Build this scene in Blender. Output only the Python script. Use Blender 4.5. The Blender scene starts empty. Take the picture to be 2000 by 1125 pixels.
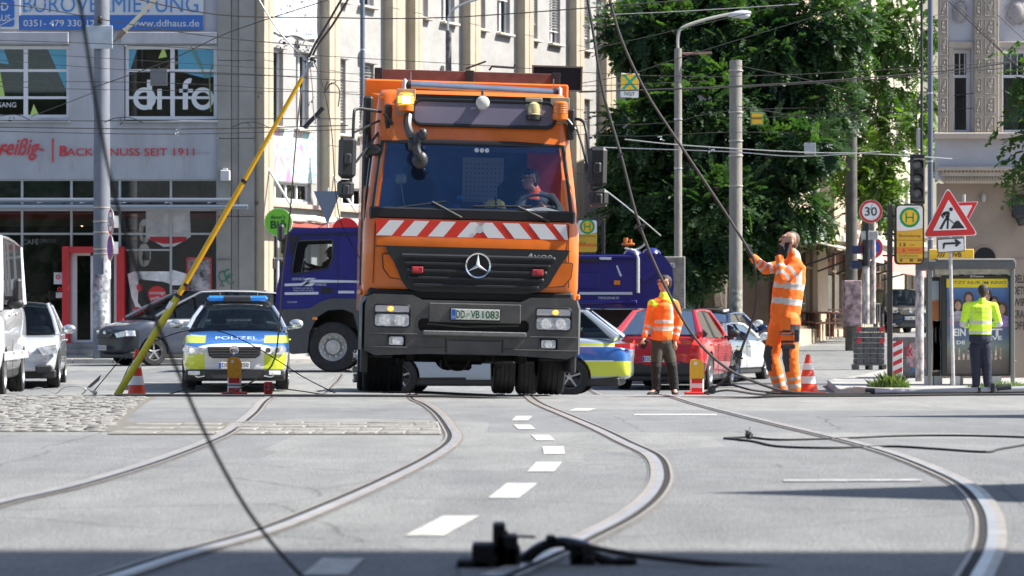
import bpy,bmesh,math,random
import numpy as np
from mathutils import Vector,Matrix,noise
random.seed(7);RNG=np.random.default_rng(7)
R=math.radians
scene=bpy.context.scene
COL=scene.collection
# ------------------------------------------------------------------ camera
F=4800.0;H0=650.0;CH=0.73
cam_d=bpy.data.cameras.new('camera');cam=bpy.data.objects.new('camera',cam_d);COL.objects.link(cam)
cam.location=(0,0,CH);cam.rotation_euler=(R(90),0,0)
cam_d.sensor_width=36;cam_d.lens=36*F/2000;cam_d.shift_y=(H0-562.5)/2000
cam_d.clip_start=0.1;cam_d.clip_end=2000
cam_d.dof.use_dof=True;cam_d.dof.focus_distance=29;cam_d.dof.aperture_fstop=4.5
scene.camera=cam
# ------------------------------------------------------------------ light
SUN_EL,SUN_AZ=46.0,91.0  # azimuth clockwise from +Y
world=bpy.data.worlds.new('World');scene.world=world;world.use_nodes=True
wn=world.node_tree;bgn=wn.nodes['Background']
sky=wn.nodes.new('ShaderNodeTexSky');sky.sky_type='NISHITA';sky.sun_disc=False
sky.sun_elevation=R(SUN_EL);sky.sun_rotation=R(SUN_AZ);sky.altitude=100;sky.dust_density=1.2
wn.links.new(sky.outputs['Color'],bgn.inputs['Color']);bgn.inputs['Strength'].default_value=0.095
sun_d=bpy.data.lights.new('sun','SUN');sun_d.energy=5.0;sun_d.angle=R(0.5);sun_d.color=(1,0.95,0.87)
sun=bpy.data.objects.new('sun',sun_d);COL.objects.link(sun)
SUNV=Vector((math.sin(R(SUN_AZ))*math.cos(R(SUN_EL)),math.cos(R(SUN_AZ))*math.cos(R(SUN_EL)),math.sin(R(SUN_EL))))
sun.rotation_euler=SUNV.to_track_quat('Z','Y').to_euler()
vs=scene.view_settings;vs.view_transform='Standard';vs.look='None';vs.gamma=1;vs.exposure=1.22
vs.use_curve_mapping=False
# ------------------------------------------------------------------ helpers
def P(px,py,Y):return Vector(((px-1000)/F*Y,Y,CH+(H0-py)/F*Y))
def X(px,Y):return(px-1000)/F*Y
def Z(py,Y):return CH+(H0-py)/F*Y
def G(px,py):  # pixel on the near road plane
    Y=F*CH/(py-H0);return(X(px,Y),Y)
def lerp_tab(t,y):
    if y<=t[0][0]:return t[0][1]
    for(a,b),(c,d)in zip(t,t[1:]):
        if y<=c:
            u=(y-a)/(c-a);u=u*u*(3-2*u);return b+(d-b)*u
    return t[-1][1]
TL=[(28.3,0),(36,-.2),(41.7,-.29),(46,-.22),(51,-.09),(60,-.045),(70,0),(400,0)]
TR=[(28.3,0),(36,-.21),(44,-.385),(52,-.36),(60,-.17),(72,.25),(80,.6),(90,.72),(120,1.3),(400,5)]
def gz(x,y):
    u=min(1,max(0,(x/max(y,1)*F/1000+.35)/.45));u=u*u*(3-2*u)
    return lerp_tab(TL,y)*(1-u)+lerp_tab(TR,y)*u
_mats={}
def mat(name,col,rough=.6,metal=0.0,var=0.0,scale=3.0,bump=0.0,bscale=40.0,coat=0.0,emit=None,es=1.0,col2=None,trans=0.0,alpha=None,spec=.5,detail=4,stretch=None,aniso=0):
    if name in _mats:return _mats[name]
    m=bpy.data.materials.new(name);m.use_nodes=True;_mats[name]=m
    nt=m.node_tree;b=nt.nodes['Principled BSDF'];L=nt.links
    b.inputs['Base Color'].default_value=(*col,1);b.inputs['Roughness'].default_value=rough
    b.inputs['Metallic'].default_value=metal;b.inputs['Coat Weight'].default_value=coat
    b.inputs['Specular IOR Level'].default_value=spec
    if trans:b.inputs['Transmission Weight'].default_value=trans
    if alpha is not None:b.inputs['Alpha'].default_value=alpha
    if emit:b.inputs['Emission Color'].default_value=(*emit,1);b.inputs['Emission Strength'].default_value=es
    if var or bump or col2:
        tc=nt.nodes.new('ShaderNodeTexCoord');src=tc.outputs['Object']
        if stretch:
            mp=nt.nodes.new('ShaderNodeMapping');mp.inputs['Scale'].default_value=stretch
            L.new(src,mp.inputs['Vector']);src=mp.outputs['Vector']
    if var or col2:
        n=nt.nodes.new('ShaderNodeTexNoise');n.inputs['Scale'].default_value=scale;n.inputs['Detail'].default_value=detail
        n.inputs['Roughness'].default_value=.65
        L.new(src,n.inputs['Vector'])
        cr=nt.nodes.new('ShaderNodeValToRGB')
        a=tuple(max(0,c*(1-var))for c in col);bb=tuple(min(1,c*(1+var))for c in(col2 or col))
        cr.color_ramp.elements[0].position=.32;cr.color_ramp.elements[1].position=.68
        cr.color_ramp.elements[0].color=(*a,1);cr.color_ramp.elements[1].color=(*bb,1)
        L.new(n.outputs['Fac'],cr.inputs['Fac']);L.new(cr.outputs['Color'],b.inputs['Base Color'])
    if bump:
        n2=nt.nodes.new('ShaderNodeTexNoise');n2.inputs['Scale'].default_value=bscale;n2.inputs['Detail'].default_value=3
        L.new(src,n2.inputs['Vector'])
        bp=nt.nodes.new('ShaderNodeBump');bp.inputs['Strength'].default_value=bump;bp.inputs['Distance'].default_value=.02
        L.new(n2.outputs['Fac'],bp.inputs['Height']);L.new(bp.outputs['Normal'],b.inputs['Normal'])
    return m
def glass_mat(name,tint=(.55,.62,.65),refl=1.0,see=.75,rough=.02,gc=(1,1,1)):
    """thin pane: see-through part + mirror reflection by Fresnel"""
    if name in _mats:return _mats[name]
    m=bpy.data.materials.new(name);m.use_nodes=True;_mats[name]=m
    nt=m.node_tree;nt.nodes.clear();N=nt.nodes.new;L=nt.links.new
    o=N('ShaderNodeOutputMaterial');t=N('ShaderNodeBsdfTransparent');t.inputs['Color'].default_value=(*[c*see for c in tint],1)
    g=N('ShaderNodeBsdfGlossy');g.inputs['Roughness'].default_value=rough;g.inputs['Color'].default_value=(*gc,1)
    fr=N('ShaderNodeFresnel');fr.inputs['IOR'].default_value=1.5
    mu=N('ShaderNodeMath');mu.operation='MULTIPLY';mu.inputs[1].default_value=refl;mu.use_clamp=True
    mx=N('ShaderNodeMixShader');L(fr.outputs[0],mu.inputs[0]);L(mu.outputs[0],mx.inputs[0])
    L(t.outputs[0],mx.inputs[1]);L(g.outputs[0],mx.inputs[2]);L(mx.outputs[0],o.inputs['Surface'])
    return m
class MB:
    def __init__(s):s.v=[];s.f=[];s.mi=[];s.m=0
    def add(s,vs_,fs,M=None):
        o=len(s.v)
        s.v.extend([tuple(M @ Vector(v))for v in vs_]if M is not None else[tuple(v)for v in vs_])
        s.f.extend([tuple(i+o for i in f)for f in fs]);s.mi.extend([s.m]*len(fs));return s
    def box(s,c,d,b=0.0,M=None):
        hx,hy,hz=d[0]/2,d[1]/2,d[2]/2;cx,cy,cz=c
        if b<=0:
            v=[(cx+i*hx,cy+j*hy,cz+k*hz)for i in(-1,1)for j in(-1,1)for k in(-1,1)]
            return s.add(v,[(0,1,3,2),(4,6,7,5),(0,4,5,1),(2,3,7,6),(0,2,6,4),(1,5,7,3)],M)
        b=min(b,hx*.99,hy*.99,hz*.99);v=[];idx={}
        for i in(-1,1):
            for j in(-1,1):
                for k in(-1,1):
                    idx[i,j,k]=len(v)
                    v+=[(cx+i*hx,cy+j*(hy-b),cz+k*(hz-b)),(cx+i*(hx-b),cy+j*hy,cz+k*(hz-b)),(cx+i*(hx-b),cy+j*(hy-b),cz+k*hz)]
        f=[]
        for i in(-1,1):f.append(tuple(idx[i,j,k]for j,k in((-1,-1),(1,-1),(1,1),(-1,1))))
        for j in(-1,1):f.append(tuple(idx[i,j,k]+1 for i,k in((-1,-1),(1,-1),(1,1),(-1,1))))
        for k in(-1,1):f.append(tuple(idx[i,j,k]+2 for i,j in((-1,-1),(1,-1),(1,1),(-1,1))))
        for i in(-1,1):
            for j in(-1,1):f.append((idx[i,j,-1],idx[i,j,1],idx[i,j,1]+1,idx[i,j,-1]+1))
            for k in(-1,1):f.append((idx[i,-1,k],idx[i,1,k],idx[i,1,k]+2,idx[i,-1,k]+2))
        for j in(-1,1):
            for k in(-1,1):f.append((idx[-1,j,k]+1,idx[1,j,k]+1,idx[1,j,k]+2,idx[-1,j,k]+2))
        for q in idx.values():f.append((q,q+1,q+2))
        return s.add(v,f,M)
    def cyl(s,a,b,r0,r1=None,n=12,cap=True,M=None):
        a=Vector(a);b=Vector(b);r1=r0 if r1 is None else r1
        d=(b-a).normalized();u=d.orthogonal().normalized();w=d.cross(u)
        v=[]
        for i in range(n):
            t=2*math.pi*i/n;e=u*math.cos(t)+w*math.sin(t);v+=[a+e*r0,b+e*r1]
        f=[(2*i,2*((i+1)% n),2*((i+1)% n)+1,2*i+1)for i in range(n)]
        if cap:f+=[tuple(2*i for i in range(n)),tuple(2*i+1 for i in range(n))]
        return s.add(v,f,M)
    def tube(s,pts,r,n=6,cap=True,M=None):
        pts=[Vector(p)for p in pts];v=[];f=[];up=None
        rs=r if isinstance(r,(list,tuple))else[r]*len(pts)
        for i,p in enumerate(pts):
            d=(pts[min(i+1,len(pts)-1)]-pts[max(i-1,0)]).normalized()
            if up is None:up=d.orthogonal().normalized()
            up=(up-d*up.dot(d)).normalized();w=d.cross(up)
            v+=[p+(up*math.cos(2*math.pi*k/n)+w*math.sin(2*math.pi*k/n))*rs[i]for k in range(n)]
        for i in range(len(pts)-1):
            f+=[(i*n+k,i*n+(k+1)% n,(i+1)*n+(k+1)% n,(i+1)*n+k)for k in range(n)]
        if cap:f+=[tuple(range(n)),tuple(range(len(v)-n,len(v)))]
        return s.add(v,f,M)
    def lathe(s,prof,c=(0,0,0),axis='Z',n=24,M=None,cap=True):
        if prof[0]==prof[-1]:cap=False
        v=[];f=[];k=len(prof)
        for i in range(n):
            t=2*math.pi*i/n;ca,sa=math.cos(t),math.sin(t)
            for r,z in prof:
                p={'Z':(r*ca,r*sa,z),'X':(z,r*ca,r*sa),'Y':(r*ca,z,r*sa)}[axis]
                v.append((p[0]+c[0],p[1]+c[1],p[2]+c[2]))
        for i in range(n):
            j=(i+1)% n
            f+=[(i*k+q,j*k+q,j*k+q+1,i*k+q+1)for q in range(k-1)]
        if cap and prof[0][0]>1e-6:f.append(tuple(i*k for i in range(n)))
        if cap and prof[-1][0]>1e-6:f.append(tuple(i*k+k-1 for i in range(n)))
        return s.add(v,f,M)
    def prism(s,poly,d0,d1,plane='xz',M=None):
        n=len(poly)
        def q(a,b,d):return{'xz':(a,d,b),'yz':(d,a,b),'xy':(a,b,d)}[plane]
        v=[q(a,b,d0)for a,b in poly]+[q(a,b,d1)for a,b in poly]
        f=[tuple(range(n)),tuple(range(n,2*n))]+[(i,(i+1)% n,n+(i+1)% n,n+i)for i in range(n)]
        return s.add(v,f,M)
    def sphere(s,c,r,nu=12,nv=8,M=None):
        r=r if isinstance(r,(tuple,list))else(r,r,r);v=[(c[0],c[1],c[2]-r[2])];f=[]
        for j in range(1,nv):
            t=math.pi*j/nv
            for i in range(nu):
                p=2*math.pi*i/nu
                v.append((c[0]+r[0]*math.sin(t)*math.cos(p),c[1]+r[1]*math.sin(t)*math.sin(p),c[2]-r[2]*math.cos(t)))
        v.append((c[0],c[1],c[2]+r[2]));last=len(v)-1
        for i in range(nu):
            f.append((0,1+i,1+(i+1)% nu));f.append((last,last-nu+i,last-nu+(i+1)% nu))
            for j in range(nv-2):a=1+j*nu;f.append((a+i,a+(i+1)% nu,a+nu+(i+1)% nu,a+nu+i))
        return s.add(v,f,M)
    def loft(s,rings,close=True,cap=True,M=None):
        n=len(rings[0]);v=[p for r in rings for p in r];f=[]
        for i in range(len(rings)-1):
            for k in range(n if close else n-1):f.append((i*n+k,i*n+(k+1)% n,(i+1)*n+(k+1)% n,(i+1)*n+k))
        if cap:f+=[tuple(range(n)),tuple(range(len(v)-n,len(v)))]
        return s.add(v,f,M)
    def quad(s,*p):return s.add(p,[tuple(range(len(p)))])
    def build(s,name,mats,parent=None,smooth=35,loc=None,rz=0,recalc=True,kind=None,label=None):
        me=bpy.data.meshes.new(name);me.from_pydata(s.v,[],s.f)
        for m in(mats if isinstance(mats,(list,tuple))else[mats]):me.materials.append(m)
        if s.m or any(s.mi):me.polygons.foreach_set('material_index',s.mi)
        if recalc:
            bm=bmesh.new();bm.from_mesh(me);bmesh.ops.recalc_face_normals(bm,faces=bm.faces);bm.to_mesh(me);bm.free()
        if smooth:
            me.shade_smooth();me.set_sharp_from_angle(angle=R(smooth))
        me.update();o=bpy.data.objects.new(name,me);COL.objects.link(o)
        if parent:o.parent=parent
        if loc is not None:o.location=loc
        if rz:o.rotation_euler.z=rz
        if kind:o['kind']=kind
        if label:o['label']=label
        return o
def thing(name,label,cat,loc=(0,0,0),rz=0,group=None):
    o=bpy.data.objects.new(name,None);COL.objects.link(o);o.location=loc;o.rotation_euler.z=rz
    o.empty_display_size=.2;return tag(o,label,cat,group)
def tag(o,label,cat,group=None):
    o['label']=label;o['category']=cat
    if group:o['group']=group
    return o
def struct(o):o['kind']='structure';return o
def copy_tree(o,parent=None,loc=None,rz=None,label=None):
    c=o.copy();COL.objects.link(c)
    if parent:c.parent=parent
    if loc is not None:c.location=loc
    if rz is not None:c.rotation_euler.z=rz
    if label:c['label']=label
    for ch in list(o.children):copy_tree(ch,c)
    return c
def text(s,parent,m,x0,x1,z,h=None,y=0,name='lettering',rz=0,sp=1.0,bold=0.0,facing='-y',shear=0.0,th=.002,loc=None):
    """flat print: fits the string between x0 and x1, centred at height z with height h"""
    cu=bpy.data.curves.new(name,'FONT');cu.body=s;cu.size=1;cu.offset=bold;cu.shear=shear;cu.space_character=sp
    cu.resolution_u=3
    ob=bpy.data.objects.new(name,cu);me=bpy.data.meshes.new_from_object(ob)
    bpy.data.objects.remove(ob)
    n=len(me.vertices);co=np.empty(n*3);me.vertices.foreach_get('co',co);co=co.reshape(-1,3)
    mn=co.min(0);mx=co.max(0);sx=(x1-x0)/max(mx[0]-mn[0],1e-6);sz=(h/(mx[1]-mn[1]))if h else sx
    out=np.zeros_like(co);out[:,0]=x0+(co[:,0]-mn[0])*sx;out[:,2]=z+(co[:,1]-(mn[1]+mx[1])/2)*sz;out[:,1]=y
    me.vertices.foreach_set('co',out.ravel());me.materials.clear();me.materials.append(m);me.update();me.name=name
    o=bpy.data.objects.new(name,me);COL.objects.link(o)
    if parent:o.parent=parent
    if rz:o.rotation_euler.z=rz
    if loc is not None:o.location=loc
    return o
def disc(mb,c,r0,r1,n=28,y=0,a0=0,a1=360):
    """flat ring/disc facing -y in the xz plane"""
    pts=[]
    full=abs(a1-a0-360)<1e-6
    for i in range(n+(0 if full else 1)):
        t=R(a0+(a1-a0)*i/n);pts.append((math.cos(t),math.sin(t)))
    if r0<=0:
        mb.add([(c[0]+r1*a,y,c[1]+r1*b)for a,b in pts],[tuple(range(len(pts)))])
    else:
        v=[(c[0]+r*a,y,c[1]+r*b)for a,b in pts for r in(r0,r1)];k=len(pts)
        mb.add(v,[(2*i,2*((i+1)% k),2*((i+1)% k)+1,2*i+1)for i in range(k if full else k-1)])
def rrect(w,h,r,n=4,cx=0,cz=0):
    out=[]
    for sx,sz,a in((1,1,0),(-1,1,90),(-1,-1,180),(1,-1,270)):
        for i in range(n+1):
            t=R(a+90*i/n);out.append((cx+sx*(w/2-r)+r*math.cos(t),cz+sz*(h/2-r)+r*math.sin(t)))
    return out
def crom(pts,per=6):
    P_=[Vector(p)for p in pts];out=[]
    for i in range(len(P_)-1):
        a,b,c,d=P_[max(i-1,0)],P_[i],P_[i+1],P_[min(i+2,len(P_)-1)]
        for k in range(per):
            t=k/per;out.append(.5*((2*b)+(c-a)*t+(2*a-5*b+4*c-d)*t*t+(3*b-a-3*c+d)*t**3))
    out.append(P_[-1]);return out
# ------------------------------------------------------------------ materials
def asphalt():
    m=bpy.data.materials.new('asphalt');m.use_nodes=True;nt=m.node_tree;N=nt.nodes.new;L=nt.links.new
    b=nt.nodes['Principled BSDF'];tc=N('ShaderNodeTexCoord')
    def noise_(scale,det,rough=.6,stretch=None):
        n=N('ShaderNodeTexNoise');n.inputs['Scale'].default_value=scale;n.inputs['Detail'].default_value=det;n.inputs['Roughness'].default_value=rough
        if stretch:
            mp=N('ShaderNodeMapping');mp.inputs['Scale'].default_value=stretch;L(tc.outputs['Object'],mp.inputs['Vector']);L(mp.outputs[0],n.inputs['Vector'])
        else:L(tc.outputs['Object'],n.inputs['Vector'])
        return n
    def ramp(src,p0,c0,p1,c1):
        r=N('ShaderNodeValToRGB');r.color_ramp.elements[0].position=p0;r.color_ramp.elements[1].position=p1
        r.color_ramp.elements[0].color=(*c0,1);r.color_ramp.elements[1].color=(*c1,1);L(src,r.inputs[0]);return r
    big=ramp(noise_(.35,6,.7).outputs[0],.3,(.192,.197,.200),.7,(.258,.260,.258))
    mid=ramp(noise_(2.3,5,.7,(1,.35,1)).outputs[0],.3,(.8,.8,.8),.72,(1.12,1.12,1.12))
    fine=ramp(noise_(160,2).outputs[0],.35,(.5,.5,.5),.68,(1.5,1.5,1.5))
    grit=ramp(noise_(38,3,.8).outputs[0],.36,(.74,.74,.75),.66,(1.22,1.22,1.2))
    spots=ramp(noise_(1.1,3,.6).outputs[0],.66,(1,1,1),.74,(.82,.82,.83))
    vo=N('ShaderNodeTexVoronoi');vo.feature='DISTANCE_TO_EDGE';vo.inputs['Scale'].default_value=.42;wp=N('ShaderNodeMixRGB');wp.inputs[0].default_value=.12
    L(tc.outputs['Object'],wp.inputs[1]);L(noise_(1.5,5).outputs['Color'],wp.inputs[2]);L(wp.outputs[0],vo.inputs['Vector'])
    crack=ramp(vo.outputs['Distance'],.0012,(.55,.55,.55),.004,(1,1,1))
    vp=N('ShaderNodeTexVoronoi');vp.inputs['Scale'].default_value=.21;vp.distance='CHEBYCHEV';L(tc.outputs['Object'],vp.inputs['Vector'])
    patch=ramp(vp.outputs['Color'],.3,(.84,.85,.87),.7,(1.07,1.07,1.05))
    cur=big.outputs[0]
    for o_ in(mid,fine,grit,spots,crack,patch):
        mx=N('ShaderNodeMix');mx.data_type='RGBA';mx.blend_type='MULTIPLY';mx.inputs[0].default_value=1
        L(cur,mx.inputs[6]);L(o_.outputs[0],mx.inputs[7]);cur=mx.outputs[2]
    L(cur,b.inputs['Base Color']);b.inputs['Roughness'].default_value=.82;b.inputs['Specular IOR Level'].default_value=.3
    v=N('ShaderNodeTexVoronoi');v.inputs['Scale'].default_value=90;L(tc.outputs['Object'],v.inputs['Vector'])
    bp=N('ShaderNodeBump');bp.inputs['Strength'].default_value=.55;bp.inputs['Distance'].default_value=.012
    L(v.outputs['Distance'],bp.inputs['Height']);L(bp.outputs[0],b.inputs['Normal']);_mats['asphalt']=m;return m
ASPH=asphalt()
PAINT=mat('road_paint',(.41,.405,.385),.75,var=.28,scale=14,bump=.4,bscale=120,detail=8)
STEEL=mat('rail_steel',(.66,.64,.62),.34,.75,var=.12,scale=3)
RUST=mat('rail_rust',(.33,.30,.265),.5,.4,var=.25,scale=20)
GROOVE=mat('groove_dark',(.016,.014,.013),.9,var=.3,scale=30)  # near-black strip for the groove floor
SEAL=mat('joint_seal',(.15,.147,.142),.7,var=.3,scale=14)
STONE=mat('granite_sett',(.20,.195,.183),.75,var=.45,scale=4,bump=.5,bscale=40)
STONEJ=mat('sett_joint',(.13,.12,.105),.95,var=.3,scale=20)
KERB=mat('kerb_granite',(.34,.33,.31),.75,var=.15,scale=8,bump=.3,bscale=60)
PAVE=mat('pavement_slab',(.30,.295,.28),.85,var=.15,scale=3,bump=.25,bscale=30)
BLACKRUB=mat('black_rubber',(.018,.018,.019),.75,var=.3,scale=9,bump=.2)
CONC=mat('mast_concrete',(.235,.22,.19),.85,var=.2,scale=3,bump=.4,bscale=30,stretch=(1,1,.25))
CONCB=mat('shaded_mast',(.155,.17,.205),.75,var=.15,scale=2.5,bump=.3,bscale=40)  # concrete colour darkened and blued to stand in for shade on the mast
WIRE=mat('wire_dark',(.035,.033,.032),.55)
WIREL=mat('wire_zinc',(.45,.45,.44),.45,.6)
GALV=mat('galvanised_steel',(.52,.54,.56),.42,.75,var=.15,scale=12)
DARKM=mat('dark_metal',(.03,.032,.036),.45,.3,var=.2,scale=10)
WHITEP=mat('white_paint',(.78,.78,.77),.5,var=.06,scale=6)
REDP=mat('sign_red',(.62,.03,.03),.45)
BLACKP=mat('sign_black',(.02,.02,.022),.5)
BLUEP=mat('sign_blue',(.02,.09,.5),.45)
YELP=mat('stop_yellow',(.85,.52,.03),.45)
GREENP=mat('stop_green',(.0,.30,.10),.45)
ORANGEP=mat('lettering_orange',(.9,.25,.04),.5)
# ------------------------------------------------------------------ ground
def ground():
    xs=sorted(set(list(np.arange(-14,14.01,.7))+[-300,-150,-80,-50,-35,-25,-18,18,25,35,50,80,150,300]))
    ys=sorted(set(list(np.arange(-4,26,2.0))+list(np.arange(26,30,.25))+list(np.arange(30,70,.8))+list(np.arange(70,160,5.0))+[-300,-100,-40,-15,200,260,400,700]))
    mb=MB();n=len(xs)
    v=[(x,y,gz(x,y))for y in ys for x in xs]
    f=[(j*n+i,j*n+i+1,(j+1)*n+i+1,(j+1)*n+i)for j in range(len(ys)-1)for i in range(n-1)]
    mb.add(v,f);struct(mb.build('road',ASPH,smooth=60))
ground()
def strip(mb,path,o0,o1,z,zf=gz):
    """ribbon along path between lateral offsets o0..o1 at height z above ground"""
    v=[];f=[]
    for i,p in enumerate(path):
        d=(path[min(i+1,len(path)-1)]-path[max(i-1,0)]).to_2d().normalized();nrm=Vector((d.y,-d.x))
        for o in(o0,o1):
            q=p.to_2d()+nrm*o;v.append((q.x,q.y,zf(q.x,q.y)+z))
    for i in range(len(path)-1):f.append((2*i,2*i+1,2*i+3,2*i+2))
    mb.add(v,f)
def sheet_on_ground(mb,a,b,n,z):
    """two edges a (p,q), b (p,q) as ribbon with n segments"""
    for i in range(n):
        u0,u1=i/n,(i+1)/n
        q=[]
        for e,u in((a,u0),(b,u0),(b,u1),(a,u1)):
            x=e[0][0]+(e[1][0]-e[0][0])*u;y=e[0][1]+(e[1][1]-e[0][1])*u;q.append((x,y,gz(x,y)+z))
        mb.quad(*q)
RP=[
 [(-260,1060),(-120,1020),(0,983),(150,948),(300,902),(400,864),(445,842),(490,808),(517,780)],
 [(130,1160),(245,1125),(360,1087),(525,1040),(650,990),(760,940),(850,893),(890,860),(882,835),(860,808),(835,790),(812,779)],
 [(960,1130),(1050,1092),(1140,1050),(1220,1008),(1270,965),(1285,928),(1270,892),(1215,864),(1165,839),(1100,811),(1047,788)],
 [(1890,1175),(1918,1125),(1940,1080),(1945,1040),(1935,998),(1900,955),(1840,923),(1750,888),(1650,860),(1540,834),(1450,812),(1365,790)]]
SIDES=[1,-1,1,-1]
RAILPATHS=[]
for k,pts in enumerate(RP):
    g=[Vector((*G(*p),0))for p in pts]
    d=(g[-1]-g[-2]).normalized();d=(d+Vector((0,1,0))*1.2).normalized();last=g[-1]
    g+=[last+d*4,last+d*9,last+d*18,last+d*34]
    path=crom(g,7);RAILPATHS.append(path);s=SIDES[k]
    root=thing('tram_rail',['leftmost grooved tram rail, sweeping out of the left edge of the photo','grooved tram rail bulging right beside the row of setts, left of the dashed line',
        'grooved tram rail right of the dashed line, passing under the broken overhead gear','rightmost grooved tram rail, curving down the right side of the road'][k],'tram rail',group='tram rails')
    mb=MB();strip(mb,path,*sorted((-.052*s,.092*s)),.003);mb.build('joint_seal',SEAL,root,smooth=0,recalc=False)
    e=lambda a,b_:(min(a*s,b_*s),max(a*s,b_*s))
    mb=MB();strip(mb,path,*e(-.038,-.006),.009);mb.build('rail_crown',mat('crown_tan',(.40,.36,.315),.42,.45,var=.2,scale=6),root,smooth=0,recalc=False)
    mb=MB();strip(mb,path,*e(-.006,.030),.009)
    mb.build('rail_head',STEEL,root,smooth=0,recalc=False)
    mb=MB();strip(mb,path,*e(.030,.062),.0045);mb.build('rail_groove',GROOVE,root,smooth=0,recalc=False)
    mb=MB();strip(mb,path,*e(.062,.078),.009);mb.build('rail_lip',RUST,root,smooth=0,recalc=False)
# lane dashes
dash=[[(790,1048),(866,1048),(937,1009),(866,1009)],[(953,974),(1013,974),(1050,945),(990,945)],[(1030,922),(1082,922),(1098,903),(1048,903)],
        [(1062,888),(1104,888),(1101,873),(1059,873)],[(1048,861),(1084,861),(1073,850),(1037,850)],[(1012,839),(1046,839),(1036,830),(1002,830)],
        [(1000,822),(1031,822),(1040,813),(1008,813)],[(590,1125),(680,1125),(712,1092),(630,1092)],[(1110,803),(1150,803),(1165,798),(1125,798)],
        [(1238,812),(1240,809),(1400,809),(1400,812)]]
for i,q in enumerate(dash):
    mb=MB();pts=[G(*p)for p in q];mb.quad(*[(x,y,gz(x,y)+.004)for x,y in pts])
    o=mb.build('road_dash' if i<9 else 'road_line',PAINT,smooth=0);struct(o)
mb=MB();pts=[G(*p)for p in[(1530,942),(1800,941),(1800,937.5),(1530,938)]];mb.quad(*[(x,y,.005)for x,y in pts])
struct(mb.build('road_line',mat('thin_worn_paint',(.30,.30,.31),.7,var=.45,scale=12),smooth=0))
# long setts between the rails of the left track
def sett_rows():
    root=bpy.data.objects.new('sett_rows',None);COL.objects.link(root);struct(root)
    me_c={}
    for r,(ya,yb)in enumerate(((848.5,843),(841.5,837.5),(836,833),(831.5,829.5),(828,826))):
        Y0=F*CH/(ya-H0);Y1=F*CH/(yb-H0);x=X(455,Y0)if r<5 else 0;xe=X(862-r*1,Y0)
        base=MB();base.box(((x+xe)/2,(Y0+Y1)/2,.002),(xe-x+.06,abs(Y1-Y0)+.3,.006))if r==9 else None
        while x<xe:
            w=random.uniform(.28,.62)if r>1 else random.uniform(.16,.34);w=min(w,xe-x)
            mb=MB();mb.box((0,0,0),(w-.02,(Y1-Y0)*.86,.03),.008)
            o=mb.build('sett',STONE,root,smooth=0,loc=(x+w/2,(Y0+Y1)/2,random.uniform(-.004,.001)+.0));x+=w
            o.rotation_euler.z=random.uniform(-.01,.01)
    for r,(ya,yb)in enumerate(((848,843),(839,835),(831,828))):
        Y0=F*CH/(ya-H0);Y1=F*CH/(yb-H0);x=X(205,Y0)+r*.1;xe=X(430-(0 if r else 8),Y0)
        while x<xe:
            w=min(random.uniform(.35,.8),xe-x)
            mb=MB();mb.box((0,0,0),(w-.02,(Y1-Y0)*.86,.03),.008)
            mb.build('sett',STONE,root,smooth=0,loc=(x+w/2,(Y0+Y1)/2,random.uniform(-.006,-.002)));x+=w
    mb=MB();Y0,Y1=F*CH/(849.5-H0),F*CH/(825-H0)
    mb.quad((X(452,Y0),Y0,.005),(X(862,Y0),Y0,.005),(X(852,Y1),Y1,.005),(X(478,Y1),Y1,.005))
    mb.quad((X(212,Y0),Y0,.006),(X(430,Y0),Y0,.006),(X(450,Y1),Y1,.006),(X(228,Y1),Y1,.006))
    struct(mb.build('sett_bedding',STONEJ,smooth=0))
sett_rows()
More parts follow.
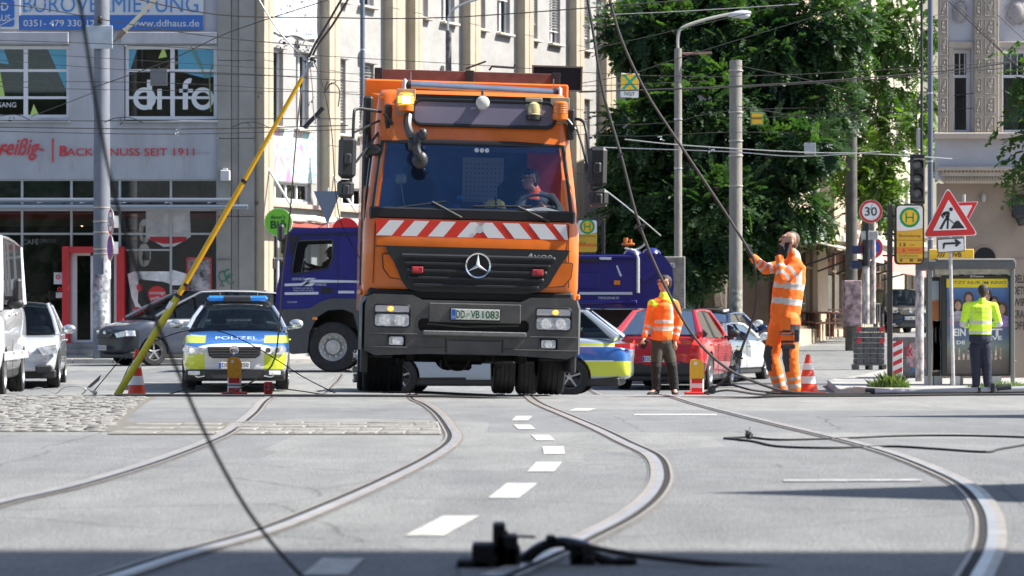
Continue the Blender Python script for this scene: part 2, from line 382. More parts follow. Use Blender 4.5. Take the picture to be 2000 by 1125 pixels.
# cobbled area at the left
def cobbles():
    root=bpy.data.objects.new('cobble_paving',None);COL.objects.link(root);struct(root)
    meshes=[]
    for k in range(14):
        mb=MB();w,d=random.uniform(.108,.13),random.uniform(.106,.128)
        n=7;ring0=[(w/2*math.copysign(abs(math.cos(t))**.38,math.cos(t)),d/2*math.copysign(abs(math.sin(t))**.38,math.sin(t)))for t in[2*math.pi*i/12 for i in range(12)]]
        ring0=[(a*random.uniform(.93,1.03),b*random.uniform(.93,1.03))for a,b in ring0]
        mb.loft([[(a,b,-.02)for a,b in ring0],[(a,b,.008)for a,b in ring0],[(a*.92,b*.92,.010)for a,b in ring0],[(a*.4,b*.4,.011)for a,b in ring0]])
        o=mb.build('cobble',STONE,root,smooth=50);meshes.append(o.data);bpy.data.objects.remove(o)
    cells=[]
    y=18.2
    while y<28.6:
        xr=X(*(lambda t:(t,y))(205+(1-(y-18.2)/10)*-0+(y-18.2)*8.5));x=xr-random.uniform(0,.12)
        while x>X(-40,y):cells.append((x,y));x -= .136
        y+=.132
    stuff=MB()
    for i,(x,y)in enumerate(cells):
        me=random.choice(meshes);z=gz(x,y)+random.uniform(-.006,.004)
        xx,yy,rr=x+random.uniform(-.012,.012),y+random.uniform(-.012,.012),random.uniform(-.12,.12)+(1.5708 if random.random()<.5 else 0)
        if i<300:
            o=bpy.data.objects.new('cobble',me);COL.objects.link(o);o.parent=root;o.location=(xx,yy,z);o.rotation_euler=(random.uniform(-.05,.05),random.uniform(-.05,.05),rr)
        else:
            M=Matrix.Translation((xx,yy,z))@ Matrix.Rotation(rr,4,'Z')@ Matrix.Rotation(random.uniform(-.06,.06),4,'X')
            stuff.add([v.co for v in me.vertices],[tuple(p.vertices)for p in me.polygons],M)
    stuff.build('cobble_field',STONE,root,smooth=50,kind='stuff')
    mb=MB()
    for k in range(12):
        ya,yb=18.1+k*.88,18.1+(k+1)*.88
        mb.quad(*[(xx,yy,gz(xx,yy)+.003)for xx,yy in((X(-60,ya),ya),(X(205+(ya-18.2)*8.5,ya)+.1,ya),(X(205+(yb-18.2)*8.5,yb)+.1,yb),(X(-60,yb),yb))])
    struct(mb.build('cobble_bedding',STONEJ,smooth=0))
cobbles()
# pavements (raised slabs with kerb stones)
def pavement(name,poly,h=.12,kerb_edges=(),slab=.0,mat_=PAVE):
    """poly: ground outline; top follows the ground + h"""
    me=bmesh.new();vs_=[me.verts.new((x,y,0))for x,y in poly];f=me.faces.new(vs_)
    bmesh.ops.triangulate(me,faces=[f]);bmesh.ops.subdivide_edges(me,edges=me.edges,cuts=7,use_grid_fill=True)
    for v in me.verts:v.co.z=gz(v.co.x,v.co.y)+h
    m=bpy.data.meshes.new(name);me.to_mesh(m);me.free();m.materials.append(mat_)
    o=bpy.data.objects.new(name,m);COL.objects.link(o);struct(o)
    for a,b in kerb_edges:
        a=Vector(a);b=Vector(b);L=(b-a).length;n=max(1,int(L/1.0));d=(b-a)/n;ang=math.atan2(d.y,d.x)
        for i in range(n):
            c=a+d*(i+.5);mb=MB();mb.box((0,0,0),(d.length-.012,.14,h+.1),.012)
            mb.build('kerb_stone',KERB,o,smooth=0,loc=(c.x,c.y,gz(c.x,c.y)+h/2-.05+.004+random.uniform(-.002,.002)),rz=ang)
    return o
# ================================================================== LARGE STRUCTURE
pavement('pavement',[(-40,61.6),(-6.0,61.6),(-4.6,62.4),(11,88),(8,90),(-6.5,66),(-40,66)],.12,[((-16,61.6),(-6.0,61.6)),((-6.0,61.6),(-4.6,62.4)),((-4.6,62.4),(4,76.1))])
pavement('pavement',[(6.55,50.5),(5.25,37.5),(5.6,36.0),(6.6,35.2),(16,34.8),(20,60),(9.8,60),(7.2,53)],.12,
         [((6.55,50.5),(5.25,37.5)),((5.25,37.5),(5.6,36.0)),((5.6,36.0),(6.6,35.2)),((6.6,35.2),(16,34.8)),((6.55,50.5),(7.2,53))])
pavement('pavement',[(4.0,71),(7.0,72),(13,97),(22,130),(12,130),(3,80)],.12,[((4.0,71),(7.0,72)),((7.0,72),(13,97))])

PLASTER=mat('white_plaster',(.37,.38,.415),.85,var=.14,scale=1.6,bump=.12,bscale=50,stretch=(1,1,.35))
PLASTG=mat('grey_roughcast',(.33,.325,.315),.9,var=.12,scale=2.0,bump=.45,bscale=26)
SAND=mat('beige_pier_stone',(.40,.345,.265),.85,var=.10,scale=1.5,bump=.15,bscale=30)
SANDG=mat('grey_pier_stone',(.28,.27,.25),.85,var=.13,scale=1.2,bump=.2,bscale=30)
FRAMEW=mat('window_frame_white',(.62,.63,.65),.45)
FRAMEG=mat('shop_frame_grey',(.40,.42,.44),.45,.2)
SILL=mat('sill_stone',(.48,.43,.37),.7,var=.1,scale=4)
GLASSD=glass_mat('facade_glass',(.6,.68,.66),1.5,.8)
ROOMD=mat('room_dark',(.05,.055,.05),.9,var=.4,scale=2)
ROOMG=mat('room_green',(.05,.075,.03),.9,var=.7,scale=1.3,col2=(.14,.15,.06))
BLIND=mat('blind_slat',(.66,.65,.62),.55)
def reflection_print(name,base,hi,scale=1.2):
    return mat(name,base,.6,var=.5,scale=scale,col2=hi,detail=8)
def wall_holes(mb,W,z0,z1,holes,depth=.18,x0=0.0):
    xs=sorted({x0,W,*[h[0]for h in holes],*[h[1]for h in holes]});zs=sorted({z0,z1,*[h[2]for h in holes],*[h[3]for h in holes]})
    for a,b in zip(xs,xs[1:]):
        for c,d in zip(zs,zs[1:]):
            mx,mz=(a+b)/2,(c+d)/2
            if any(h[0]<mx<h[1]and h[2]<mz<h[3]for h in holes):continue
            mb.quad((a,0,c),(b,0,c),(b,0,d),(a,0,d))
    for a,b,c,d in holes:
        mb.quad((a,0,c),(a,depth,c),(a,depth,d),(a,0,d));mb.quad((b,0,c),(b,0,d),(b,depth,d),(b,depth,c))
        mb.quad((a,0,d),(a,depth,d),(b,depth,d),(b,0,d));mb.quad((a,0,c),(b,0,c),(b,depth,c),(a,depth,c))
def window(root,a,b,c,d,y=.12,muls=(),trans=(),fw=.06,glass=None,fmat=None,room=None,blind=0.0,curtain=False,roomd=.5):
    """window part (frame) with its panes, room behind, blind"""
    fmat=fmat or FRAMEW;glass=glass or GLASSD;room=room or ROOMD
    mb=MB();xs=[a]+list(muls)+[b];zs=[c]+list(trans)+[d]
    mb.box(((a+b)/2,y,c+fw/2),(b-a,.07,fw));mb.box(((a+b)/2,y,d-fw/2),(b-a,.07,fw))
    for x in(a+fw/2,b-fw/2):mb.box((x,y,(c+d)/2),(fw,.07,d-c-2*fw))
    for x in muls:mb.box((x,y-.004,(c+d)/2),(fw*1.3,.07,d-c-2*fw))
    for z in trans:mb.box(((a+b)/2,y+.004,z),(b-a-2*fw,.06,fw*.8))
    w=mb.build('window',fmat,root,smooth=0)
    for i in range(len(xs)-1):
        for j in range(len(zs)-1):
            p=MB();p.quad((xs[i],y+.012,zs[j]),(xs[i+1],y+.012,zs[j]),(xs[i+1],y+.012,zs[j+1]),(xs[i],y+.012,zs[j+1]))
            p.build('pane',glass,w,smooth=0,recalc=False)
    r=MB();e=.02
    r.quad((a-e,y+roomd,c-e),(b+e,y+roomd,c-e),(b+e,y+roomd,d+e),(a-e,y+roomd,d+e))
    for x in(a-e,b+e):r.quad((x,y+.04,c),(x,y+roomd,c),(x,y+roomd,d),(x,y+.04,d))
    for z in(c-e,d+e):r.quad((a,y+.04,z),(b,y+.04,z),(b,y+roomd,z),(a,y+roomd,z))
    r.build('room_lining',room,w,smooth=0,recalc=False)
    if curtain:
        q=MB();n=26
        for s_,e_ in((a+.06,a+(b-a)*.33),(b-(b-a)*.3,b-.06)):
            pts=[(s_+(e_-s_)*i/n,y+.12+.025*math.sin(i*1.9))for i in range(n+1)]
            q.add([(x,yy,z)for x,yy in pts for z in(c+.05,d-.05)],[(2*i,2*i+2,2*i+3,2*i+1)for i in range(n)])
        q.build('curtain',mat('curtain_cloth',(.5,.5,.48),.9),w,recalc=False)
    if blind:
        q=MB();z=d-.05;bot=d-(d-c)*blind
        while z>bot:
            q.box(((a+b)/2,y-.075,z),(b-a-.08,.05,.006),M=Matrix.Translation((0,y-.075,z))@ Matrix.Rotation(-.6,4,'X')@ Matrix.Translation((0,-(y-.075),-z)));z -= .085
        q.box(((a+b)/2,y-.075,bot-.02),(b-a-.08,.04,.03))
        q.build('blind',BLIND,w,smooth=0,kind='stuff')
    return w
# ---------------------------------------------------------------- office building, shaded front
YF=64.0;sF=F/YF
def fx(px):return(px-1000)/sF
def fz(py):return CH+(H0-py)/sF
b1=thing('office_building','pale office building at the left with a bakery behind its ground-floor shopfront','building',(0,YF,0))
mb=MB();XL=fx(-260);XR=fx(425)
holes=[(fx(-140),fx(-60),fz(232),fz(87)),(fx(-38),fx(135),fz(230),fz(87)),(fx(242),fx(424),fz(235),fz(87)),(fx(-250),fx(424),fz(672),fz(350))]
wall_holes(mb,XR,-.3,14,holes,.2,XL);mb.build('wall',PLASTER,b1,smooth=0,recalc=False)
for a,b in((-38,135),(238,424)):
    mb=MB();mb.box((fx((a+b)/2),-.06,fz(75)),((b-a)/sF,.14,.30),.01);mb.build('shutter_box',PLASTER,b1,smooth=0)
    mb=MB();mb.box((fx((a+b)/2),-.05,fz(238)),((b-a)/sF+.06,.16,.05),.01);mb.build('sill',PLASTER,b1,smooth=0)
GL_G=reflection_print('foliage_reflection',(.012,.022,.008),(.10,.12,.035),1.6)  # mottled greens painted on the room lining to imitate trees mirrored in the glass
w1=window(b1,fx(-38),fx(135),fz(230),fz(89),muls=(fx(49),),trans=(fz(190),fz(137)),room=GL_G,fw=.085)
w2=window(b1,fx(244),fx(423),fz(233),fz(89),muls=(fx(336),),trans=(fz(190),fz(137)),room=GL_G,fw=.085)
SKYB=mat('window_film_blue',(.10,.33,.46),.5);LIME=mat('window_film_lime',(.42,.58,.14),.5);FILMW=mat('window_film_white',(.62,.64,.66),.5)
def tri(root,m,*pp,y=.118,name='window_film'):
    mb=MB();mb.add([(fx(a),y,fz(b))for a,b in pp],[tuple(range(len(pp)))]);mb.build(name,m,root,smooth=0,recalc=False)
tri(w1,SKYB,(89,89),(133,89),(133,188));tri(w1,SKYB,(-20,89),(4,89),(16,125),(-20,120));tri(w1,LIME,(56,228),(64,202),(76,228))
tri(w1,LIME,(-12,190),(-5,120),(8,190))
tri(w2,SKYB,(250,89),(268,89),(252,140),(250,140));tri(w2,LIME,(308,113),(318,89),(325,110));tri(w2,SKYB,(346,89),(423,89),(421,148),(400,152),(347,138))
mb=MB();mb.tube([(fx(372),.1,fz(89)),(fx(388),.1,fz(120)),(fx(400),.1,fz(150))],.022,4);mb.tube([(fx(421),.1,fz(112)),(fx(408),.1,fz(145)),(fx(411),.1,fz(218))],.02,4)
mb.build('painted_twig',mat('twig_green',(.2,.26,.08),.7),w2)
# lettering in the window: d i f o (drawn from rings and bars)
mb=MB();zc=fz(196)
def bar(x0,y0,x1,y1):mb.quad((fx(x0),.101,fz(y1)),(fx(x1),.101,fz(y1)),(fx(x1),.101,fz(y0)),(fx(x0),.101,fz(y0)))
disc(mb,(fx(281),fz(192)),.17,.295,y=.105);bar(286,155,296,213);bar(306,173,315,213)
bar(356,165,366,213);bar(349,173,376,180);disc(mb,(fx(371),fz(167)),.075,.20,y=.105,a0=80,a1=180)
disc(mb,(fx(395),fz(192)),.17,.295,y=.105)
mb.build('lettering',FILMW,w2,smooth=0,recalc=False)
text('GANG',w1,FILMW,fx(-8),fx(30),fz(204),.13,y=.105)
# bakery lettering on the wall
REDL=mat('bakery_red',(.55,.03,.035),.45)
text('reißig',b1,REDL,fx(-2),fx(78),fz(292),.58,y=-.04,shear=.35,bold=.012,th=.02)
mb=MB();mb.tube([(fx(-10),-.04,fz(297)),(fx(2),-.04,fz(290)),(fx(14),-.04,fz(296))],.03,5);mb.tube([(fx(76),-.04,fz(290)),(fx(86),-.04,fz(294))],.025,5)
mb.box((fx(103.5),-.02,fz(294)),(.03,.03,.62));mb.build('lettering_stroke',REDL,b1)
text('BACKGENUSS SEIT 1911',b1,REDL,fx(118),fx(380),fz(297),.20,y=-.03,bold=.006)
text('B',b1,REDL,fx(117),fx(133),fz(295),.27,y=-.034,bold=.006)
mb=MB();mb.box((fx(270),-.015,fz(297)),(fx(380)-fx(118)+.2,.02,.03));mb.build('letter_rail',PLASTER,b1)
mb=MB()
for x in(79,140,288,362):mb.quad((fx(x-4),-.003,fz(335)),(fx(x+4),-.003,fz(335)),(fx(x+6),-.003,fz(305)),(fx(x-5),-.003,fz(305)))
mb.build('rust_stain',mat('stain',(.36,.36,.38),.9,var=.15,scale=5),b1,smooth=0,recalc=False)
# banner
ban=thing('banner','blue and white letting banner stretched above the first-floor windows of the pale office building','banner',(0,YF-.06,0))
BW=mat('banner_white',(.52,.54,.58),.6,bump=.15,bscale=4);BB=mat('banner_blue',(.035,.13,.42),.6,bump=.15,bscale=4)
mb=MB();mb.box((fx(218),0,fz(10)),((397-37)/sF,.012,80/sF));mb.build('banner_sheet',BW,ban,smooth=0)
mb=MB();mb.box((fx(218),-.01,fz(44.5)),((397-38)/sF,.01,29/sF));mb.build('banner_stripe',BB,ban,smooth=0)
BLT=mat('banner_letter_blue',(.05,.20,.50),.6)
text('BÜROVERMIETUNG',ban,BLT,fx(46),fx(388),fz(5),.53,y=-.02)
text('0351- 479 330 12',ban,BW,fx(47),fx(186),fz(46),.17,y=-.025,bold=.01)
text('www.ddhaus.de',ban,BW,fx(255),fx(390),fz(46),.18,y=-.025,bold=.01)
ban2=thing('sign','small square house sign with the letters HAUS, at the left end of the letting banner','sign',(0,YF-.06,0))
mb=MB();mb.box((fx(5),0,fz(22)),(.95,.03,.95),.01);mb.build('sign_plate',BW,ban2,smooth=0)
mb=MB();mb.prism(rrect(.68,.72,.08,cx=fx(4),cz=fz(26)),-.035,-.025);mb.build('sign_field',BB,ban2,smooth=0)
text('DD',ban2,BW,fx(-12),fx(18),fz(14),.2,y=-.04,bold=.01);text('HAUS',ban2,BW,fx(-18),fx(22),fz(36),.17,y=-.04,bold=.01)
# shopfront
shop_holes=[]
GLSH=glass_mat('shop_glass',(.6,.62,.6),3.6,.8)
ms=[-250,-155,-53,42,138.5,233,333,424]
fr=MB()
for x in ms:fr.box((fx(x),.1,(fz(350)+fz(672))/2),(.055,.09,fz(350)-fz(672)))
for yy in(351,388,410,456.5,671):fr.box(((fx(-250)+fx(424))/2,.105,fz(yy)),(fx(424)-fx(-250),.07,.05))
fr.box((fx(288),.105,fz(488)),(fx(330)-fx(246),.06,.045))
shopw=fr.build('shopfront_frame',FRAMEG,b1,smooth=0)
rows=[(386,352),(455,412),(670,458)]
for j,(lo,hi)in enumerate(rows):
    for a,b in zip(ms,ms[1:]):
        if j==2 and a==138.5:continue
        p=MB();p.quad((fx(a),.11,fz(lo)),(fx(b),.11,fz(lo)),(fx(b),.11,fz(hi)),(fx(a),.11,fz(hi)));p.build('pane',GLSH,shopw,smooth=0,recalc=False)
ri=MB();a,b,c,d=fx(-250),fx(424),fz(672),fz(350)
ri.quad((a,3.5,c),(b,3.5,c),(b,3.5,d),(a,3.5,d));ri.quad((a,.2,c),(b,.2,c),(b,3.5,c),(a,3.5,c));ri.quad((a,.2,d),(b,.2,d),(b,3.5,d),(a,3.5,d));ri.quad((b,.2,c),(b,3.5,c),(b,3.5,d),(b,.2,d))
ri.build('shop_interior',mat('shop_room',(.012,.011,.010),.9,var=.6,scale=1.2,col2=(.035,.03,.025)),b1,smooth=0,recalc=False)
mb=MB();mb.box(((a+b)/2,.16,fz(419)),(b-a,.03,.2));mb.build('red_valance',mat('valance_red',(.45,.02,.02),.6),b1,smooth=0)
mb=MB();mb.box(((a+b)/2,.5,fz(432)),(b-a,.3,.2));mb.build('ceiling_band',mat('warm_band',(.20,.16,.10),.8,var=.3,scale=2),b1,smooth=0)
mb=MB();mb.box(((a+b)/2,.2,fz(369)),(b-a,.02,.44));mb.build('frosted_screen',mat('frosted',(.13,.17,.15),.7,var=.5,scale=1.2,col2=(.22,.26,.22)),b1,smooth=0)
for x,yy in((62,432),(160,435),(111,432)):
    lm=MB();lm.cyl((fx(x),.62,fz(yy)),(fx(x)-.08,.5,fz(yy)-.03),.05,.07,10);o=lm.build('spotlight',DARKM,b1)
    lm=MB();lm.sphere((fx(x)-.085,.49,fz(yy)-.03),(.045,.02,.045));lm.build('bulb',mat('warm_bulb',(.9,.8,.5),.5,emit=(1,.75,.35),es=(5 if x!=111 else .2)),o)
# interior shapes: counter, shelves, goods (dim)
mb=MB();GOOD=mat('goods',(.14,.10,.06),.8,var=.6,scale=3,col2=(.25,.2,.15))
for i in range(26):
    mb.box((random.uniform(fx(0),fx(118)),random.uniform(1.2,2.6),random.uniform(fz(660),fz(570))),(random.uniform(.15,.5),.3,random.uniform(.1,.3)),.02)
for i in range(20):
    mb.box((random.uniform(fx(250),fx(420)),random.uniform(1.5,2.6),random.uniform(fz(660),fz(600))),(random.uniform(.15,.5),.3,random.uniform(.1,.3)),.02)
mb.build('shop_goods',GOOD,b1,kind='stuff')
text('CAFÉ',b1,mat('dim_letter',(.20,.2,.19),.6),fx(42),fx(74),fz(471),.16,y=.09)
text('COFFEE TO GO',b1,mat('dim_letter2',(.12,.12,.115),.6),fx(76),fx(108),fz(470),.09,y=.09)
# window graphics: cup poster, "sonntags geöffnet"
mb=MB();Wt=mat('poster_white',(.55,.55,.56),.6,var=.25,scale=2.5,col2=(.7,.7,.72))
def poly(m,y,pts,name='window_sticker',root=b1):
    q=MB();q.add([(fx(a_),y,fz(b_))for a_,b_ in pts],[tuple(range(len(pts)))]);return q.build(name,m,root,smooth=0,recalc=False)
poly(Wt,.085,[(248,535),(262,530),(330,530),(337,527),(400,545),(412,560),(385,556),(336,557),(333,555),(318,550),(270,545),(268,590),(292,624),(268,610),(256,580)])
poly(mat('crest_white',(.42,.42,.44),.6,var=.3,scale=2),.085,[(284,412),(370,412),(372,462),(340,481),(318,482),(284,462)])
poly(mat('crest_red',(.36,.02,.025),.6),.082,[(290,462),(364,462),(363,470),(336,476),(318,476),(294,470)])
for(x_,y_,r_)in((306,577,18.5),(267,611,11.5),(273,561,7.5)):
    q=MB();disc(q,(fx(x_),fz(y_)),0,r_/sF,y=.078);o=q.build('round_sticker',mat('sticker_red',(.50,.03,.03),.5),b1,smooth=0,recalc=False)
text('sonntags',b1,BW,fx(291),fx(321),fz(573),.1,y=.07,bold=.01);text('geöffnet',b1,BW,fx(292),fx(320),fz(583),.11,y=.07,bold=.01)
for k in range(4):text(['Montag bis','Freitag ab','6 Uhr für','Sie offen'][k],b1,BW,fx(259),fx(275),fz(605+4.5*k),.035,y=.07)
pf=MB()
for(cx_,cy_,w_,h_)in((365.5,537,3,68),(412,537,3,68),(389,504,47,3),(389,570,47,3)):pf.box((fx(cx_),.06,fz(cy_)),(w_/sF,.03,h_/sF))
o=pf.build('poster_frame',mat('frame_red',(.5,.04,.05),.5),b1,smooth=0);poly(mat('slate_poster',(.05,.05,.05),.7,var=.6,scale=4,col2=(.3,.28,.3)),.075,[(367,505),(411,505),(411,569),(367,569)],'poster',b1)
for(x0_,y0_,x1_,y1_)in((104,532,120,555),(108,571,122,582)):poly(Wt,.08,[(x0_,y1_),(x1_,y1_),(x1_,y0_),(x0_,y0_)])
q=MB();disc(q,(fx(112),fz(541)),.03,.06,y=.07);disc(q,(fx(115),fz(565)),.03,.06,y=.07);q.build('no_smoking_ring',REDP,b1,smooth=0,recalc=False)
# door
door=MB();
for(x0_,x1_,y0_,y1_)in((124,137,482,672),(230,243,482,672),(137,230,482,494)):
    door.box((fx((x0_+x1_)/2),-.05,fz((y0_+y1_)/2)),((x1_-x0_)/sF,.34,(y1_-y0_)/sF),.01)
dd=door.build('door_surround',mat('portal_red',(.50,.025,.03),.5,var=.1,scale=3),b1,smooth=0)
mb=MB()
for(x0_,x1_,y0_,y1_)in((139,149,494,670),(176,181,494,670),(222,228,494,670),(149,176,664,670),(149,222,494,499)):mb.box((fx((x0_+x1_)/2),.1,fz((y0_+y1_)/2)),((x1_-x0_)/sF,.06,(y1_-y0_)/sF))
dl=mb.build('door',FRAMEW,b1,smooth=0)
mb=MB();mb.quad((fx(149),.12,fz(668)),(fx(224),.12,fz(668)),(fx(224),.12,fz(496)),(fx(149),.12,fz(496)));mb.build('pane',GLSH,dl,smooth=0,recalc=False)
mb=MB();mb.tube([(fx(186),.03,fz(560)),(fx(186),.03,fz(600))],.015);mb.build('handle',GALV,dl)
mb=MB()
for k in range(3):mb.box((fx(200),-.2-k*.32,.38-k*.14-.15),((520-124)/sF*.8,.36,.14+.3-.02*k),.012)
mb.build('entrance_steps',mat('step_stone',(.22,.22,.22),.8,var=.2,scale=3),b1,smooth=0)
# canopy of pipes and glass over the shopfront
cn=thing('glass_canopy','narrow canopy of grey pipes and glass above the bakery shopfront','canopy',(0,YF,0))
PIPE=mat('canopy_pipe',(.26,.30,.36),.35,.6)
s2=F/62.9
def cx(px):return(px-1000)/s2
for yy,x1_,yo in((391,450,-1.1),(404,484,-1.1)):
    zz=CH+(H0-yy)/s2;mb=MB();mb.cyl((cx(-220),yo,zz),(cx(x1_),yo,zz),.055 if yy<400 else .065,n=12);mb.build('pipe',PIPE,cn)
z0_,z1_=CH+(H0-391)/s2,CH+(H0-404)/s2
for i in range(8):
    xa,xb=cx(-215+i*84),cx(-215+i*84+80)
    mb=MB();mb.quad((xa,-1.1,z1_+.03),(xb,-1.1,z1_+.03),(xb,-.02,z0_+.05),(xa,-.02,z0_+.05));mb.build('canopy_glass',glass_mat('canopy_glass',(.6,.75,.8),1.3,.9),cn,smooth=0,recalc=False)
    mb=MB();mb.tube([(xa,-1.1,z1_),(xa+.35,-.6,(z0_+z1_)/2),(xa+.42,0,z0_+.08)],.03,6);mb.build('bracket',PIPE,cn)
# pier at the corner
mb=MB()
XC=fx(498)
for(x0_,x1_,pr)in((425,452,.10),(452,467,.04),(467,498,.10)):
    for k in range(7):
        za=-.3+k*2.03;mb.box((fx((x0_+x1_)/2),.2-pr/2,za+1.01),((x1_-x0_)/sF-.012,.4+pr,2.015),.006)
mb.build('corner_pier',SANDG,b1,smooth=0)
gr=MB()
GRAF=mat('graffiti_green',(.03,.18,.10),.8)
for c0,r0 in(((436,540),7),((446,535),6),((452,545),7)):
    gr.tube([(fx(c0[0]+r0*math.cos(t)*1.1),-.108,fz(c0[1]+r0*1.4*math.sin(t)))for t in np.linspace(.5,5.2,12)],.018,4)
gr.build('graffiti',GRAF,b1)
gr=MB();gr.tube([(fx(425+i*3),-.106,fz(507+(2 if i % 2 else-2)))for i in range(11)],.01,4);gr.tube([(fx(430),-.106,fz(560)),(fx(434),-.106,fz(552)),(fx(438),-.106,fz(560))],.02,4)
gr.build('graffiti',mat('graffiti_grey',(.12,.13,.12),.8),b1)
ab=MB();ab.box((fx(442),-.2,fz(344)),(.25,.2,.28),.02);ab.box((fx(442),-.2,fz(332)),(.12,.12,.06),.01);ab.build('alarm_box',mat('alarm_grey',(.5,.5,.52),.5),b1,smooth=0)
# ---------------------------------------------------------------- sunlit side of the same building
C=Vector((XC,YF));KX=.604
def su(px):
    k=(px-1000)/F;t=(C.x-k*C.y)/(k-KX);return t*math.hypot(KX,1)
def sz(px,py):
    k=(px-1000)/F;t=(C.x-k*C.y)/(k-KX);return Z(py,C.y+t)
side=thing('office_wing','long sunlit wing of the pale office building with beige piers and rows of windows','building',(C.x,C.y,0),math.atan2(1,KX))
bays=[(517,620),(648,750),(809,902),(923,1009),(1027,1110),(1126,1169)]
wins=[[(517,553),(578,603)],[(648,675),(702,730)],[(811,836),(862,888)],[(923,948),(971,996)],[(1029,1050),(1073,1094)],[(1129,1152)]]
LW=su(1189)
holes=[];wl=[]
ZB,ZT,ZB2=6.18,8.2,9.82
for bi,ws in enumerate(wins):
    for a,b in ws:
        if b-a<5:continue
        ua,ub=su(a),su(b);holes.append((ua,ub,ZB,ZT));wl.append((ua,ub,ZB,ZT,bi));holes.append((ua,ub,ZB2,11.9));wl.append((ua,ub,ZB2,11.9,bi))
for a,b in bays[:5]:
    holes.append((su(a)+.1,su(b)-.3,4.25,4.72));holes.append((su(a)+.1,su(b)-.3,.5,3.6))
holes=[h for h in holes if h[1]>h[0]]
mb=MB();wall_holes(mb,LW,-.3,14,holes,.22);mb.build('wall',PLASTG,side,smooth=0,recalc=False)
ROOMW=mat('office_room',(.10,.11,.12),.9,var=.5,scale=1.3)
for i,(a,b,c,d,bi)in enumerate(wl):
    up=c>9;bl=([.0,.0,.0,.1,.35,.35,.55,.5,.75,.8,.8]+[.6]*4)[i // 2]if up else([0,0,.82,.82]+[.5]*12)[i // 2]
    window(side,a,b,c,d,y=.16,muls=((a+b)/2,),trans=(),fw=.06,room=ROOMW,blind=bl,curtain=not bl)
    mb=MB();mb.box(((a+b)/2,-.06,c-.04),(b-a+.12,.22,.07),.01);mb.build('sill',SILL,side,smooth=0)
    if not up:mb=MB();mb.box(((a+b)/2,-.04,d+.17),(b-a+.06,.16,.30),.01);mb.build('shutter_box',PLASTG,side,smooth=0)
for a,b in bays[:5]:
    ua,ub=su(a)+.1,su(b)-.3
    window(side,ua,ub,4.25,4.72,y=.15,muls=[ua+(ub-ua)*k/4 for k in(1,2,3)],fw=.05,room=ROOMW)
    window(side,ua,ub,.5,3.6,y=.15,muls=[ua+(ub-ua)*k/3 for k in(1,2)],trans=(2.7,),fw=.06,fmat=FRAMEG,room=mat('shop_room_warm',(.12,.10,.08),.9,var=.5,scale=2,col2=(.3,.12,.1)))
mb=MB()
for a,b in((498,517),(626,648),(750,766),(794,809),(902,923),(1009,1027),(1110,1126),(1169,1188)):
    ua,ub=su(a),su(b)
    for k in range(7):
        za=-.3+2.03*k;w=(ub-ua)
        mb.box(((ua+ub)/2-w*.26,-.05,za+1.01),(w*.46,.5,2.018),.005);mb.box(((ua+ub)/2+w*.24,-.05,za+1.01),(w*.46,.5,2.018),.005)
    mb.box(((ua+ub)/2,.02,6.9),(w,.5,14.4))
mb.box(((su(766)+su(794))/2,-.0,6.9),(su(794)-su(766),.1,14.4))
mb.build('pier',SAND,side,smooth=0)
mb=MB();mb.box((LW/2,-.03,4.1),(LW,.2,.12),.01);mb.build('ledge',mat('ledge_pink',(.42,.33,.28),.8,var=.15,scale=4),side,smooth=0)
aw=thing('rolled_awning','long rolled white awning above the shop windows of the sunlit wing','awning',(C.x,C.y,0),math.atan2(1,KX))
mb=MB();pts=[(u,-.62+.02*math.sin(u*3),3.74+.02*math.sin(u*5))for u in np.linspace(-.15,LW*.98,60)]
mb.tube(pts,[.085+.012*math.sin(i*2.1)for i in range(60)],8);mb.build('awning_roll',mat('awning_cloth',(.68,.66,.62),.8,var=.1,scale=5),aw)
mb=MB();mb.box((LW/2,-.6,3.58),(LW*.98,.05,.14));mb.build('front_rail',mat('rail_red',(.45,.1,.08),.6),aw,smooth=0)
mb=MB();mb.cyl((-.17,-.62,3.74),(.02,-.62,3.74),.12,n=14);mb.build('end_cap',mat('cap_pink',(.5,.4,.35),.7),aw)
for u in(0.2,3.1,6.4,9.2,12.3,15.2):
    mb=MB();mb.tube([(u,-.02,5.35),(u+.05,-1.0,4.0)],.028,6);mb.build('stay_rod',mat('rod_white',(.7,.7,.68),.5),aw)
mb=MB()
mb.quad((su(517),-.012,4.75),(su(617),-.012,4.75),(su(617),-.012,6.1),(su(517),-.012,6.1))
def mural():
    m=bpy.data.materials.new('mural');m.use_nodes=True;nt=m.node_tree;N=nt.nodes.new;L=nt.links.new;b=nt.nodes['Principled BSDF'];b.inputs['Roughness'].default_value=.8
    tc=N('ShaderNodeTexCoord');mp=N('ShaderNodeMapping');mp.inputs['Scale'].default_value=(1,1,.35);mp.inputs['Rotation'].default_value=(0,.25,0);L(tc.outputs['Object'],mp.inputs[0])
    n=N('ShaderNodeTexNoise');n.inputs['Scale'].default_value=1.6;n.inputs['Detail'].default_value=2;n.inputs['Distortion'].default_value=2.2;L(mp.outputs[0],n.inputs['Vector'])
    r=N('ShaderNodeValToRGB');e=r.color_ramp.elements;e[0].position=.3;e[0].color=(.32,.16,.36,1);e[1].position=.7;e[1].color=(.25,.5,.5,1)
    for p,c in((.40,(.62,.3,.4,1)),(.45,(.62,.42,.48,1)),(.5,(.7,.7,.68,1)),(.53,(.15,.4,.45,1)),(.58,(.55,.68,.64,1))):
        x=e.new(p);x.color=c
    L(n.outputs[0],r.inputs[0]);L(r.outputs[0],b.inputs['Base Color']);return m
mb.build('mural_panel',mural(),side,smooth=0,recalc=False)
ban3=thing('banner','sun-bleached letting banner hung on the sunlit wing, above the painted panel','banner',(C.x,C.y,0),math.atan2(1,KX))
n=24;v=[];f=[]
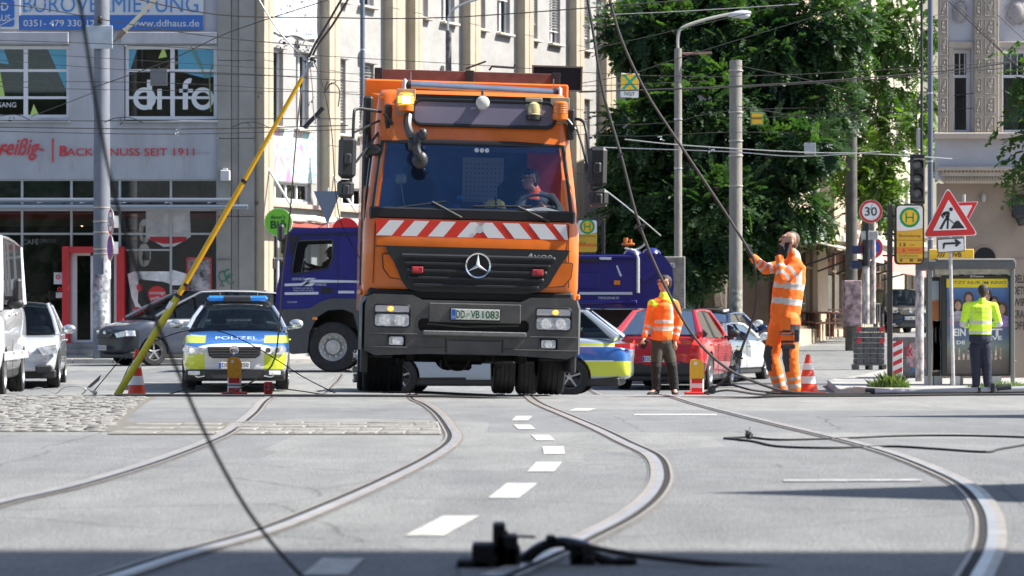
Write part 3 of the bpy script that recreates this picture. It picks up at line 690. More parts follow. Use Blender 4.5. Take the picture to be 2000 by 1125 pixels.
for i in range(n+1):
    for j in range(9):
        u=su(519)+(su(616)-su(519))*i/n;z_=8.62+1.55*j/8;v.append((u,-.06-.03*math.sin(i*.9+j*.7)*(1-j/9),z_+.03*math.sin(i*.6)))
for i in range(n):
    for j in range(8):f.append((i*9+j,(i+1)*9+j,(i+1)*9+j+1,i*9+j+1))
mb=MB();mb.add(v,f);mb.m=0;o=mb.build('banner_sheet',[mat('bleached_white',(.62,.63,.66),.7),mat('bleached_blue',(.42,.48,.60),.7)],ban3,recalc=False)
for p in o.data.polygons:
    if p.center.z<9.12:p.material_index=1
text('BÜROVERMIETUNG',ban3,mat('bleached_letter',(.45,.47,.52),.7),su(522),su(613),9.5,.5,y=-.1)
text('ddhaus',ban3,mat('bleached_white',(.6,.6,.6),.7),su(575),su(610),8.85,.16,y=-.1)
# green round shop sign on the wing and the red one further right
def round_sign(name,label,px,py,Y,r,m,rz=.0):
    p=P(px,py,Y);t=thing(name,label,'sign',p,rz)
    q=MB();q.cyl((0,-.05,0),(0,.05,0),r,n=36);q.build('sign_disc',[m],t)
    q=MB();q.cyl((0,-.03,0),(0,.055,0),r*1.03,n=36);q.build('rim',WHITEP,t)
    q=MB();q.tube([(r*.3,.08,0),(r*.8,.9,0)],.03);q.build('bracket',GALV,t);return t
t=round_sign('shop_sign','round lime green organic shop sign hanging above the cab of the blue lorry',544,434,62.5,.345,mat('lime_sign',(.16,.50,.03),.45))
GT=mat('sign_dark_green',(.02,.06,.02),.5)
text("denn's",t,GT,-.2,.18,.13,.1,y=-.06,bold=.012);text('Biō',t,GT,-.2,.2,-.06,.22,y=-.06,bold=.03)
round_sign('shop_sign','red round sign half hidden behind the roof of the blue lorry',675,452,60,.33,mat('red_disc',(.62,.02,.02),.45))
# ---------------------------------------------------------------- houses of the side street, behind the tree
def simple_house(name,label,loc,rz,W,H,cols,rows,wm,z0=0,deep=9.2,ww=1.0,wh=1.7,shop=True,gable=None,x_start=1.2,trim=None,first=3.9):
    t=thing(name,label,'building',loc,rz);holes=[];ws=[]
    pitch=(W-2*x_start)/max(cols-1,1)
    for r in range(rows):
        for c in range(cols):
            x=x_start+c*pitch;z=first+r*3.3;holes.append((x-ww/2,x+ww/2,z,z+wh));ws.append(holes[-1])
    if shop:
        for c in range(cols // 2):
            x=x_start+(c*2+.5)*pitch;holes.append((x-pitch*.7,x+pitch*.7,.4,3.0));ws.append(holes[-1])
    m_=MB();wall_holes(m_,W,z0-2,H,holes,.2);m_.build('wall',wm,t,smooth=0,recalc=False)
    for h in ws:
        if h[3]>3.2:
            window(t,*h,y=.15,muls=((h[0]+h[1])/2,),trans=(h[2]+(h[3]-h[2])*.66,),fw=.07,room=ROOMW,curtain=True)
            m_=MB();m_.box(((h[0]+h[1])/2,-.06,h[2]-.06),(ww+.4,.24,.1),.01);m_.build('sill',trim or SILL,t,smooth=0)
            m_=MB();m_.box(((h[0]+h[1])/2,-.06,h[3]+.16),(ww+.4,.2,.14),.01);m_.build('lintel',trim or SILL,t,smooth=0)
        else:
            window(t,*h,y=.18,muls=((h[0]+h[1])/2,),trans=(2.3,),fw=.09,fmat=mat('shop_frame_brown',(.18,.12,.08),.6),room=mat('brown_room',(.2,.14,.09),.9,var=.4,scale=2))
    for z in(3.35,H-.4):
        m_=MB();m_.box((W/2,-.08,z),(W+.1,.28,.2),.02);m_.build('cornice',trim or SILL,t,smooth=0)
    m_=MB();m_.box((W/2,.6+deep/2,(z0-2+H)/2),(W-.05,deep,H-z0+1.8));m_.build('rear_body',gable or wm,t,smooth=0)
    return t
BEI=mat('beige_render',(.44,.345,.25),.85,var=.10,scale=1.5,bump=.15);CRE=mat('cream_render',(.44,.41,.32),.85,var=.12,scale=1.2,bump=.15)
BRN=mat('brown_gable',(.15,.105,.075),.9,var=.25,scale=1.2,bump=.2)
ang2=math.atan2(1,.303);zb=.45
dv=Vector((.303,1)).normalized()
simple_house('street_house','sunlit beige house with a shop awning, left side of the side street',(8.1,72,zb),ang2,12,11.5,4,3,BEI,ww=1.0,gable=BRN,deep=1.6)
p2=Vector((8.1,72))+dv*12.05
simple_house('street_house','sunlit cream house further up the side street, behind the leaves',(p2.x,p2.y,zb+.2),ang2,12,16,5,4,CRE,ww=1.0)
p3=Vector((8.1,72))+dv*24.1
simple_house('street_house','farthest pale house at the end of the side street',(p3.x,p3.y,zb+.5),ang2,22,15,8,4,mat('pale_render',(.45,.42,.34),.85,var=.1,scale=1),ww=1.0)
# terrace house closing the view behind the trees
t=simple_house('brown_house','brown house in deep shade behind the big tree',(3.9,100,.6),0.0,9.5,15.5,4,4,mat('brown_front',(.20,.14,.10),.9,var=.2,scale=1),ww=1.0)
simple_house('corner_house','light house seen between the traffic signal mast and the right-hand villa',(15.2,100,.8),.25,14,17,5,4,mat('pale_render2',(.42,.39,.31),.85,var=.1,scale=1),ww=1.0)
# awning of the cafe
p=Vector((8.1,72))+dv*1.2
t=thing('cafe_awning','cream cafe awning on the beige corner house above the beer tables','awning',(p.x,p.y,zb),ang2)
mb=MB();v=[];L_=7.6
mb.add([(0,0,3.15),(L_,0,3.15),(L_,-1.5,2.75),(0,-1.5,2.75),(0,0,3.11),(L_,0,3.11),(L_,-1.5,2.71),(0,-1.5,2.71)],[(0,1,2,3),(4,5,6,7),(0,1,5,4),(1,2,6,5),(2,3,7,6),(3,0,4,7)])
for i in range(38):mb.box((.1+i*.2,-1.51,2.64),(.19,.012,.2))
mb.build('awning_cloth',mat('cream_cloth',(.66,.62,.5),.85,var=.1,scale=3),t,smooth=0)
for x in(.3,3.8,7.3):mb=MB();mb.tube([(x,0,2.2),(x,-1.4,2.7)],.03);mb.build('arm',DARKM,t)
p=Vector((8.1,72))+dv*9.8
t=thing('pink_awning','long pink shop awning further up the side street','awning',(p.x,p.y,zb),ang2)
mb=MB();mb.add([(0,0,3.3),(9,0,3.3),(9,-1.6,2.6),(0,-1.6,2.6),(0,-1.6,2.3),(9,-1.6,2.3)],[(0,1,2,3),(3,2,5,4)]);mb.build('awning_cloth',mat('pink_cloth',(.62,.25,.22),.85),t,smooth=0,recalc=False)
for x in(.2,4.5,8.8):mb=MB();mb.tube([(x,0,2.2),(x,-1.5,2.6)],.03);mb.build('arm',DARKM,t)
t=thing('cafe_sign','square cafe sign board with a hexagon on the beige corner house','sign',P(1570,448,71.4),.12)
mb=MB();mb.box((0,0,0),(.62,.12,.78),.01);mb.build('sign_board',mat('sign_greywhite',(.5,.5,.49),.6),t,smooth=0)
mb=MB();mb.prism([(.2*math.cos(R(60*k)),.08+.2*math.sin(R(60*k)))for k in range(6)],-.075,-.065);mb.build('hexagon',BLACKP,t,smooth=0)
text('to',t,WHITEP,-.12,.12,.08,.16,y=-.085,bold=.02);text('cuisine',t,BLACKP,-.25,.25,-.24,.14,y=-.07,bold=.01)
# ---------------------------------------------------------------- villa at the right
YV=52.0;sV=F/YV
def vx(px):return(px-1000)/sV
def vz(py):return CH+(H0-py)/sV
vl=thing('villa','ornate villa with a jutting bay window at the right edge of the photo','building',(0,YV,0))
VW=mat('villa_white',(.42,.42,.46),.85,var=.05,scale=2,bump=.05);VB=mat('villa_beige',(.37,.325,.275),.85,var=.08,scale=3,bump=.25,bscale=30);VL=mat('villa_lower',(.28,.225,.18),.85,var=.14,scale=.8,bump=.08)
x0_,x1_=vx(1832),vx(2160)
hol=[(vx(1861),vx(1898),vz(259),vz(95)),(vx(1957),vx(2075),vz(259),vz(95))]
mb=MB();wall_holes(mb,x1_,vz(262),vz(-150),hol,.35,x0_);mb.quad((x0_,0,vz(262)),(x0_+.8,1.5,vz(262)),(x0_+.8,1.5,9),(x0_,0,9));mb.build('bay_wall',VW,vl,smooth=0,recalc=False)
mb=MB();mb.box(((x0_+x1_)/2,.2,vz(305)),(x1_-x0_,.4,(362-272)/sV));mb.build('bay_apron',VW,vl,smooth=0)
for h in hol:
    window(vl,*h,y=.25,trans=(vz(147),),muls=()if h[1]-h[0]<.6 else(),fw=.075,room=mat('villa_room',(.12,.12,.12),.9,var=.2),curtain=True)
for i,(a,b)in enumerate(((1868,1898),(1965,2070))):
    mb=MB();k=3 if i==0 else 8
    for j in range(1,k):mb.box((vx(a+(b-a)*j/k),.24,vz(120)),(.02,.03,.5))
    mb.build('glazing_bar',FRAMEW,vl,smooth=0)
mb=MB();mb.box(((vx(1832)+vx(2160))/2,-.1,vz(267)),(x1_-x0_+.3,.4,.13),.02);mb.box(((x0_+x1_)/2,-.06,vz(330)),(x1_-x0_+.12,.3,.08),.01)
mb.box(((x0_+x1_)/2,0.0,vz(340)),(x1_-x0_-.1,.25,.12),.03);mb.box(((x0_+x1_)/2,.1,vz(352)),(x1_-x0_-.25,.25,.12),.04)
mb.build('cornice',VB,vl,smooth=0)
mb=MB()
for j in range(44):mb.box((x0_+.08+j*.077,-.11,vz(334.5)),(.04,.1,.05));
for j in range(60):mb.box((x0_+.12+j*.055,-.05,vz(349)),(.03,.14,.05))
mb.build('dentil_row',VB,vl,smooth=0,kind='stuff')
mb=MB()  # pilasters + surrounds
for a,b in((1832,1850),(1901,1949)):mb.box((vx((a+b)/2),-.05,vz(80)),((b-a)/sV,.14,(262+100)/sV),.01)
for a,b,c,d in((1851,1901,82,94),(1949,2082,82,94)):mb.box((vx((a+b)/2),-.02,vz((c+d)/2)),((b-a)/sV,.1,(d-c)/sV),.01)
for a,b in((1851,1861),(1949,1957)):mb.box((vx((a+b)/2),-.02,vz(177)),((b-a)/sV,.1,166/sV),.01)
mb.build('pilaster',VB,vl,smooth=0)
orn=MB()
def orn_mesh(seed):
    rnd=random.Random(seed);q=MB();
    for(cx_,cz_,w_,h_)in((0,.165,.2,.02),(0,-.165,.2,.02),(-.09,0,.02,.33),(.09,0,.02,.33)):q.box((cx_,-.02,cz_),(w_,.05,h_),.006)
    for k in range(6):q.sphere((rnd.uniform(-.04,.04),-.015,rnd.uniform(-.11,.11)),(rnd.uniform(.02,.04),.04,rnd.uniform(.03,.05)),8,6)
    return q.build('ornament_panel',VB,vl)
prot=[orn_mesh(k)for k in range(4)]
for o in prot:bpy.data.objects.remove(o)if False else None
k=0
for cxp,w in((1841,.8),(1908.5,.62),(1931,1.1)):
    for r in range(9):
        o=prot[k]if k<4 else prot[k % 4].copy()
        if k>=4:COL.objects.link(o)
        o.location=(vx(cxp),-.125,vz(245-r*38));o.scale=(w,.45,1);k+=1
for cxp in(1875,1987):
    q=MB();q.sphere((0,0,0),(.12,.05,.2),12,8);q.sphere((0,-.03,0),(.075,.05,.13),12,8)
    for sgn in(-1,1):
        q.tube([(sgn*.10,-.01,.12),(sgn*.14,-.01,.06),(sgn*.1,-.01,-.02),(sgn*.13,-.01,-.1),(sgn*.03,-.01,-.22)],.018,6)
    q.tube([(-.1,-.01,.18),(0,-.02,.24),(.1,-.01,.18)],.018,6)
    o=q.build('cartouche',mat('cartouche_grey',(.30,.28,.28),.8),vl,loc=(vx(cxp),-.03,vz(23)));o.scale=(1.1 if cxp<1900 else 1.7,1,1.1 if cxp<1900 else 1.3)
mb=MB();hl=[(vx(1910),vx(1952),vz(760),vz(500))]
wall_holes(mb,x1_,vz(800),vz(356),hl,.3,vx(1836));
o=mb.build('lower_wall',VL,vl,smooth=0,recalc=False);o.location.y=.45
mb=MB();mb.cyl((vx(1931),.42,vz(503)),(vx(1931),.5,vz(503)),.23,n=24);mb.box((vx(1931),.46,vz(620)),(.46,.06,2.5));mb.build('arched_opening',mat('opening_dark',(.012,.012,.014),.9),vl,smooth=0)
mb=MB();mb.cyl((vx(1931),.43,vz(503)),(vx(1931),.445,vz(503)),.27,n=24);mb.build('arch_trim',VL,vl)
mb=MB();mb.sphere((vx(1928),.38,vz(384)),(.05,.05,.1));mb.build('wall_lamp',mat('lampgrey',(.4,.4,.38),.6),vl)
mb=MB();mb.box((vx(2004),.3,vz(402)),(.45,.3,.5),.05);mb.cyl((vx(2000),.3,vz(425)),(vx(2000),.3,vz(440)),.12,.05);mb.build('wall_lantern',DARKM,vl,smooth=0)
mb=MB();mb.box((vx(2015),.42,vz(560)),(.62,.03,1.2));o=mb.build('poster_board',VL,vl,smooth=0)
for i,s_ in enumerate(('DELL','DETE','WIR','KRAF','OFE')):text(s_,vl,BLACKP,vx(1986),vx(2012),vz(544+i*23),.17,y=.395,bold=.01)
# ================================================================== VEGETATION
def leaf_mat(name,c1,c2,tr=.35):
    m=bpy.data.materials.new(name);m.use_nodes=True;nt=m.node_tree;N=nt.nodes.new;L=nt.links.new;b=nt.nodes['Principled BSDF']
    tc=N('ShaderNodeTexCoord');n=N('ShaderNodeTexNoise');n.inputs['Scale'].default_value=1.1;n.inputs['Detail'].default_value=6;L(tc.outputs['Object'],n.inputs['Vector'])
    r=N('ShaderNodeValToRGB');r.color_ramp.elements[0].position=.35;r.color_ramp.elements[0].color=(*c1,1);r.color_ramp.elements[1].position=.7;r.color_ramp.elements[1].color=(*c2,1)
    L(n.outputs[0],r.inputs[0]);L(r.outputs[0],b.inputs['Base Color']);b.inputs['Roughness'].default_value=.5;b.inputs['Specular IOR Level'].default_value=.4
    t=N('ShaderNodeBsdfTranslucent');mx=N('ShaderNodeMixShader');mx.inputs[0].default_value=tr
    g=N('ShaderNodeMix');g.data_type='RGBA';g.blend_type='MULTIPLY';g.inputs[0].default_value=1;g.inputs[7].default_value=(1.6,1.9,.5,1)
    L(r.outputs[0],g.inputs[6]);L(g.outputs[2],t.inputs['Color'])
    L(b.outputs[0],mx.inputs[1]);L(t.outputs[0],mx.inputs[2]);L(mx.outputs[0],nt.nodes['Material Output'].inputs['Surface']);return m
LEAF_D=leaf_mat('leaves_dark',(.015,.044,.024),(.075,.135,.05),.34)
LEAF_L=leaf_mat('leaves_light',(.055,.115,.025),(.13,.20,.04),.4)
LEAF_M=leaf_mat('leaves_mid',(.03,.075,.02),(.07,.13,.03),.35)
BARK=mat('bark',(.10,.08,.06),.9,var=.35,scale=6,bump=.6,bscale=20)
def fronds(centers,dirs,L_=.55,pairs=6,ll=.17,lw=.055):
    """pinnate leaves: one mesh array of leaflet quads"""
    T=[]
    for k in range(pairs+1):
        x=L_*(.18+.82*k/pairs)
        for sgn in((-1,1)if k<pairs else(0,)):
            d=np.array([.45,sgn*1.0,-.25])if sgn else np.array([1,0,-.3]);d=d/np.linalg.norm(d);w=np.cross(d,[0,0,1.]);w /= np.linalg.norm(w)
            p=np.array([x,0,-.35*x*x/L_]);a=ll*(1-.3*k/pairs)
            T+=[p,p+d*a*.45+w*lw,p+d*a,p+d*a*.45-w*lw]
    T=np.array(T);n=len(centers);dx=dirs/np.linalg.norm(dirs,axis=1,keepdims=True)
    up=np.tile([0,0,1.],(n,1))+RNG.normal(0,.35,(n,3));dy=np.cross(up,dx);dy /= np.linalg.norm(dy,axis=1,keepdims=True);dz=np.cross(dx,dy)
    s=RNG.uniform(.7,1.25,(n,1,1));Tj=T[None]*s+RNG.normal(0,.012,(n,len(T),3))
    V=centers[:,None,:]+Tj[...,0:1]*dx[:,None]+Tj[...,1:2]*dy[:,None]+Tj[...,2:3]*dz[:,None]
    return V.reshape(-1,3)
def fast_quads(name,V,m,parent=None,kind=None):
    n=len(V)// 4;me=bpy.data.meshes.new(name);me.vertices.add(len(V));me.vertices.foreach_set('co',V.astype(np.float32).ravel())
    me.loops.add(n*4);me.loops.foreach_set('vertex_index',np.arange(n*4,dtype=np.int32));me.polygons.add(n)
    me.polygons.foreach_set('loop_start',np.arange(0,n*4,4,dtype=np.int32));me.update(calc_edges=True);me.validate()
    for mm in(m if isinstance(m,list)else[m]):me.materials.append(mm)
    o=bpy.data.objects.new(name,me);COL.objects.link(o)
    if parent:o.parent=parent
    if kind:o['kind']=kind
    return o
def crown_pts(blobs,n,shell=.55):
    """blobs: (x,y,z,rx,ry,rz,weight)"""
    w=np.array([b[6]for b in blobs],float);w /= w.sum();idx=RNG.choice(len(blobs),n,p=w);B=np.array([b[:6]for b in blobs])[idx]
    d=RNG.normal(size=(n,3));d /= np.linalg.norm(d,axis=1,keepdims=True);r=RNG.uniform(shell,1,(n,1))**.6+RNG.normal(0,.07,(n,1))
    c=B[:,:3]+d*r*B[:,3:6]
    # clumping: pull towards random clump centres
    k=max(8,n // 26);cc=c[RNG.choice(n,k)];j=RNG.integers(0,k,n);near=np.linalg.norm(c-cc[j],axis=1)<1.6
    c[near]=c[near]*.35+cc[j][near]*.65+RNG.normal(0,.16,(near.sum(),3))
    d2=d+RNG.normal(0,.5,d.shape);d2[:,2]-= .35
    return c,d2
def blob(px,py,Y,r,w=None,ry=None,sq=.85):
    s=F/Y;p=P(px,py,Y);rr=r/s;return(p.x,p.y,p.z,rr,ry or rr*.8,rr*sq,(w or r*r/1000))
def tree(name,label,base,blobs,n,leafm,limbs,trunk_r=.28,group=None,**kw):
    t=thing(name,label,'tree',base,group=group);bx=Vector(base)
    c,d=crown_pts(blobs,n);V=fronds(c,d,**kw)-np.array(base);fast_quads('crown',V,leafm,t)
    mb=MB()
    for L in limbs:
        pts=[Vector(p)-bx for p in L];pts=crom(pts,4);m=len(pts);mb.tube(pts,[trunk_r*(1-.8*i/m)for i in range(m)],8)
    mb.build('trunk',BARK,t);return t
YT=67
bl=[blob(*a[:3],a[3])for a in((1268,70,YT,80),(1255,260,66,72),(1290,400,66,95),(1370,60,YT,95),(1380,230,66,110),(1400,420,65,100),(1500,110,YT,105),(1500,300,66,85),
      (1545,400,65,50),(1480,470,65,45),(1600,60,YT,90),(1590,200,YT,75),(1232,480,66,60),(1330,500,65,70),(1450,30,68,80),(1330,20,68,60),(1580,290,65,45),(1225,350,66,40))]
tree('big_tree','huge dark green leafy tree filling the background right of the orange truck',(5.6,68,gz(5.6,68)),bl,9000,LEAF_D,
     [[(5.6,68,0),(5.7,68,3),(4.9,67.6,6),(4.0,67.5,9.5)],[(5.6,68,2),(6.0,67.5,5),(6.3,67.3,8),(7.4,67,11)],[(5.6,68,1.5),(5.2,67.3,5),(5.9,67,8.2),(6.0,67,11)],
      [(5.9,67.6,4.5),(7.2,67.2,6.3),(8.6,67,7.3)],[(5.0,67.6,5.5),(3.6,67.2,7),(3.0,67,8.6)]])
bl=[blob(*a[:3],a[3])for a in((1680,60,78,75),(1720,160,78,55),(1770,60,78,60),(1640,240,78,45),(1790,180,79,50),(1700,300,78,50),(1740,260,79,35),(1560,430,76,30),(1610,440,77,24))]
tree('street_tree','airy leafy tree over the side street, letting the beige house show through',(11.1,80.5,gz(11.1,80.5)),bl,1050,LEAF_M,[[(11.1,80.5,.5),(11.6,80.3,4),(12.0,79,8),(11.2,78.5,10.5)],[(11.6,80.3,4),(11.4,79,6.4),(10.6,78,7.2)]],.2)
bl=[blob(*a[:3],a[3])for a in((1700,360,76,45),(1740,400,76,40),(1660,340,77,32),(1720,300,76,34),(1790,240,76,26),(1830,300,74,22))]
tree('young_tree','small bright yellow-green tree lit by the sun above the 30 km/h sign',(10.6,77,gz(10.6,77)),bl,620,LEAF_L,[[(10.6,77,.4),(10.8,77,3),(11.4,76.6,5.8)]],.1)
bl=[blob(*a[:3],a[3])for a in((2040,320,30,60),(2030,110,30,48),(2120,200,30,110),(2015,365,30,26))]
tree('roadside_tree','near tree at the right edge whose leaf tips hang into the photo',(8.6,30.6,0),bl,700,LEAF_M,[[(8.6,30.6,0),(8.5,30.6,2),(7.6,30.2,3.6),(6.9,30,4.2)]],.12,L_=.36,pairs=6,ll=.13,lw=.026)
bl=[blob(*a[:3],a[3],sq=.6)for a in((1370,540,70,40),(1410,520,70,45),(1440,560,71,30),(1340,580,70,35))]
for i,(nm,lab,bb,mm)in enumerate((('bush','green bush behind the lamp mast beside the blue skip lorry',[blob(1370,555,70,42),blob(1400,520,70,40)],LEAF_M),('bush','bush growing over the fence behind the walker in green',[blob(1450,540,74,40),blob(1480,500,74,30)],LEAF_D))):
    t=thing(nm,lab,'bush',(bb[0][0],bb[0][1],gz(bb[0][0],bb[0][1])));c,d=crown_pts(bb,420,.3);fast_quads('foliage',fronds(c,d,L_=.3,pairs=4,ll=.12,lw=.04)-np.array(t.location),mm,t)
    mb=MB();mb.tube([(0,0,0),(.1,0,1.2)],.05);mb.build('stem',BARK,t)
def grass(name,label,c,r,n,h,m,cat='grass'):
    V=[]
    for _ in range(n):
        a=random.uniform(0,6.28);q=r*random.random()**.6;x,y=c[0]+q*math.cos(a),c[1]+q*.6*math.sin(a);b=random.uniform(0,3.14);w=.008
        hh=h*random.uniform(.3,1)*(1.15-q/r*.7);lx,ly=random.gauss(0,.35)*hh,random.gauss(0,.3)*hh;cb,sb=math.cos(b)*w,math.sin(b)*w
        z=c[2];V+=[(x-cb,y-sb,z),(x+cb,y+sb,z),(x+lx*.5+cb,y+ly*.5+sb,z+hh*.7),(x+lx,y+ly,z+hh)]
    o=fast_quads(name,np.array(V),m);tag(o,label,cat);return o
GRS=leaf_mat('grass_blades',(.08,.13,.03),(.22,.26,.09),.3)
def on(px,Y,up=0.0):x=X(px,Y);return(x,Y,gz(x,Y)+up)
o=grass('weed_tuft','tuft of yellowish grass and weeds at the foot of the tram stop pole',on(1736,41.5,.12),.36,700,.32,GRS);o['kind']='stuff'
o=grass('weed_patch','weeds along the foot of the bus shelter',(on(1960,45,.12)),.7,500,.14,GRS);o['kind']='stuff'
# ================================================================== STREET FURNITURE
STICK=mat('old_stickers',(.22,.21,.21),.8,var=.8,scale=9,col2=(.40,.37,.36),detail=8,stretch=(1,1,.5))
def pole(name,label,cat,px,Y,top,r,m,r1=None,z0=None,sink=.0,n=16,part='mast'):
    b=on(px,Y);t=thing(name,label,cat,b);mb=MB();mb.cyl((0,0,-.05),(0,0,Z(top,Y)-b[2]),r,r1 or r,n);mb.build(part,m,t);return t
def rings(t,zs,r,m=None,h=.03):
    for z in zs:mb=MB();mb.cyl((0,0,z),(0,0,z+h),r,n=16);mb.build('clamp_band',m or GALV,t)
POSTER=[mat('poster_a',(.32,.32,.34),.7,var=.6,scale=9,detail=8),mat('poster_b',(.14,.04,.08),.7,var=.9,scale=8,col2=(.28,.2,.22),detail=8),mat('poster_c',(.2,.3,.42),.7,var=.8,scale=9,col2=(.6,.6,.58),detail=8)]
def wrap(t,r,a0,a1,z0,z1,m,name='poster'):
    mb=MB();n=8;v=[]
    for i in range(n+1):a=R(a0+(a1-a0)*i/n);v+=[(r*math.cos(a),r*math.sin(a),z0+random.uniform(-.03,.03)),(r*math.cos(a),r*math.sin(a),z1+random.uniform(-.03,.03))]
    mb.add(v,[(2*i,2*i+2,2*i+3,2*i+1)for i in range(n)]);return mb.build(name,m,t,recalc=False)
tm=pole('tram_mast','thick grey concrete mast pasted with flyers in front of the bakery door','mast',199,61.9,-60,.225,CONCB,.19)
tm.location.z+=.12
for z0,z1,a0,a1,k in((.75,1.9,200,262,0),(.9,2.1,245,330,2),(1.5,2.6,290,335,0),(1.2,1.9,190,235,1),(.5,1.1,250,300,0),(2.0,2.5,305,350,2),(1.7,2.1,225,262,1)):wrap(tm,.232,a0,a1,z0,z1,POSTER[k])
rings(tm,(Z(413,61.9),Z(440,61.9),Z(461,61.9),Z(494,61.9),Z(503,61.9)),.222,mat('copper_band',(.5,.38,.3),.5,.4))
mb=MB();mb.box((.0-.03,-.24,Z(81,61.9)),(.68,.03,.58),.01);mb.build('bracket_plate',mat('plate_grey',(.42,.46,.50),.5,.3,var=.12,scale=3),tm,smooth=0)
mb=MB();mb.box((-.0,-.27,Z(48,61.9)),(.12,.1,.18),.02);mb.sphere((-.0,-.3,Z(44,61.9)),.06);mb.build('insulator_clamp',DARKM,tm)
rod=thing('strain_rod','long cream insulator rod slanting up from the thick mast plate','rod',P(222,82,60.5))
mb=MB();q=P(310,-8,59)-P(222,82,60.5);mb.tube([q*.12,q*1.0],.05,10);mb.build('rod',mat('cream_rod',(.62,.58,.45),.5),rod)
mb=MB();mb.tube([q*0,q*.08,q*.12,q*.26],[.015,.03,.062,.062],10);mb.build('rod_tip',mat('brown_tip',(.22,.15,.11),.6),rod)
def round_traffic_sign(px,py,Y,r,kind,label,rz=0.0,back=True,parent_t=None):
    p=P(px,py,Y);t=thing('traffic_sign',label,'traffic sign',p,rz)
    q=MB();q.cyl((0,0,0),(0,.02,0),r,n=32);q.build('sign_plate',GALV,t)
    q=MB();disc(q,(0,0),0,r,32,-.003);q.build('sign_rim',WHITEP,t,smooth=0,recalc=False)
    q=MB();disc(q,(0,0),r*.76,r*.97,32,-.006);q.build('red_ring',REDP,t,smooth=0,recalc=False)
    if kind in('50','30'):text(kind,t,BLACKP,-r*.52,r*.52,0,r*.75,y=-.008,bold=.01)
    else:
        q=MB();disc(q,(0,0),0,r*.76,32,-.005);q.build('blue_field',BLUEP,t,smooth=0,recalc=False)
        q=MB()
        for a in((45,135)if kind=='x' else(135,)):
            c_,s_=math.cos(R(a)),math.sin(R(a));w=r*.085;e=r*.78
            q.add([(c_*e-s_*w,-.007-.001*(a>90),s_*e+c_*w),(c_*e+s_*w,-.007,s_*e-c_*w),(-c_*e+s_*w,-.007,-s_*e-c_*w),(-c_*e-s_*w,-.007,-s_*e+c_*w)],[(0,1,2,3)])
        q.build('red_bar',REDP,t,smooth=0,recalc=False)
    return t
t=round_traffic_sign(216,433,61.3,.32,'50','50 km/h speed limit sign turned sideways on the flyer-covered mast',R(-68));mb=MB();mb.box((0,.1,0),(.06,.2,.3));mb.build('clamp',GALV,t)
t=round_traffic_sign(215,484,61.3,.32,'x','no stopping sign turned sideways below the 50 sign on the mast',R(-68));mb=MB();mb.box((0,.1,0),(.06,.2,.3));mb.build('clamp',GALV,t)
# slim masts
t=pole('steel_mast','slim blue-grey steel mast left of the orange truck','mast',708,57.5,-40,.055,mat('blue_grey_steel',(.12,.14,.18),.5,.4),part='mast');rings(t,(3.1,4.2,5.6,7.4),.062)
t=pole('street_lamp','dark street lamp with a thin curved arm rising behind the orange truck','lamp',876,66,60,.085,mat('mottled_dark',(.10,.10,.10),.9,var=.8,scale=10),.08)
zt=Z(60,66)-t.location.z
mb=MB();mb.tube(crom([(0,0,zt-.1),(0,0,zt+.35),(.2,0,zt+.62),(.8,0,zt+.85),(1.6,0,zt+1.02)],5),.03,8);mb.build('lamp_arm',GALV,t)
mb=MB();mb.sphere((1.95,0,zt+1.03),(.38,.13,.1),14,8);mb.build('lamp_head',mat('lamp_white',(.55,.55,.52),.4),t)
t=pole('street_lamp','concrete street lamp with a long curved arm and grey head in front of the tree','lamp',1324.5,60,95,.098,CONC,.09)
zt=Z(95,60)-t.location.z
mb=MB();mb.tube(crom([(0,0,zt-.1),(0,0,zt+.3),(.12,0,zt+.52),(.7,0,zt+.72),(1.35,0,zt+.86)],5),.038,8);mb.build('lamp_arm',mat('arm_cream',(.45,.44,.38),.6),t)
mb=MB();mb.sphere((0,0,0),(.30,.13,.09),14,8);mb.sphere((.1,0,-.05),(.16,.11,.08),12,8);o=mb.build('lamp_head',mat('lamp_grey',(.5,.52,.54),.35),t,loc=(1.5,0,zt+.84));o.rotation_euler.y=-.12
mb=MB();mb.tube([(.1,0,zt-.12),(.82,0,zt-.1)],.03);mb.build('insulator',mat('insulator_brown',(.4,.22,.18),.5),t);rings(t,(1.55,4.9,6.1),.104)
mb=MB();mb.box((.04,-.12,1.62),(.2,.05,.2),.01);mb.build('number_plate',mat('plate_brown',(.3,.17,.1),.6),t)
t=pole('concrete_mast','stout concrete mast standing right of the lamp, before the walker in green','mast',1437,59,118,.165,CONC,.15)
rings(t,(Z(125,59),Z(206,59),Z(262,59),Z(350,59),Z(291,59)),.175,mat('worn_band',(.42,.40,.36),.6,.2));wrap(t,.172,225,330,1.35,1.95,mat('band_poster',(.5,.5,.42),.8,var=.8,scale=8,col2=(.25,.25,.2)))
t=pole('dark_mast','dark mast with a pasted poster box, right of the beer tables','mast',1663,70,-60,.18,mat('dark_concrete',(.10,.095,.085),.9,var=.3,scale=3),.14)
mb=MB();mb.box((0,-.05,1.35),(.5,.5,1.3),.02);mb.build('poster_box',POSTER[1],t,smooth=0);mb=MB();mb.box((0,-.303,1.35),(.44,.006,1.2));mb.build('poster',mat('pink_poster',(.25,.1,.13),.8,var=.9,scale=4,col2=(.33,.24,.25)),t,smooth=0)
t=pole('steel_mast','tall blue-grey steel mast right behind the traffic light','mast',1817,50.5,-60,.055,mat('blue_grey_steel',(.12,.14,.18),.5,.4));rings(t,(3.0,4.6,6),.062)
mb=MB();mb.box((-.22,0,Z(270,50.5)-t.location.z),(.12,.12,.42),.02);mb.build('control_box',mat('box_grey',(.36,.36,.35),.5),t,smooth=0)
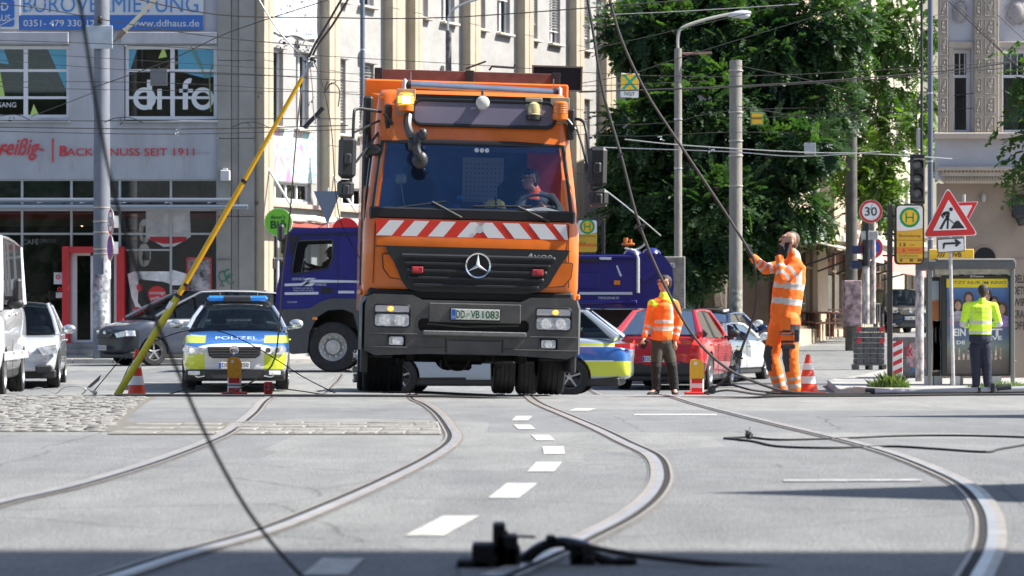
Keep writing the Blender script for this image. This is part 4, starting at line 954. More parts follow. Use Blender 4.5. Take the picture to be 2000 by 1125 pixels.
# traffic light
t=pole('traffic_light','traffic light with three lenses on a dark mast covered in stickers','traffic light',1800,49.5,-60,.028,DARKM)
zb_=t.location.z;mb=MB();mb.cyl((-.04,0,0),(-.04,0,Z(520,49.5)-zb_),.085,n=12);mb.build('sticker_sleeve',STICK,t)
mb=MB();mb.cyl((-.04,.02,Z(520,49.5)-zb_),(-.04,.02,Z(390,49.5)-zb_),.05,n=12);mb.build('lower_mast',STICK,t)
zc=Z(352,49.5)-zb_;mb=MB();mb.box((-.09,-.12,zc),(.26,.16,.86),.03);hd=mb.build('signal_head',mat('signal_black',(.025,.025,.027),.5),t,smooth=0)
mb=MB();mb.box((-.09,-.03,zc+.02),(.30,.02,1.0),.01);mb.build('back_plate',DARKM,t,smooth=0)
for k in range(3):
    z=zc+.28-k*.28;mb=MB();mb.sphere((-.12,-.2,z),(.095,.02,.095),18,8);mb.build('lens',mat('lens_grey',(.30,.30,.29),.12,coat=1,var=.3,scale=9),hd)
    mb=MB();mb.cyl((-.12,-.2,z),(-.12,-.34,z+.01),.105,.108,18,cap=False);mb.build('lens_hood',mat('signal_black',(.025,.025,.027),.5),hd)
mb=MB();mb.box((-.12,-.225,zc),(.11,.004,.03));mb.build('lit_bar',mat('lit_bar',(.7,.7,.5),.4),hd,smooth=0)
# 30 sign mast on a pallet of stones
YS=60.0;b0=on(1697,YS);st=thing('paving_stone_stack','stack of grey paving stones on a pallet under the 30 sign','stone stack',b0)
STK=mat('stack_stone',(.10,.10,.105),.9,var=.3,scale=6,bump=.3)
for lay in range(7):
    for i in range(4):
        for j in range(2):mb=MB();mb.box(((i-1.5)*.172+random.uniform(-.006,.006),(j-.5)*.3,.2+lay*.13),(.165,.29,.122),.01);mb.build('stone',STK,st,smooth=0)
mb=MB()
for i in range(5):mb.box((0,-.28+i*.14,.12),(.76,.1,.025))
for x in(-.33,0,.33):mb.box((x,0,.055),(.1,.62,.1))
mb.build('pallet',mat('pallet_wood',(.16,.15,.14),.9,var=.3,scale=5),st,smooth=0)
RW=mat('warn_red',(.55,.04,.05),.5);
for x in(-.28,.28):
    for k in range(2):mb=MB();mb.add([(x-.06,-.312,.62+k*.28),(x+.06,-.312,.68+k*.28),(x+.06,-.312,.80+k*.28),(x-.06,-.312,.74+k*.28)],[(0,1,2,3)]);mb.build('warning_stripe',RW,st,smooth=0,recalc=False)
zz0=1.12;m30=thing('sign_mast','sticker-covered double pipe mast standing in the stack of paving stones','mast',(b0[0],b0[1],b0[2]+zz0))
mb=MB();mb.cyl((-.06,0,0),(-.06,0,Z(440,YS)-b0[2]-zz0),.075,n=12);mb.build('mast',STICK,m30);mb=MB();mb.cyl((.12,.05,0),(.12,.05,Z(430,YS)-b0[2]-zz0),.055,n=12);mb.build('pipe',STICK,m30)
mb=MB();mb.cyl((-.06,-.02,Z(520,YS)-b0[2]-zz0),(-.06,-.02,Z(437,YS)-b0[2]-zz0),.095,n=12);mb.build('sleeve',DARKM,m30)
for yy in(488,517):mb=MB();mb.box((-.32,0,Z(yy,YS)-b0[2]-zz0),(.28,.2,.2),.03);mb.build('signal_box',mat('boxblue',(.03,.04,.09),.4),m30,smooth=0)
mb=MB();mb.box((.0,-.1,Z(460,YS)-b0[2]-zz0),(.42,.02,.22),.01);mb.build('sub_plate',mat('grubby_plate',(.4,.4,.38),.6,var=.4,scale=9),m30,smooth=0)
round_traffic_sign(1701,413,YS-.12,.285,'30','30 km/h speed limit sign above the stack of paving stones')
round_traffic_sign(1702,484,YS+.2,.285,'n','blue and red no-parking sign partly hidden behind the sticker-covered mast')
# H stop signs
def stop_sign(name,label,px0,px1,py0,py1,Y,pole_px,pole_bot=None,detail=True,up=.12):
    s=F/Y;w=(px1-px0)/s;h=(py1-py0)/s;b=on(pole_px,Y,up);t=thing(name,label,'stop sign',b)
    cxx=X((px0+px1)/2,Y)-b[0];cz=Z((py0+py1)/2,Y)-b[2];d=w/57
    mb=MB();mb.box((0,0,(cz+h/2)/2+.0),(.085,.085,cz+h/2+.0),.01);mb.build('pole',mat('pole_black',(.03,.028,.028),.5,var=.3,scale=5),t,smooth=0)
    for z in(cz+h*.3,cz-h*.0,cz-h*.35):mb=MB();mb.box(((cxx-w/2)/2*(1 if cxx>0 else 1),0,z),(abs(cxx),.03,.03));mb.build('arm',DARKM,t,smooth=0)
    mb=MB();mb.prism(rrect(w,h,.08,cx=cxx,cz=cz),-.06,.06);mb.build('sign_case',DARKM,t)
    e=.028;mb=MB();mb.prism(rrect(w-2*e,h-2*e,.055,cx=cxx,cz=cz),-.066,-.058);mb.build('yellow_field',mat('stop_ochre',(.70,.42,.04),.45),t)
    pts=[(cxx-w/2+e,cz+.08*h-.02)]+[(cxx-w/2+e+(w-2*e)*u,cz+.08*h-.02+.07*w*(u**3)*1.4)for u in np.linspace(.1,1,8)]
    top=[p for p in rrect(w-2*e,h-2*e,.055,cx=cxx,cz=cz)if p[1]>cz+.2*h]
    mb=MB();mb.add([(a,-.069,c_)for a,c_ in pts+top],[tuple(range(len(pts+top)))]);mb.build('white_field',WHITEP,t,smooth=0,recalc=False)
    mb=MB();disc(mb,(cxx,cz+h*.28),0,w*.33,32,-.071);mb.build('h_disc',YELP,t,smooth=0,recalc=False)
    mb=MB();disc(mb,(cxx,cz+h*.28),w*.255,w*.345,32,-.0725);y_=-.074;r=w*.12;zc_=cz+h*.28
    for q in((-r,1),(r,1)):mb.add([(cxx+q[0]-w*.025,y_,zc_-w*.17),(cxx+q[0]+w*.025,y_,zc_-w*.17),(cxx+q[0]+w*.025,y_,zc_+w*.17),(cxx+q[0]-w*.025,y_,zc_+w*.17)],[(0,1,2,3)])
    mb.add([(cxx-r,y_,zc_-w*.025),(cxx+r,y_,zc_-w*.025),(cxx+r,y_,zc_+w*.025),(cxx-r,y_,zc_+w*.025)],[(0,1,2,3)]);mb.build('h_symbol',GREENP,t,smooth=0,recalc=False)
    BR=mat('stop_text',(.16,.08,.02),.6);zr=lambda f:cz+h/2-h*f
    mb=MB();a,c_=cxx-w/2+e,cxx+w/2-e;mb.add([(a,-.070,zr(.805)),(c_,-.070,zr(.805)),(c_,-.070,zr(.715)),(a,-.070,zr(.715))],[(0,1,2,3)]);mb.build('orange_row',mat('row_orange',(.72,.20,.03),.5),t,smooth=0,recalc=False)
    if detail:
        text('Bischofsweg',t,BR,cxx-w*.37,cxx+w*.37,zr(.53),h*.055,y=-.072);text('13',t,BLACKP,cxx-w*.34,cxx-w*.14,zr(.67),h*.055,y=-.072,bold=.012);text('6',t,BR,cxx-w*.24,cxx-w*.16,zr(.76),h*.055,y=-.073,bold=.01)
        text('Prohlis',t,BR,cxx-w*.02,cxx+w*.17,zr(.675),h*.025,y=-.072);text('Niedersedlitz',t,BR,cxx-w*.03,cxx+w*.35,zr(.755),h*.028,y=-.073);text('GuteNachtLinie',t,mat('green_text',(.1,.25,.05),.6),cxx-w*.38,cxx+w*.28,zr(.85),h*.04,y=-.072,bold=.01)
        text('Steig 2',t,mat('grey_text',(.35,.35,.35),.6),cxx+w*.1,cxx+w*.38,zr(.06),h*.032,y=-.072)
        mb=MB()
        for u,ww in((-.34,.09),(0,.12),(.26,.2)):mb.add([(cxx+w*u,-.072,zr(.95)),(cxx+w*(u+ww),-.072,zr(.95)),(cxx+w*(u+ww),-.072,zr(.91)),(cxx+w*u,-.072,zr(.91))],[(0,1,2,3)])
        mb.build('row_symbols',BR,t,smooth=0,recalc=False)
        for z in(.6,.815,.9):mb=MB();mb.add([(a,-.071,zr(z)),(c_,-.071,zr(z)),(c_,-.071,zr(z)+.006),(a,-.071,zr(z)+.006)],[(0,1,2,3)]);mb.build('rule_line',BR,t,smooth=0,recalc=False)
    else:text('Bischofsweg',t,BR,cxx-w*.37,cxx+w*.37,zr(.5),h*.06,y=-.072);text('13',t,BLACKP,cxx-w*.3,cxx-w*.1,zr(.7),h*.07,y=-.072)
    return t
stop_sign('tram_stop_sign','tram stop sign with green H and lines 13 and 6 beside the shelter',1747,1804,399,517,41.5,1738)
stop_sign('tram_stop_sign','tram stop sign peeping out behind the right side of the orange truck',1126,1168,428,495,56,1178,detail=False)
# roadworks sign
YR=42.6;b=on(1862,YR,.12);t=thing('roadworks_sign','red-edged triangular roadworks sign with an arrow plate on a thin leaning pole','traffic sign',b)
def rp(px,py,y=0):return(X(px,YR)-b[0],y,Z(py,YR)-b[2])
mb=MB();mb.tube([rp(1862,752,.0),rp(1856,466,.03),rp(1853,380,.03)],.032,10);mb.build('pole',mat('weathered_pole',(.45,.45,.44),.6,.3,var=.25,scale=6),t)
def tri3(cx_,cy_,pts,k):return[(cx_+(a-cx_)*k,cy_+(b_-cy_)*k)for a,b_ in pts]
TR3=[(1803,463),(1909,459),(1851,367)];c3=(1854,430)
def rnd_tri(pts,r):
    out=[]
    for i,p in enumerate(pts):
        p=Vector(p);a=(Vector(pts[i-1])-p).normalized();c_=(Vector(pts[(i+1)% 3])-p).normalized()
        for u in(0,.25,.5,.75,1):q=p+a*r*(1-u)**2+c_*r*u**2;out.append((q.x,q.y))
    return out
for nm,k,m,y0,y1 in(('sign_plate',1.03,GALV,-.01,.008),('white_edge',1.03,WHITEP,-.014,-.011),('red_border',.985,REDP,-.018,-.015),('white_field',.63,WHITEP,-.022,-.019)):
    mb=MB();q=[rp(a,b_)for a,b_ in rnd_tri(tri3(*c3,TR3,k),10 if k>.9 else 1)];mb.prism([(v[0],v[2])for v in q],y0,y1);mb.build(nm,m,t,smooth=0)
mb=MB()
def pl(pts):mb.add([(rp(a,b_)[0],-.026,rp(a,b_)[2])for a,b_ in pts],[tuple(range(len(pts)))])
disc(mb,(rp(1857,409)[0],rp(1857,409)[2]),0,.034,16,-.026)
pl([(1843,414),(1852,412),(1855,416),(1853,428),(1846,427),(1848,419),(1842,422)]);pl([(1840,417),(1843,414),(1846,416),(1841,421),(1844,425),(1841,427),(1837,421)])
pl([(1845,427),(1849,428),(1839,448),(1834,447)]);pl([(1847,427),(1853,427),(1852,447),(1848,447),(1849,433)])
pl([(1841,419),(1842,418),(1865,437),(1864,439)]);pl([(1856,447),(1884,446),(1872,431),(1866,432)])
mb.build('worker_symbol',BLACKP,t,smooth=0,recalc=False)
ar=[(1830,467),(1883,464),(1884,491),(1831,494)]
for nm,dx,m,y0,y1 in(('arrow_plate',0,BLACKP,-.012,.005),('arrow_field',1.6,WHITEP,-.018,-.013)):
    mb=MB();mb.prism([(rp(a+dx*(1 if a<1850 else-1),b_)[0],rp(a,b_+dx*(1 if b_<480 else-1))[2])for a,b_ in ar],y0,y1);mb.build(nm,m,t,smooth=0)
mb=MB();pl([(1841,486),(1841,476),(1844,474),(1866,473),(1863,468),(1867,467),(1877,474),(1868,482),(1864,481),(1867,477),(1845,478),(1844,486)]);mb.build('arrow',BLACKP,t,smooth=0,recalc=False)
# give way sign behind
t=thing('give_way_sign','give way triangle partly hidden behind the roadworks sign','traffic sign',P(1884,410,47))
def wp(px,py):q=P(px,py,47)-Vector(t.location);return(q.x,q.z)
for k,m,y0 in((1.04,WHITEP,0),(.98,REDP,-.006),(.62,WHITEP,-.012)):
    pts=tri3(1882,412,[(1857,396),(1910,394),(1885,442)],k);mb=MB();mb.prism([wp(*p)for p in rnd_tri(pts,3)],y0,y0+.005);mb.build('sign_layer',m,t,smooth=0)
mb=MB();mb.tube([(0,.06,-2.6),(0,.06,.3)],.03);mb.build('pole',GALV,t)
t=thing('give_way_sign','grey back of a give way sign between the green shop sign and the truck mirror','traffic sign',P(640,405,56))
mb=MB();mb.prism([(-.32,.37),(.30,.37),(.02,-.33),(-.03,-.33)],0,.012);mb.build('sign_plate',mat('sign_back',(.20,.24,.30),.5,.5),t,smooth=0)
mb=MB();mb.tube([(0,.04,-3.1),(0,.04,.45)],.03);mb.build('pole',GALV,t)
# hanging line signs
t=thing('overhead_sign','hanging overhead-line sign, green cross on yellow, lettered NGT','sign',P(1230,167,50),.04)
mb=MB();mb.box((0,0,0),(.37,.012,.49),.004);mb.build('sign_plate',WHITEP,t,smooth=0);t.rotation_euler.y=.04
mb=MB();mb.box((0,-.01,.065),(.35,.008,.33));mb.build('yellow_field',YELP,t,smooth=0)
mb=MB()
for s_ in(-1,1):mb.add([(-.165*s_,-.017-.001*(s_>0),.21),(-.105*s_,-.017,.225),(.165*s_,-.017,-.075),(.105*s_,-.017,-.09)],[(0,1,2,3)])
mb.build('green_cross',mat('cross_green',(.02,.33,.20),.5),t,smooth=0,recalc=False);text('NGT',t,BLACKP,-.1,.11,-.17,.075,y=-.012)
mb=MB();mb.tube([(0,0,.25),(0,0,.34)],.012);mb.build('hook',DARKM,t)
t=thing('overhead_sign','small yellow switch sign on the overhead wire right of the stout concrete mast','sign',P(1478,232,58))
mb=MB();mb.box((0,0,0),(.30,.012,.30),.004);mb.build('sign_plate',mat('dull_green',(.2,.27,.12),.5),t,smooth=0);mb=MB();mb.box((0,-.01,0),(.24,.008,.24));mb.build('yellow_field',YELP,t,smooth=0);mb=MB();mb.box((.0,-.02,0),(.24,.01,.02));mb.build('bar',DARKM,t,smooth=0)
for nm,lab,px,py,Y,w,h in(('overhead_plate','small grey square plate hanging before the left office window',310,151,58,.40,.40),('overhead_box','grey overhead-line box hanging in the tree foliage',1582,290,60,.28,.28)):
    t=thing(nm,lab,'plate',P(px,py,Y));mb=MB();mb.box((0,0,0),(w,.015,h),.004);mb.build('plate',mat('dull_plate',(.14,.14,.15),.6)if Y==58 else GALV,t,smooth=0);mb=MB();mb.tube([(0,0,h/2),(0,0,h/2+.06)],.012);mb.build('hook',DARKM,t)
# ---------------------------------------------------------------- shelter
YH=46.0;b=on(1890,YH,.12);sH=F/YH
t=thing('bus_shelter','glass bus shelter with a yellow fascia and a lit advertising case','shelter',b)
def hx(px):return(px-1000)/sH-b[0]
def hz(py):return CH+(H0-py)/sH-b[2]
mb=MB();mb.box(((hx(1812)+hx(1984))/2,.7,hz(517)),(hx(1984)-hx(1812),1.5,.16),.02);mb.build('roof',mat('shelter_roof',(.09,.095,.1),.6,var=.2,scale=5),t,smooth=0)
mb=MB();mb.box((hx(1905),.6,hz(507.5)),(hx(1983)-hx(1830),1.3,.05),.02);mb.build('roof_sheet',mat('roof_light',(.16,.16,.155),.6),t,smooth=0)
mb=MB();mb.box((hx(1861),.15,hz(497)),((1904-1817)/sH,.06,.21),.01);fs=mb.build('fascia',YELP,t,smooth=0);text('DVB',t,BLACKP,hx(1857),hx(1880),hz(497),.09,y=.11,bold=.02);text('///',t,BLACKP,hx(1832),hx(1848),hz(498),.08,y=.11,bold=.02)
mb=MB();mb.box(((hx(1830)+hx(1980))/2,.2,hz(530)),(hx(1980)-hx(1830),.06,.1));mb.build('glass_header',mat('header_light',(.42,.42,.38),.4,var=.4,scale=5),t,smooth=0)
for px in(1818,1980,1883,1948):
    mb=MB();mb.box((hx(px),.3 if px in(1883,1948)else .1,hz(640)*.5+.55),(.07,.07,hz(525)),.01);mb.build('post',mat('shelter_post',(.20,.21,.20),.45,.4),t,smooth=0)
    t.children[-1].location.z=0
mb=MB();mb.quad((hx(1905),1.35,.2),(hx(1984),1.35,.2),(hx(1984),1.35,2.2),(hx(1905),1.35,2.2));mb.build('rear_glass',glass_mat('shelter_glass',(.75,.8,.78),1.2,.85),t,smooth=0,recalc=False)
mb=MB();mb.quad((hx(1983),.1,.2),(hx(1983),1.35,.2),(hx(1983),1.35,2.2),(hx(1983),.1,2.2));mb.build('side_glass',glass_mat('shelter_glass',(.75,.8,.78),1.2,.85),t,smooth=0,recalc=False)
mb=MB();mb.box((hx(1935),1.0,.45),(1.3,.35,.04),.01);mb.build('bench_seat',mat('bench_grey',(.2,.2,.2),.5),t,smooth=0)
def adbox(x0,x1,y0,y1,yy,label,kind):
    a=thing('advertising_case',label,'billboard',(b[0]+(hx(x0)+hx(x1))/2,YH+yy,b[2]));w=(x1-x0)/sH;h=(y1-y0)/sH;zc=hz((y0+y1)/2)
    mb=MB();mb.box((0,0,zc),(w,.16,h),.015);mb.build('case',mat('case_black',(.03,.032,.032),.4),a,smooth=0)
    for x in(-w*.3,w*.3):mb=MB();mb.box((x,0,(zc-h/2)/2),(.17,.12,zc-h/2));mb.build('foot',mat('foot_white',(.55,.55,.52),.6),a,smooth=0)
    return a,w,h,zc
adL,w,h,zc=adbox(1818,1845,540,735,.5,'narrow advertising case with a desert picture, left part of the shelter',0)
def poster_nodes(name,stops,axis='Z',scale=3,dist=.3):
    m=bpy.data.materials.new(name);m.use_nodes=True;nt=m.node_tree;N=nt.nodes.new;L=nt.links.new;bs=nt.nodes['Principled BSDF'];bs.inputs['Roughness'].default_value=.25
    tc=N('ShaderNodeTexCoord');sp=N('ShaderNodeSeparateXYZ');L(tc.outputs['Object'],sp.inputs[0]);n=N('ShaderNodeTexNoise');n.inputs['Scale'].default_value=scale;n.inputs['Detail'].default_value=5;L(tc.outputs['Object'],n.inputs['Vector'])
    ma=N('ShaderNodeMath');ma.operation='MULTIPLY_ADD';ma.inputs[1].default_value=dist;L(n.outputs[0],ma.inputs[0]);L(sp.outputs['Z'],ma.inputs[2]);mp=N('ShaderNodeMapRange');mp.inputs[1].default_value=stops[0][0];mp.inputs[2].default_value=stops[-1][0];L(ma.outputs[0],mp.inputs[0])
    r=N('ShaderNodeValToRGB');e=r.color_ramp.elements;z0,z1=stops[0][0],stops[-1][0];e[0].color=(*stops[0][1],1);e[1].color=(*stops[-1][1],1)
    for z,c in stops[1:-1]:x=e.new((z-z0)/(z1-z0));x.color=(*c,1)
    L(mp.outputs[0],r.inputs[0]);L(r.outputs[0],bs.inputs['Base Color']);return m
DES=poster_nodes('desert_print',[(.2,(.5,.3,.18)),(.9,(.55,.33,.2)),(1.25,(.35,.1,.05)),(1.45,(.5,.16,.08)),(1.75,(.4,.12,.06)),(1.8,(.42,.45,.5)),(2.3,(.3,.4,.55))])
mb=MB();mb.box((0,-.085,zc),(w*.72,.01,h*.92));mb.build('poster',DES,adL,smooth=0)
mb=MB();mb.prism(rrect(w*.62,.95,.15,cx=.05,cz=.75),-.095,-.091);mb.build('poster_vehicle',mat('poster_van',(.5,.5,.5),.4),adL,smooth=0);mb=MB();mb.prism(rrect(w*.42,.35,.08,cx=.07,cz=.95),-.099,-.096);mb.build('poster_window',mat('poster_vwin',(.04,.045,.05),.4),adL,smooth=0)
adR,w,h,zc=adbox(1844,1979,537,735,.3,'large advertising case with a film poster, behind the worker in the yellow vest',1)
FILM=poster_nodes('film_print',[(.2,(.06,.05,.05)),(.62,(.16,.14,.12)),(.85,(.2,.25,.22)),(1.05,(.10,.15,.25)),(1.35,(.13,.13,.25)),(1.7,(.05,.11,.28)),(2.2,(.14,.28,.5))],scale=5,dist=.22)
w2_=122/sH;x2=.0
mb=MB();mb.box((.03,-.085,zc-.03),(w2_,.01,h*.92));mb.build('poster',FILM,adR,smooth=0)
def ax(px):return hx(px)-(hx(1844)+hx(1979))/2
mb=MB();mb.box((ax(1912.5),-.093,hz(552.5)),(120/sH,.006,17/sH));mb.build('yellow_strip',mat('strip_yellow',(.75,.6,.02),.4),adR,smooth=0)
text('JETZT NUR IM KINO',adR,mat('ink_blue',(.03,.05,.12),.5),ax(1857),ax(1969),hz(552.5),.075,y=-.098,bold=.004);text('JCDecaux',adR,WHITEP,ax(1899),ax(1926),hz(539.5),.045,y=-.083,bold=.01)
text('EIN',adR,WHITEP,ax(1867),ax(1890),hz(649),.14,y=-.098,bold=.03);text('T',adR,WHITEP,ax(1941),ax(1962),hz(649),.14,y=-.098,bold=.03);text('DE',adR,WHITEP,ax(1872),ax(1889),hz(669),.07,y=-.098,bold=.03);text('LIEVE',adR,WHITEP,ax(1922),ax(1961),hz(660),.08,y=-.098,bold=.03)
SK=mat('print_skin',(.40,.24,.18),.5,var=.2,scale=20);HRp=mat('print_hair',(.07,.04,.03),.5);
for(px,py,r,c_)in((1875,597,9,(.35,.33,.38)),(1896,583,9,(.4,.3,.3)),(1931,580,10,(.2,.15,.12)),(1946,592,9,(.25,.3,.4)),(1961,604,10,(.3,.2,.45)),(1864,612,6,(.3,.1,.2))):
    mb=MB();mb.add([(ax(px)+r/sH*a*1.1,-.092,hz(py)+r/sH*b_*1.35)for a,b_ in((-1,-1.2),(-1,.3),(-.7,.95),(0,1.2),(.7,.95),(1,.3),(1,-1.2))],[tuple(range(7))]);mb.build('print_hair',HRp,adR,smooth=0,recalc=False)
    mb=MB();mb.add([(ax(px)+r/sH*.68*math.cos(a),-.094,hz(py)+r/sH*.95*math.sin(a))for a in np.linspace(0,5.8,12)],[tuple(range(12))]);mb.build('print_face',SK,adR,smooth=0,recalc=False)
    mb=MB();mb.add([(ax(px)+a/sH,-.0925-.0003*r,hz(py+q))for a,q in((-r*1.3,r*3.4),(r*1.3,r*3.4),(r*1.2,r*1.4),(0,r),(-r*1.2,r*1.4))],[tuple(range(5))]);mb.build('print_clothes',mat('print_c%d' % px,c_,.5,var=.4,scale=12),adR,smooth=0,recalc=False)
mb=MB()
for k in range(11):mb.add([(ax(1868+k*9-2),-.0935,hz(703)),(ax(1868+k*9+2.5),-.0935,hz(703)),(ax(1868+k*9+1.5),-.0935,hz(676+(k % 3)*4)),(ax(1868+k*9-1),-.0935,hz(676+(k % 3)*4))],[(0,1,2,3)])
mb.build('print_crowd',mat('print_crowd_c',(.2,.08,.06),.5,var=.9,scale=15,col2=(.5,.4,.3)),adR,smooth=0,recalc=False,kind='stuff')
# concrete block with graffiti, warning board
t=thing('concrete_block','low concrete barrier with torn posters and graffiti left of the shelter','barrier',on(1790,53,.12))
mb=MB();mb.box((0,0,.22),(.95,.6,.44),.03);mb.box((0,0,.66),(.95,.6,.42),.03);mb.build('block',mat('block_concrete',(.20,.19,.18),.9,var=.3,scale=4,bump=.3),t,smooth=0)
mb=MB();mb.add([(-.28,-.303,.30),(.02,-.303,.12),(.36,-.303,.22),(.12,-.303,.42),(-.06,-.303,.78),(-.22,-.303,.72)],[tuple(range(6))]);mb.build('torn_poster',mat('torn',(.42,.38,.40),.8,var=.6,scale=8,col2=(.5,.3,.3)),t,smooth=0,recalc=False)
text('ALL',t,mat('graffiti_blue',(.1,.25,.4),.7),-.2,.2,.16,.14,y=-.307,bold=.02);text('tk',t,mat('graffiti_red',(.5,.03,.05),.7),-.32,-.12,.6,.3,y=-.309,bold=.01)
t=thing('warning_board','red and white striped warning board beside the concrete barrier','board',on(1753,50,.12))
mb=MB();mb.box((0,0,.42),(.2,.03,.74),.005);mb.build('board',WHITEP,t,smooth=0)
for k in range(4):mb=MB();mb.add([(-.095,-.018,.1+k*.19),(.095,-.018,.19+k*.19),(.095,-.018,.28+k*.19),(-.095,-.018,.19+k*.19)],[(0,1,2,3)]);mb.build('red_stripe',RW,t,smooth=0,recalc=False)
mb=MB();mb.box((0,0,.05),(.3,.2,.1),.02);mb.build('foot',BLACKRUB,t,smooth=0)
# beer tables
WOOD=mat('table_wood',(.17,.075,.045),.7,var=.3,scale=6)
for i,(px,Y)in enumerate(((1515,77),(1560,78),(1590,77),(1640,79),(1625,76.5))):
    b_=on(px,Y,.12)
    lab=['leftmost brown beer table, partly behind the worker on the phone','second brown beer table from the left on the far pavement','brown beer table right beside the orange worker jacket, nearer row','brown beer table next to the dark mast, farther row','brown beer table next to the dark mast, nearer row'][i]
    t=thing('beer_table',lab,'table',b_,.15,'brown beer tables on the far pavement')
    for j in range(4):mb=MB();mb.box((0,-.26+j*.17,.76),(1.35,.15,.035),.005);mb.build('plank',WOOD,t,smooth=0)
    for s_ in(-1,1):
        for xx in(-.5,.5):mb=MB();mb.box((xx,s_*.2,.37),(.07,.07,.74));mb.build('leg',WOOD,t,smooth=0)
        bt=thing('beer_bench',['brown bench in front of ','brown bench behind '][s_>0]+['the leftmost beer table','the second beer table from the left','the middle beer table of the nearer row','the farther beer table by the dark mast','the nearer beer table by the dark mast'][i],'bench',(b_[0],b_[1]+s_*.62,b_[2]),.15,'brown benches at the beer tables')
        mb=MB();mb.box((0,0,.45),(1.3,.26,.04),.005);mb.build('seat',WOOD,bt,smooth=0)
        for xx in(-.5,.5):mb=MB();mb.box((xx,0,.22),(.06,.2,.43));mb.build('leg',WOOD,bt,smooth=0)
# fence behind the walker and low wall
t=thing('wooden_fence','dark wooden fence behind the walker in green','fence',on(1440,79,0))
FW_=mat('fence_wood',(.07,.06,.045),.85,var=.4,scale=4)
for i in range(26):mb=MB();mb.box((-1.3+i*.15,0,.7),(.13,.03,1.25+random.uniform(-.03,.03)),.004);mb.build('picket',FW_,t,smooth=0)
mb=MB();mb.box((.6,.03,.3),(4,.04,.09));mb.box((.6,.03,1.1),(4,.04,.09));mb.build('rail',FW_,t,smooth=0)
t=thing('railing','thin railing right of the dark mast, before the shop windows','railing',on(1690,80,.12))
for i in range(12):mb=MB();mb.cyl((-.3+i*.07,0,0),(-.3+i*.07,0,.95),.012,n=6);mb.build('bar',mat('rail_grey',(.3,.28,.26),.6),t)
mb=MB();mb.tube([(-.32,0,.95),(.5,0,.95)],.02);mb.build('top_rail',mat('rail_grey',(.3,.28,.26),.6),t)
mb=MB();p=P(1312,560,57);t=thing('poster_stand','dark framed poster panel beside the lamp mast, behind the blue skip','poster panel',p)
mb.box((0,0,0),(.62,.06,1.4),.01);mb.build('frame',mat('panel_frame',(.35,.34,.32),.5),t,smooth=0);mb=MB();mb.box((0,-.035,0),(.56,.01,1.33));mb.build('poster',mat('dark_print',(.07,.065,.06),.5,var=.6,scale=3,col2=(.2,.18,.16)),t,smooth=0)
mb=MB();
for a in range(-5,6):mb.add([(-.1,-.042,-.2),(.28,-.042,-.2+a*.09),(.28,-.042,-.195+a*.09+.01)],[(0,1,2)])
mb.build('ray_print',mat('ray_light',(.3,.28,.25),.5),t,smooth=0,recalc=False);text('NDZE',t,WHITEP,-.22,.08,.5,.1,y=-.043);mb=MB();mb.box((-.25,0,-1.2),(.05,.05,1.1));mb.box((.25,0,-1.2),(.05,.05,1.1));mb.build('post',DARKM,t,smooth=0)
# ================================================================== VEHICLES
def plate_holes(mb,outer,holes,y0,y1=None):
    """polygon in xz with holes, optionally with thickness"""
    bm=bmesh.new();E=[]
    for loop in[outer]+holes:
        vs_=[bm.verts.new((a,y0,b))for a,b in loop]
        E+=[bm.edges.new((vs_[i],vs_[(i+1)% len(vs_)]))for i in range(len(vs_))]
    bmesh.ops.triangle_fill(bm,use_beauty=True,use_dissolve=False,edges=E);bm.verts.index_update()
    v=[tuple(x.co)for x in bm.verts];f=[tuple(x.index for x in q.verts)for q in bm.faces];bm.free();mb.add(v,f)
    if y1 is not None:
        mb.add([(a,y1,c)for a,_,c in v],f);
        for loop in[outer]+holes:
            n=len(loop);mb.add([(a,y,b)for a,b in loop for y in(y0,y1)],[(2*i,2*((i+1)% n),2*((i+1)% n)+1,2*i+1)for i in range(n)])
TYRE=mat('tyre_rubber',(.014,.014,.015),.8,var=.5,scale=6,bump=.3,bscale=60)
RIMM=mat('alloy_rim',(.5,.51,.53),.35,.8);RIMT=mat('truck_rim',(.42,.42,.41),.5,.4,var=.2,scale=12)
CARGL=glass_mat('car_glass',(.42,.50,.52),.55,.5)
DGLASS=mat('dark_glass',(.012,.016,.02),.04,coat=.6,spec=.8)
CHROME=mat('chrome',(.72,.73,.75),.12,1.0);PLAST=mat('dark_plastic',(.022,.023,.025),.55,bump=.1)
SEAT=mat('seat_cloth',(.035,.036,.04),.85);LAMPG=mat('headlamp_glass',(.62,.64,.67),.15,.1,var=.45,scale=16,coat=1)
TAILR=mat('tail_lamp',(.45,.015,.02),.15,coat=.8);PLW=mat('plate_white',(.70,.70,.68),.5);PLB=mat('plate_blue',(.02,.09,.45),.5)
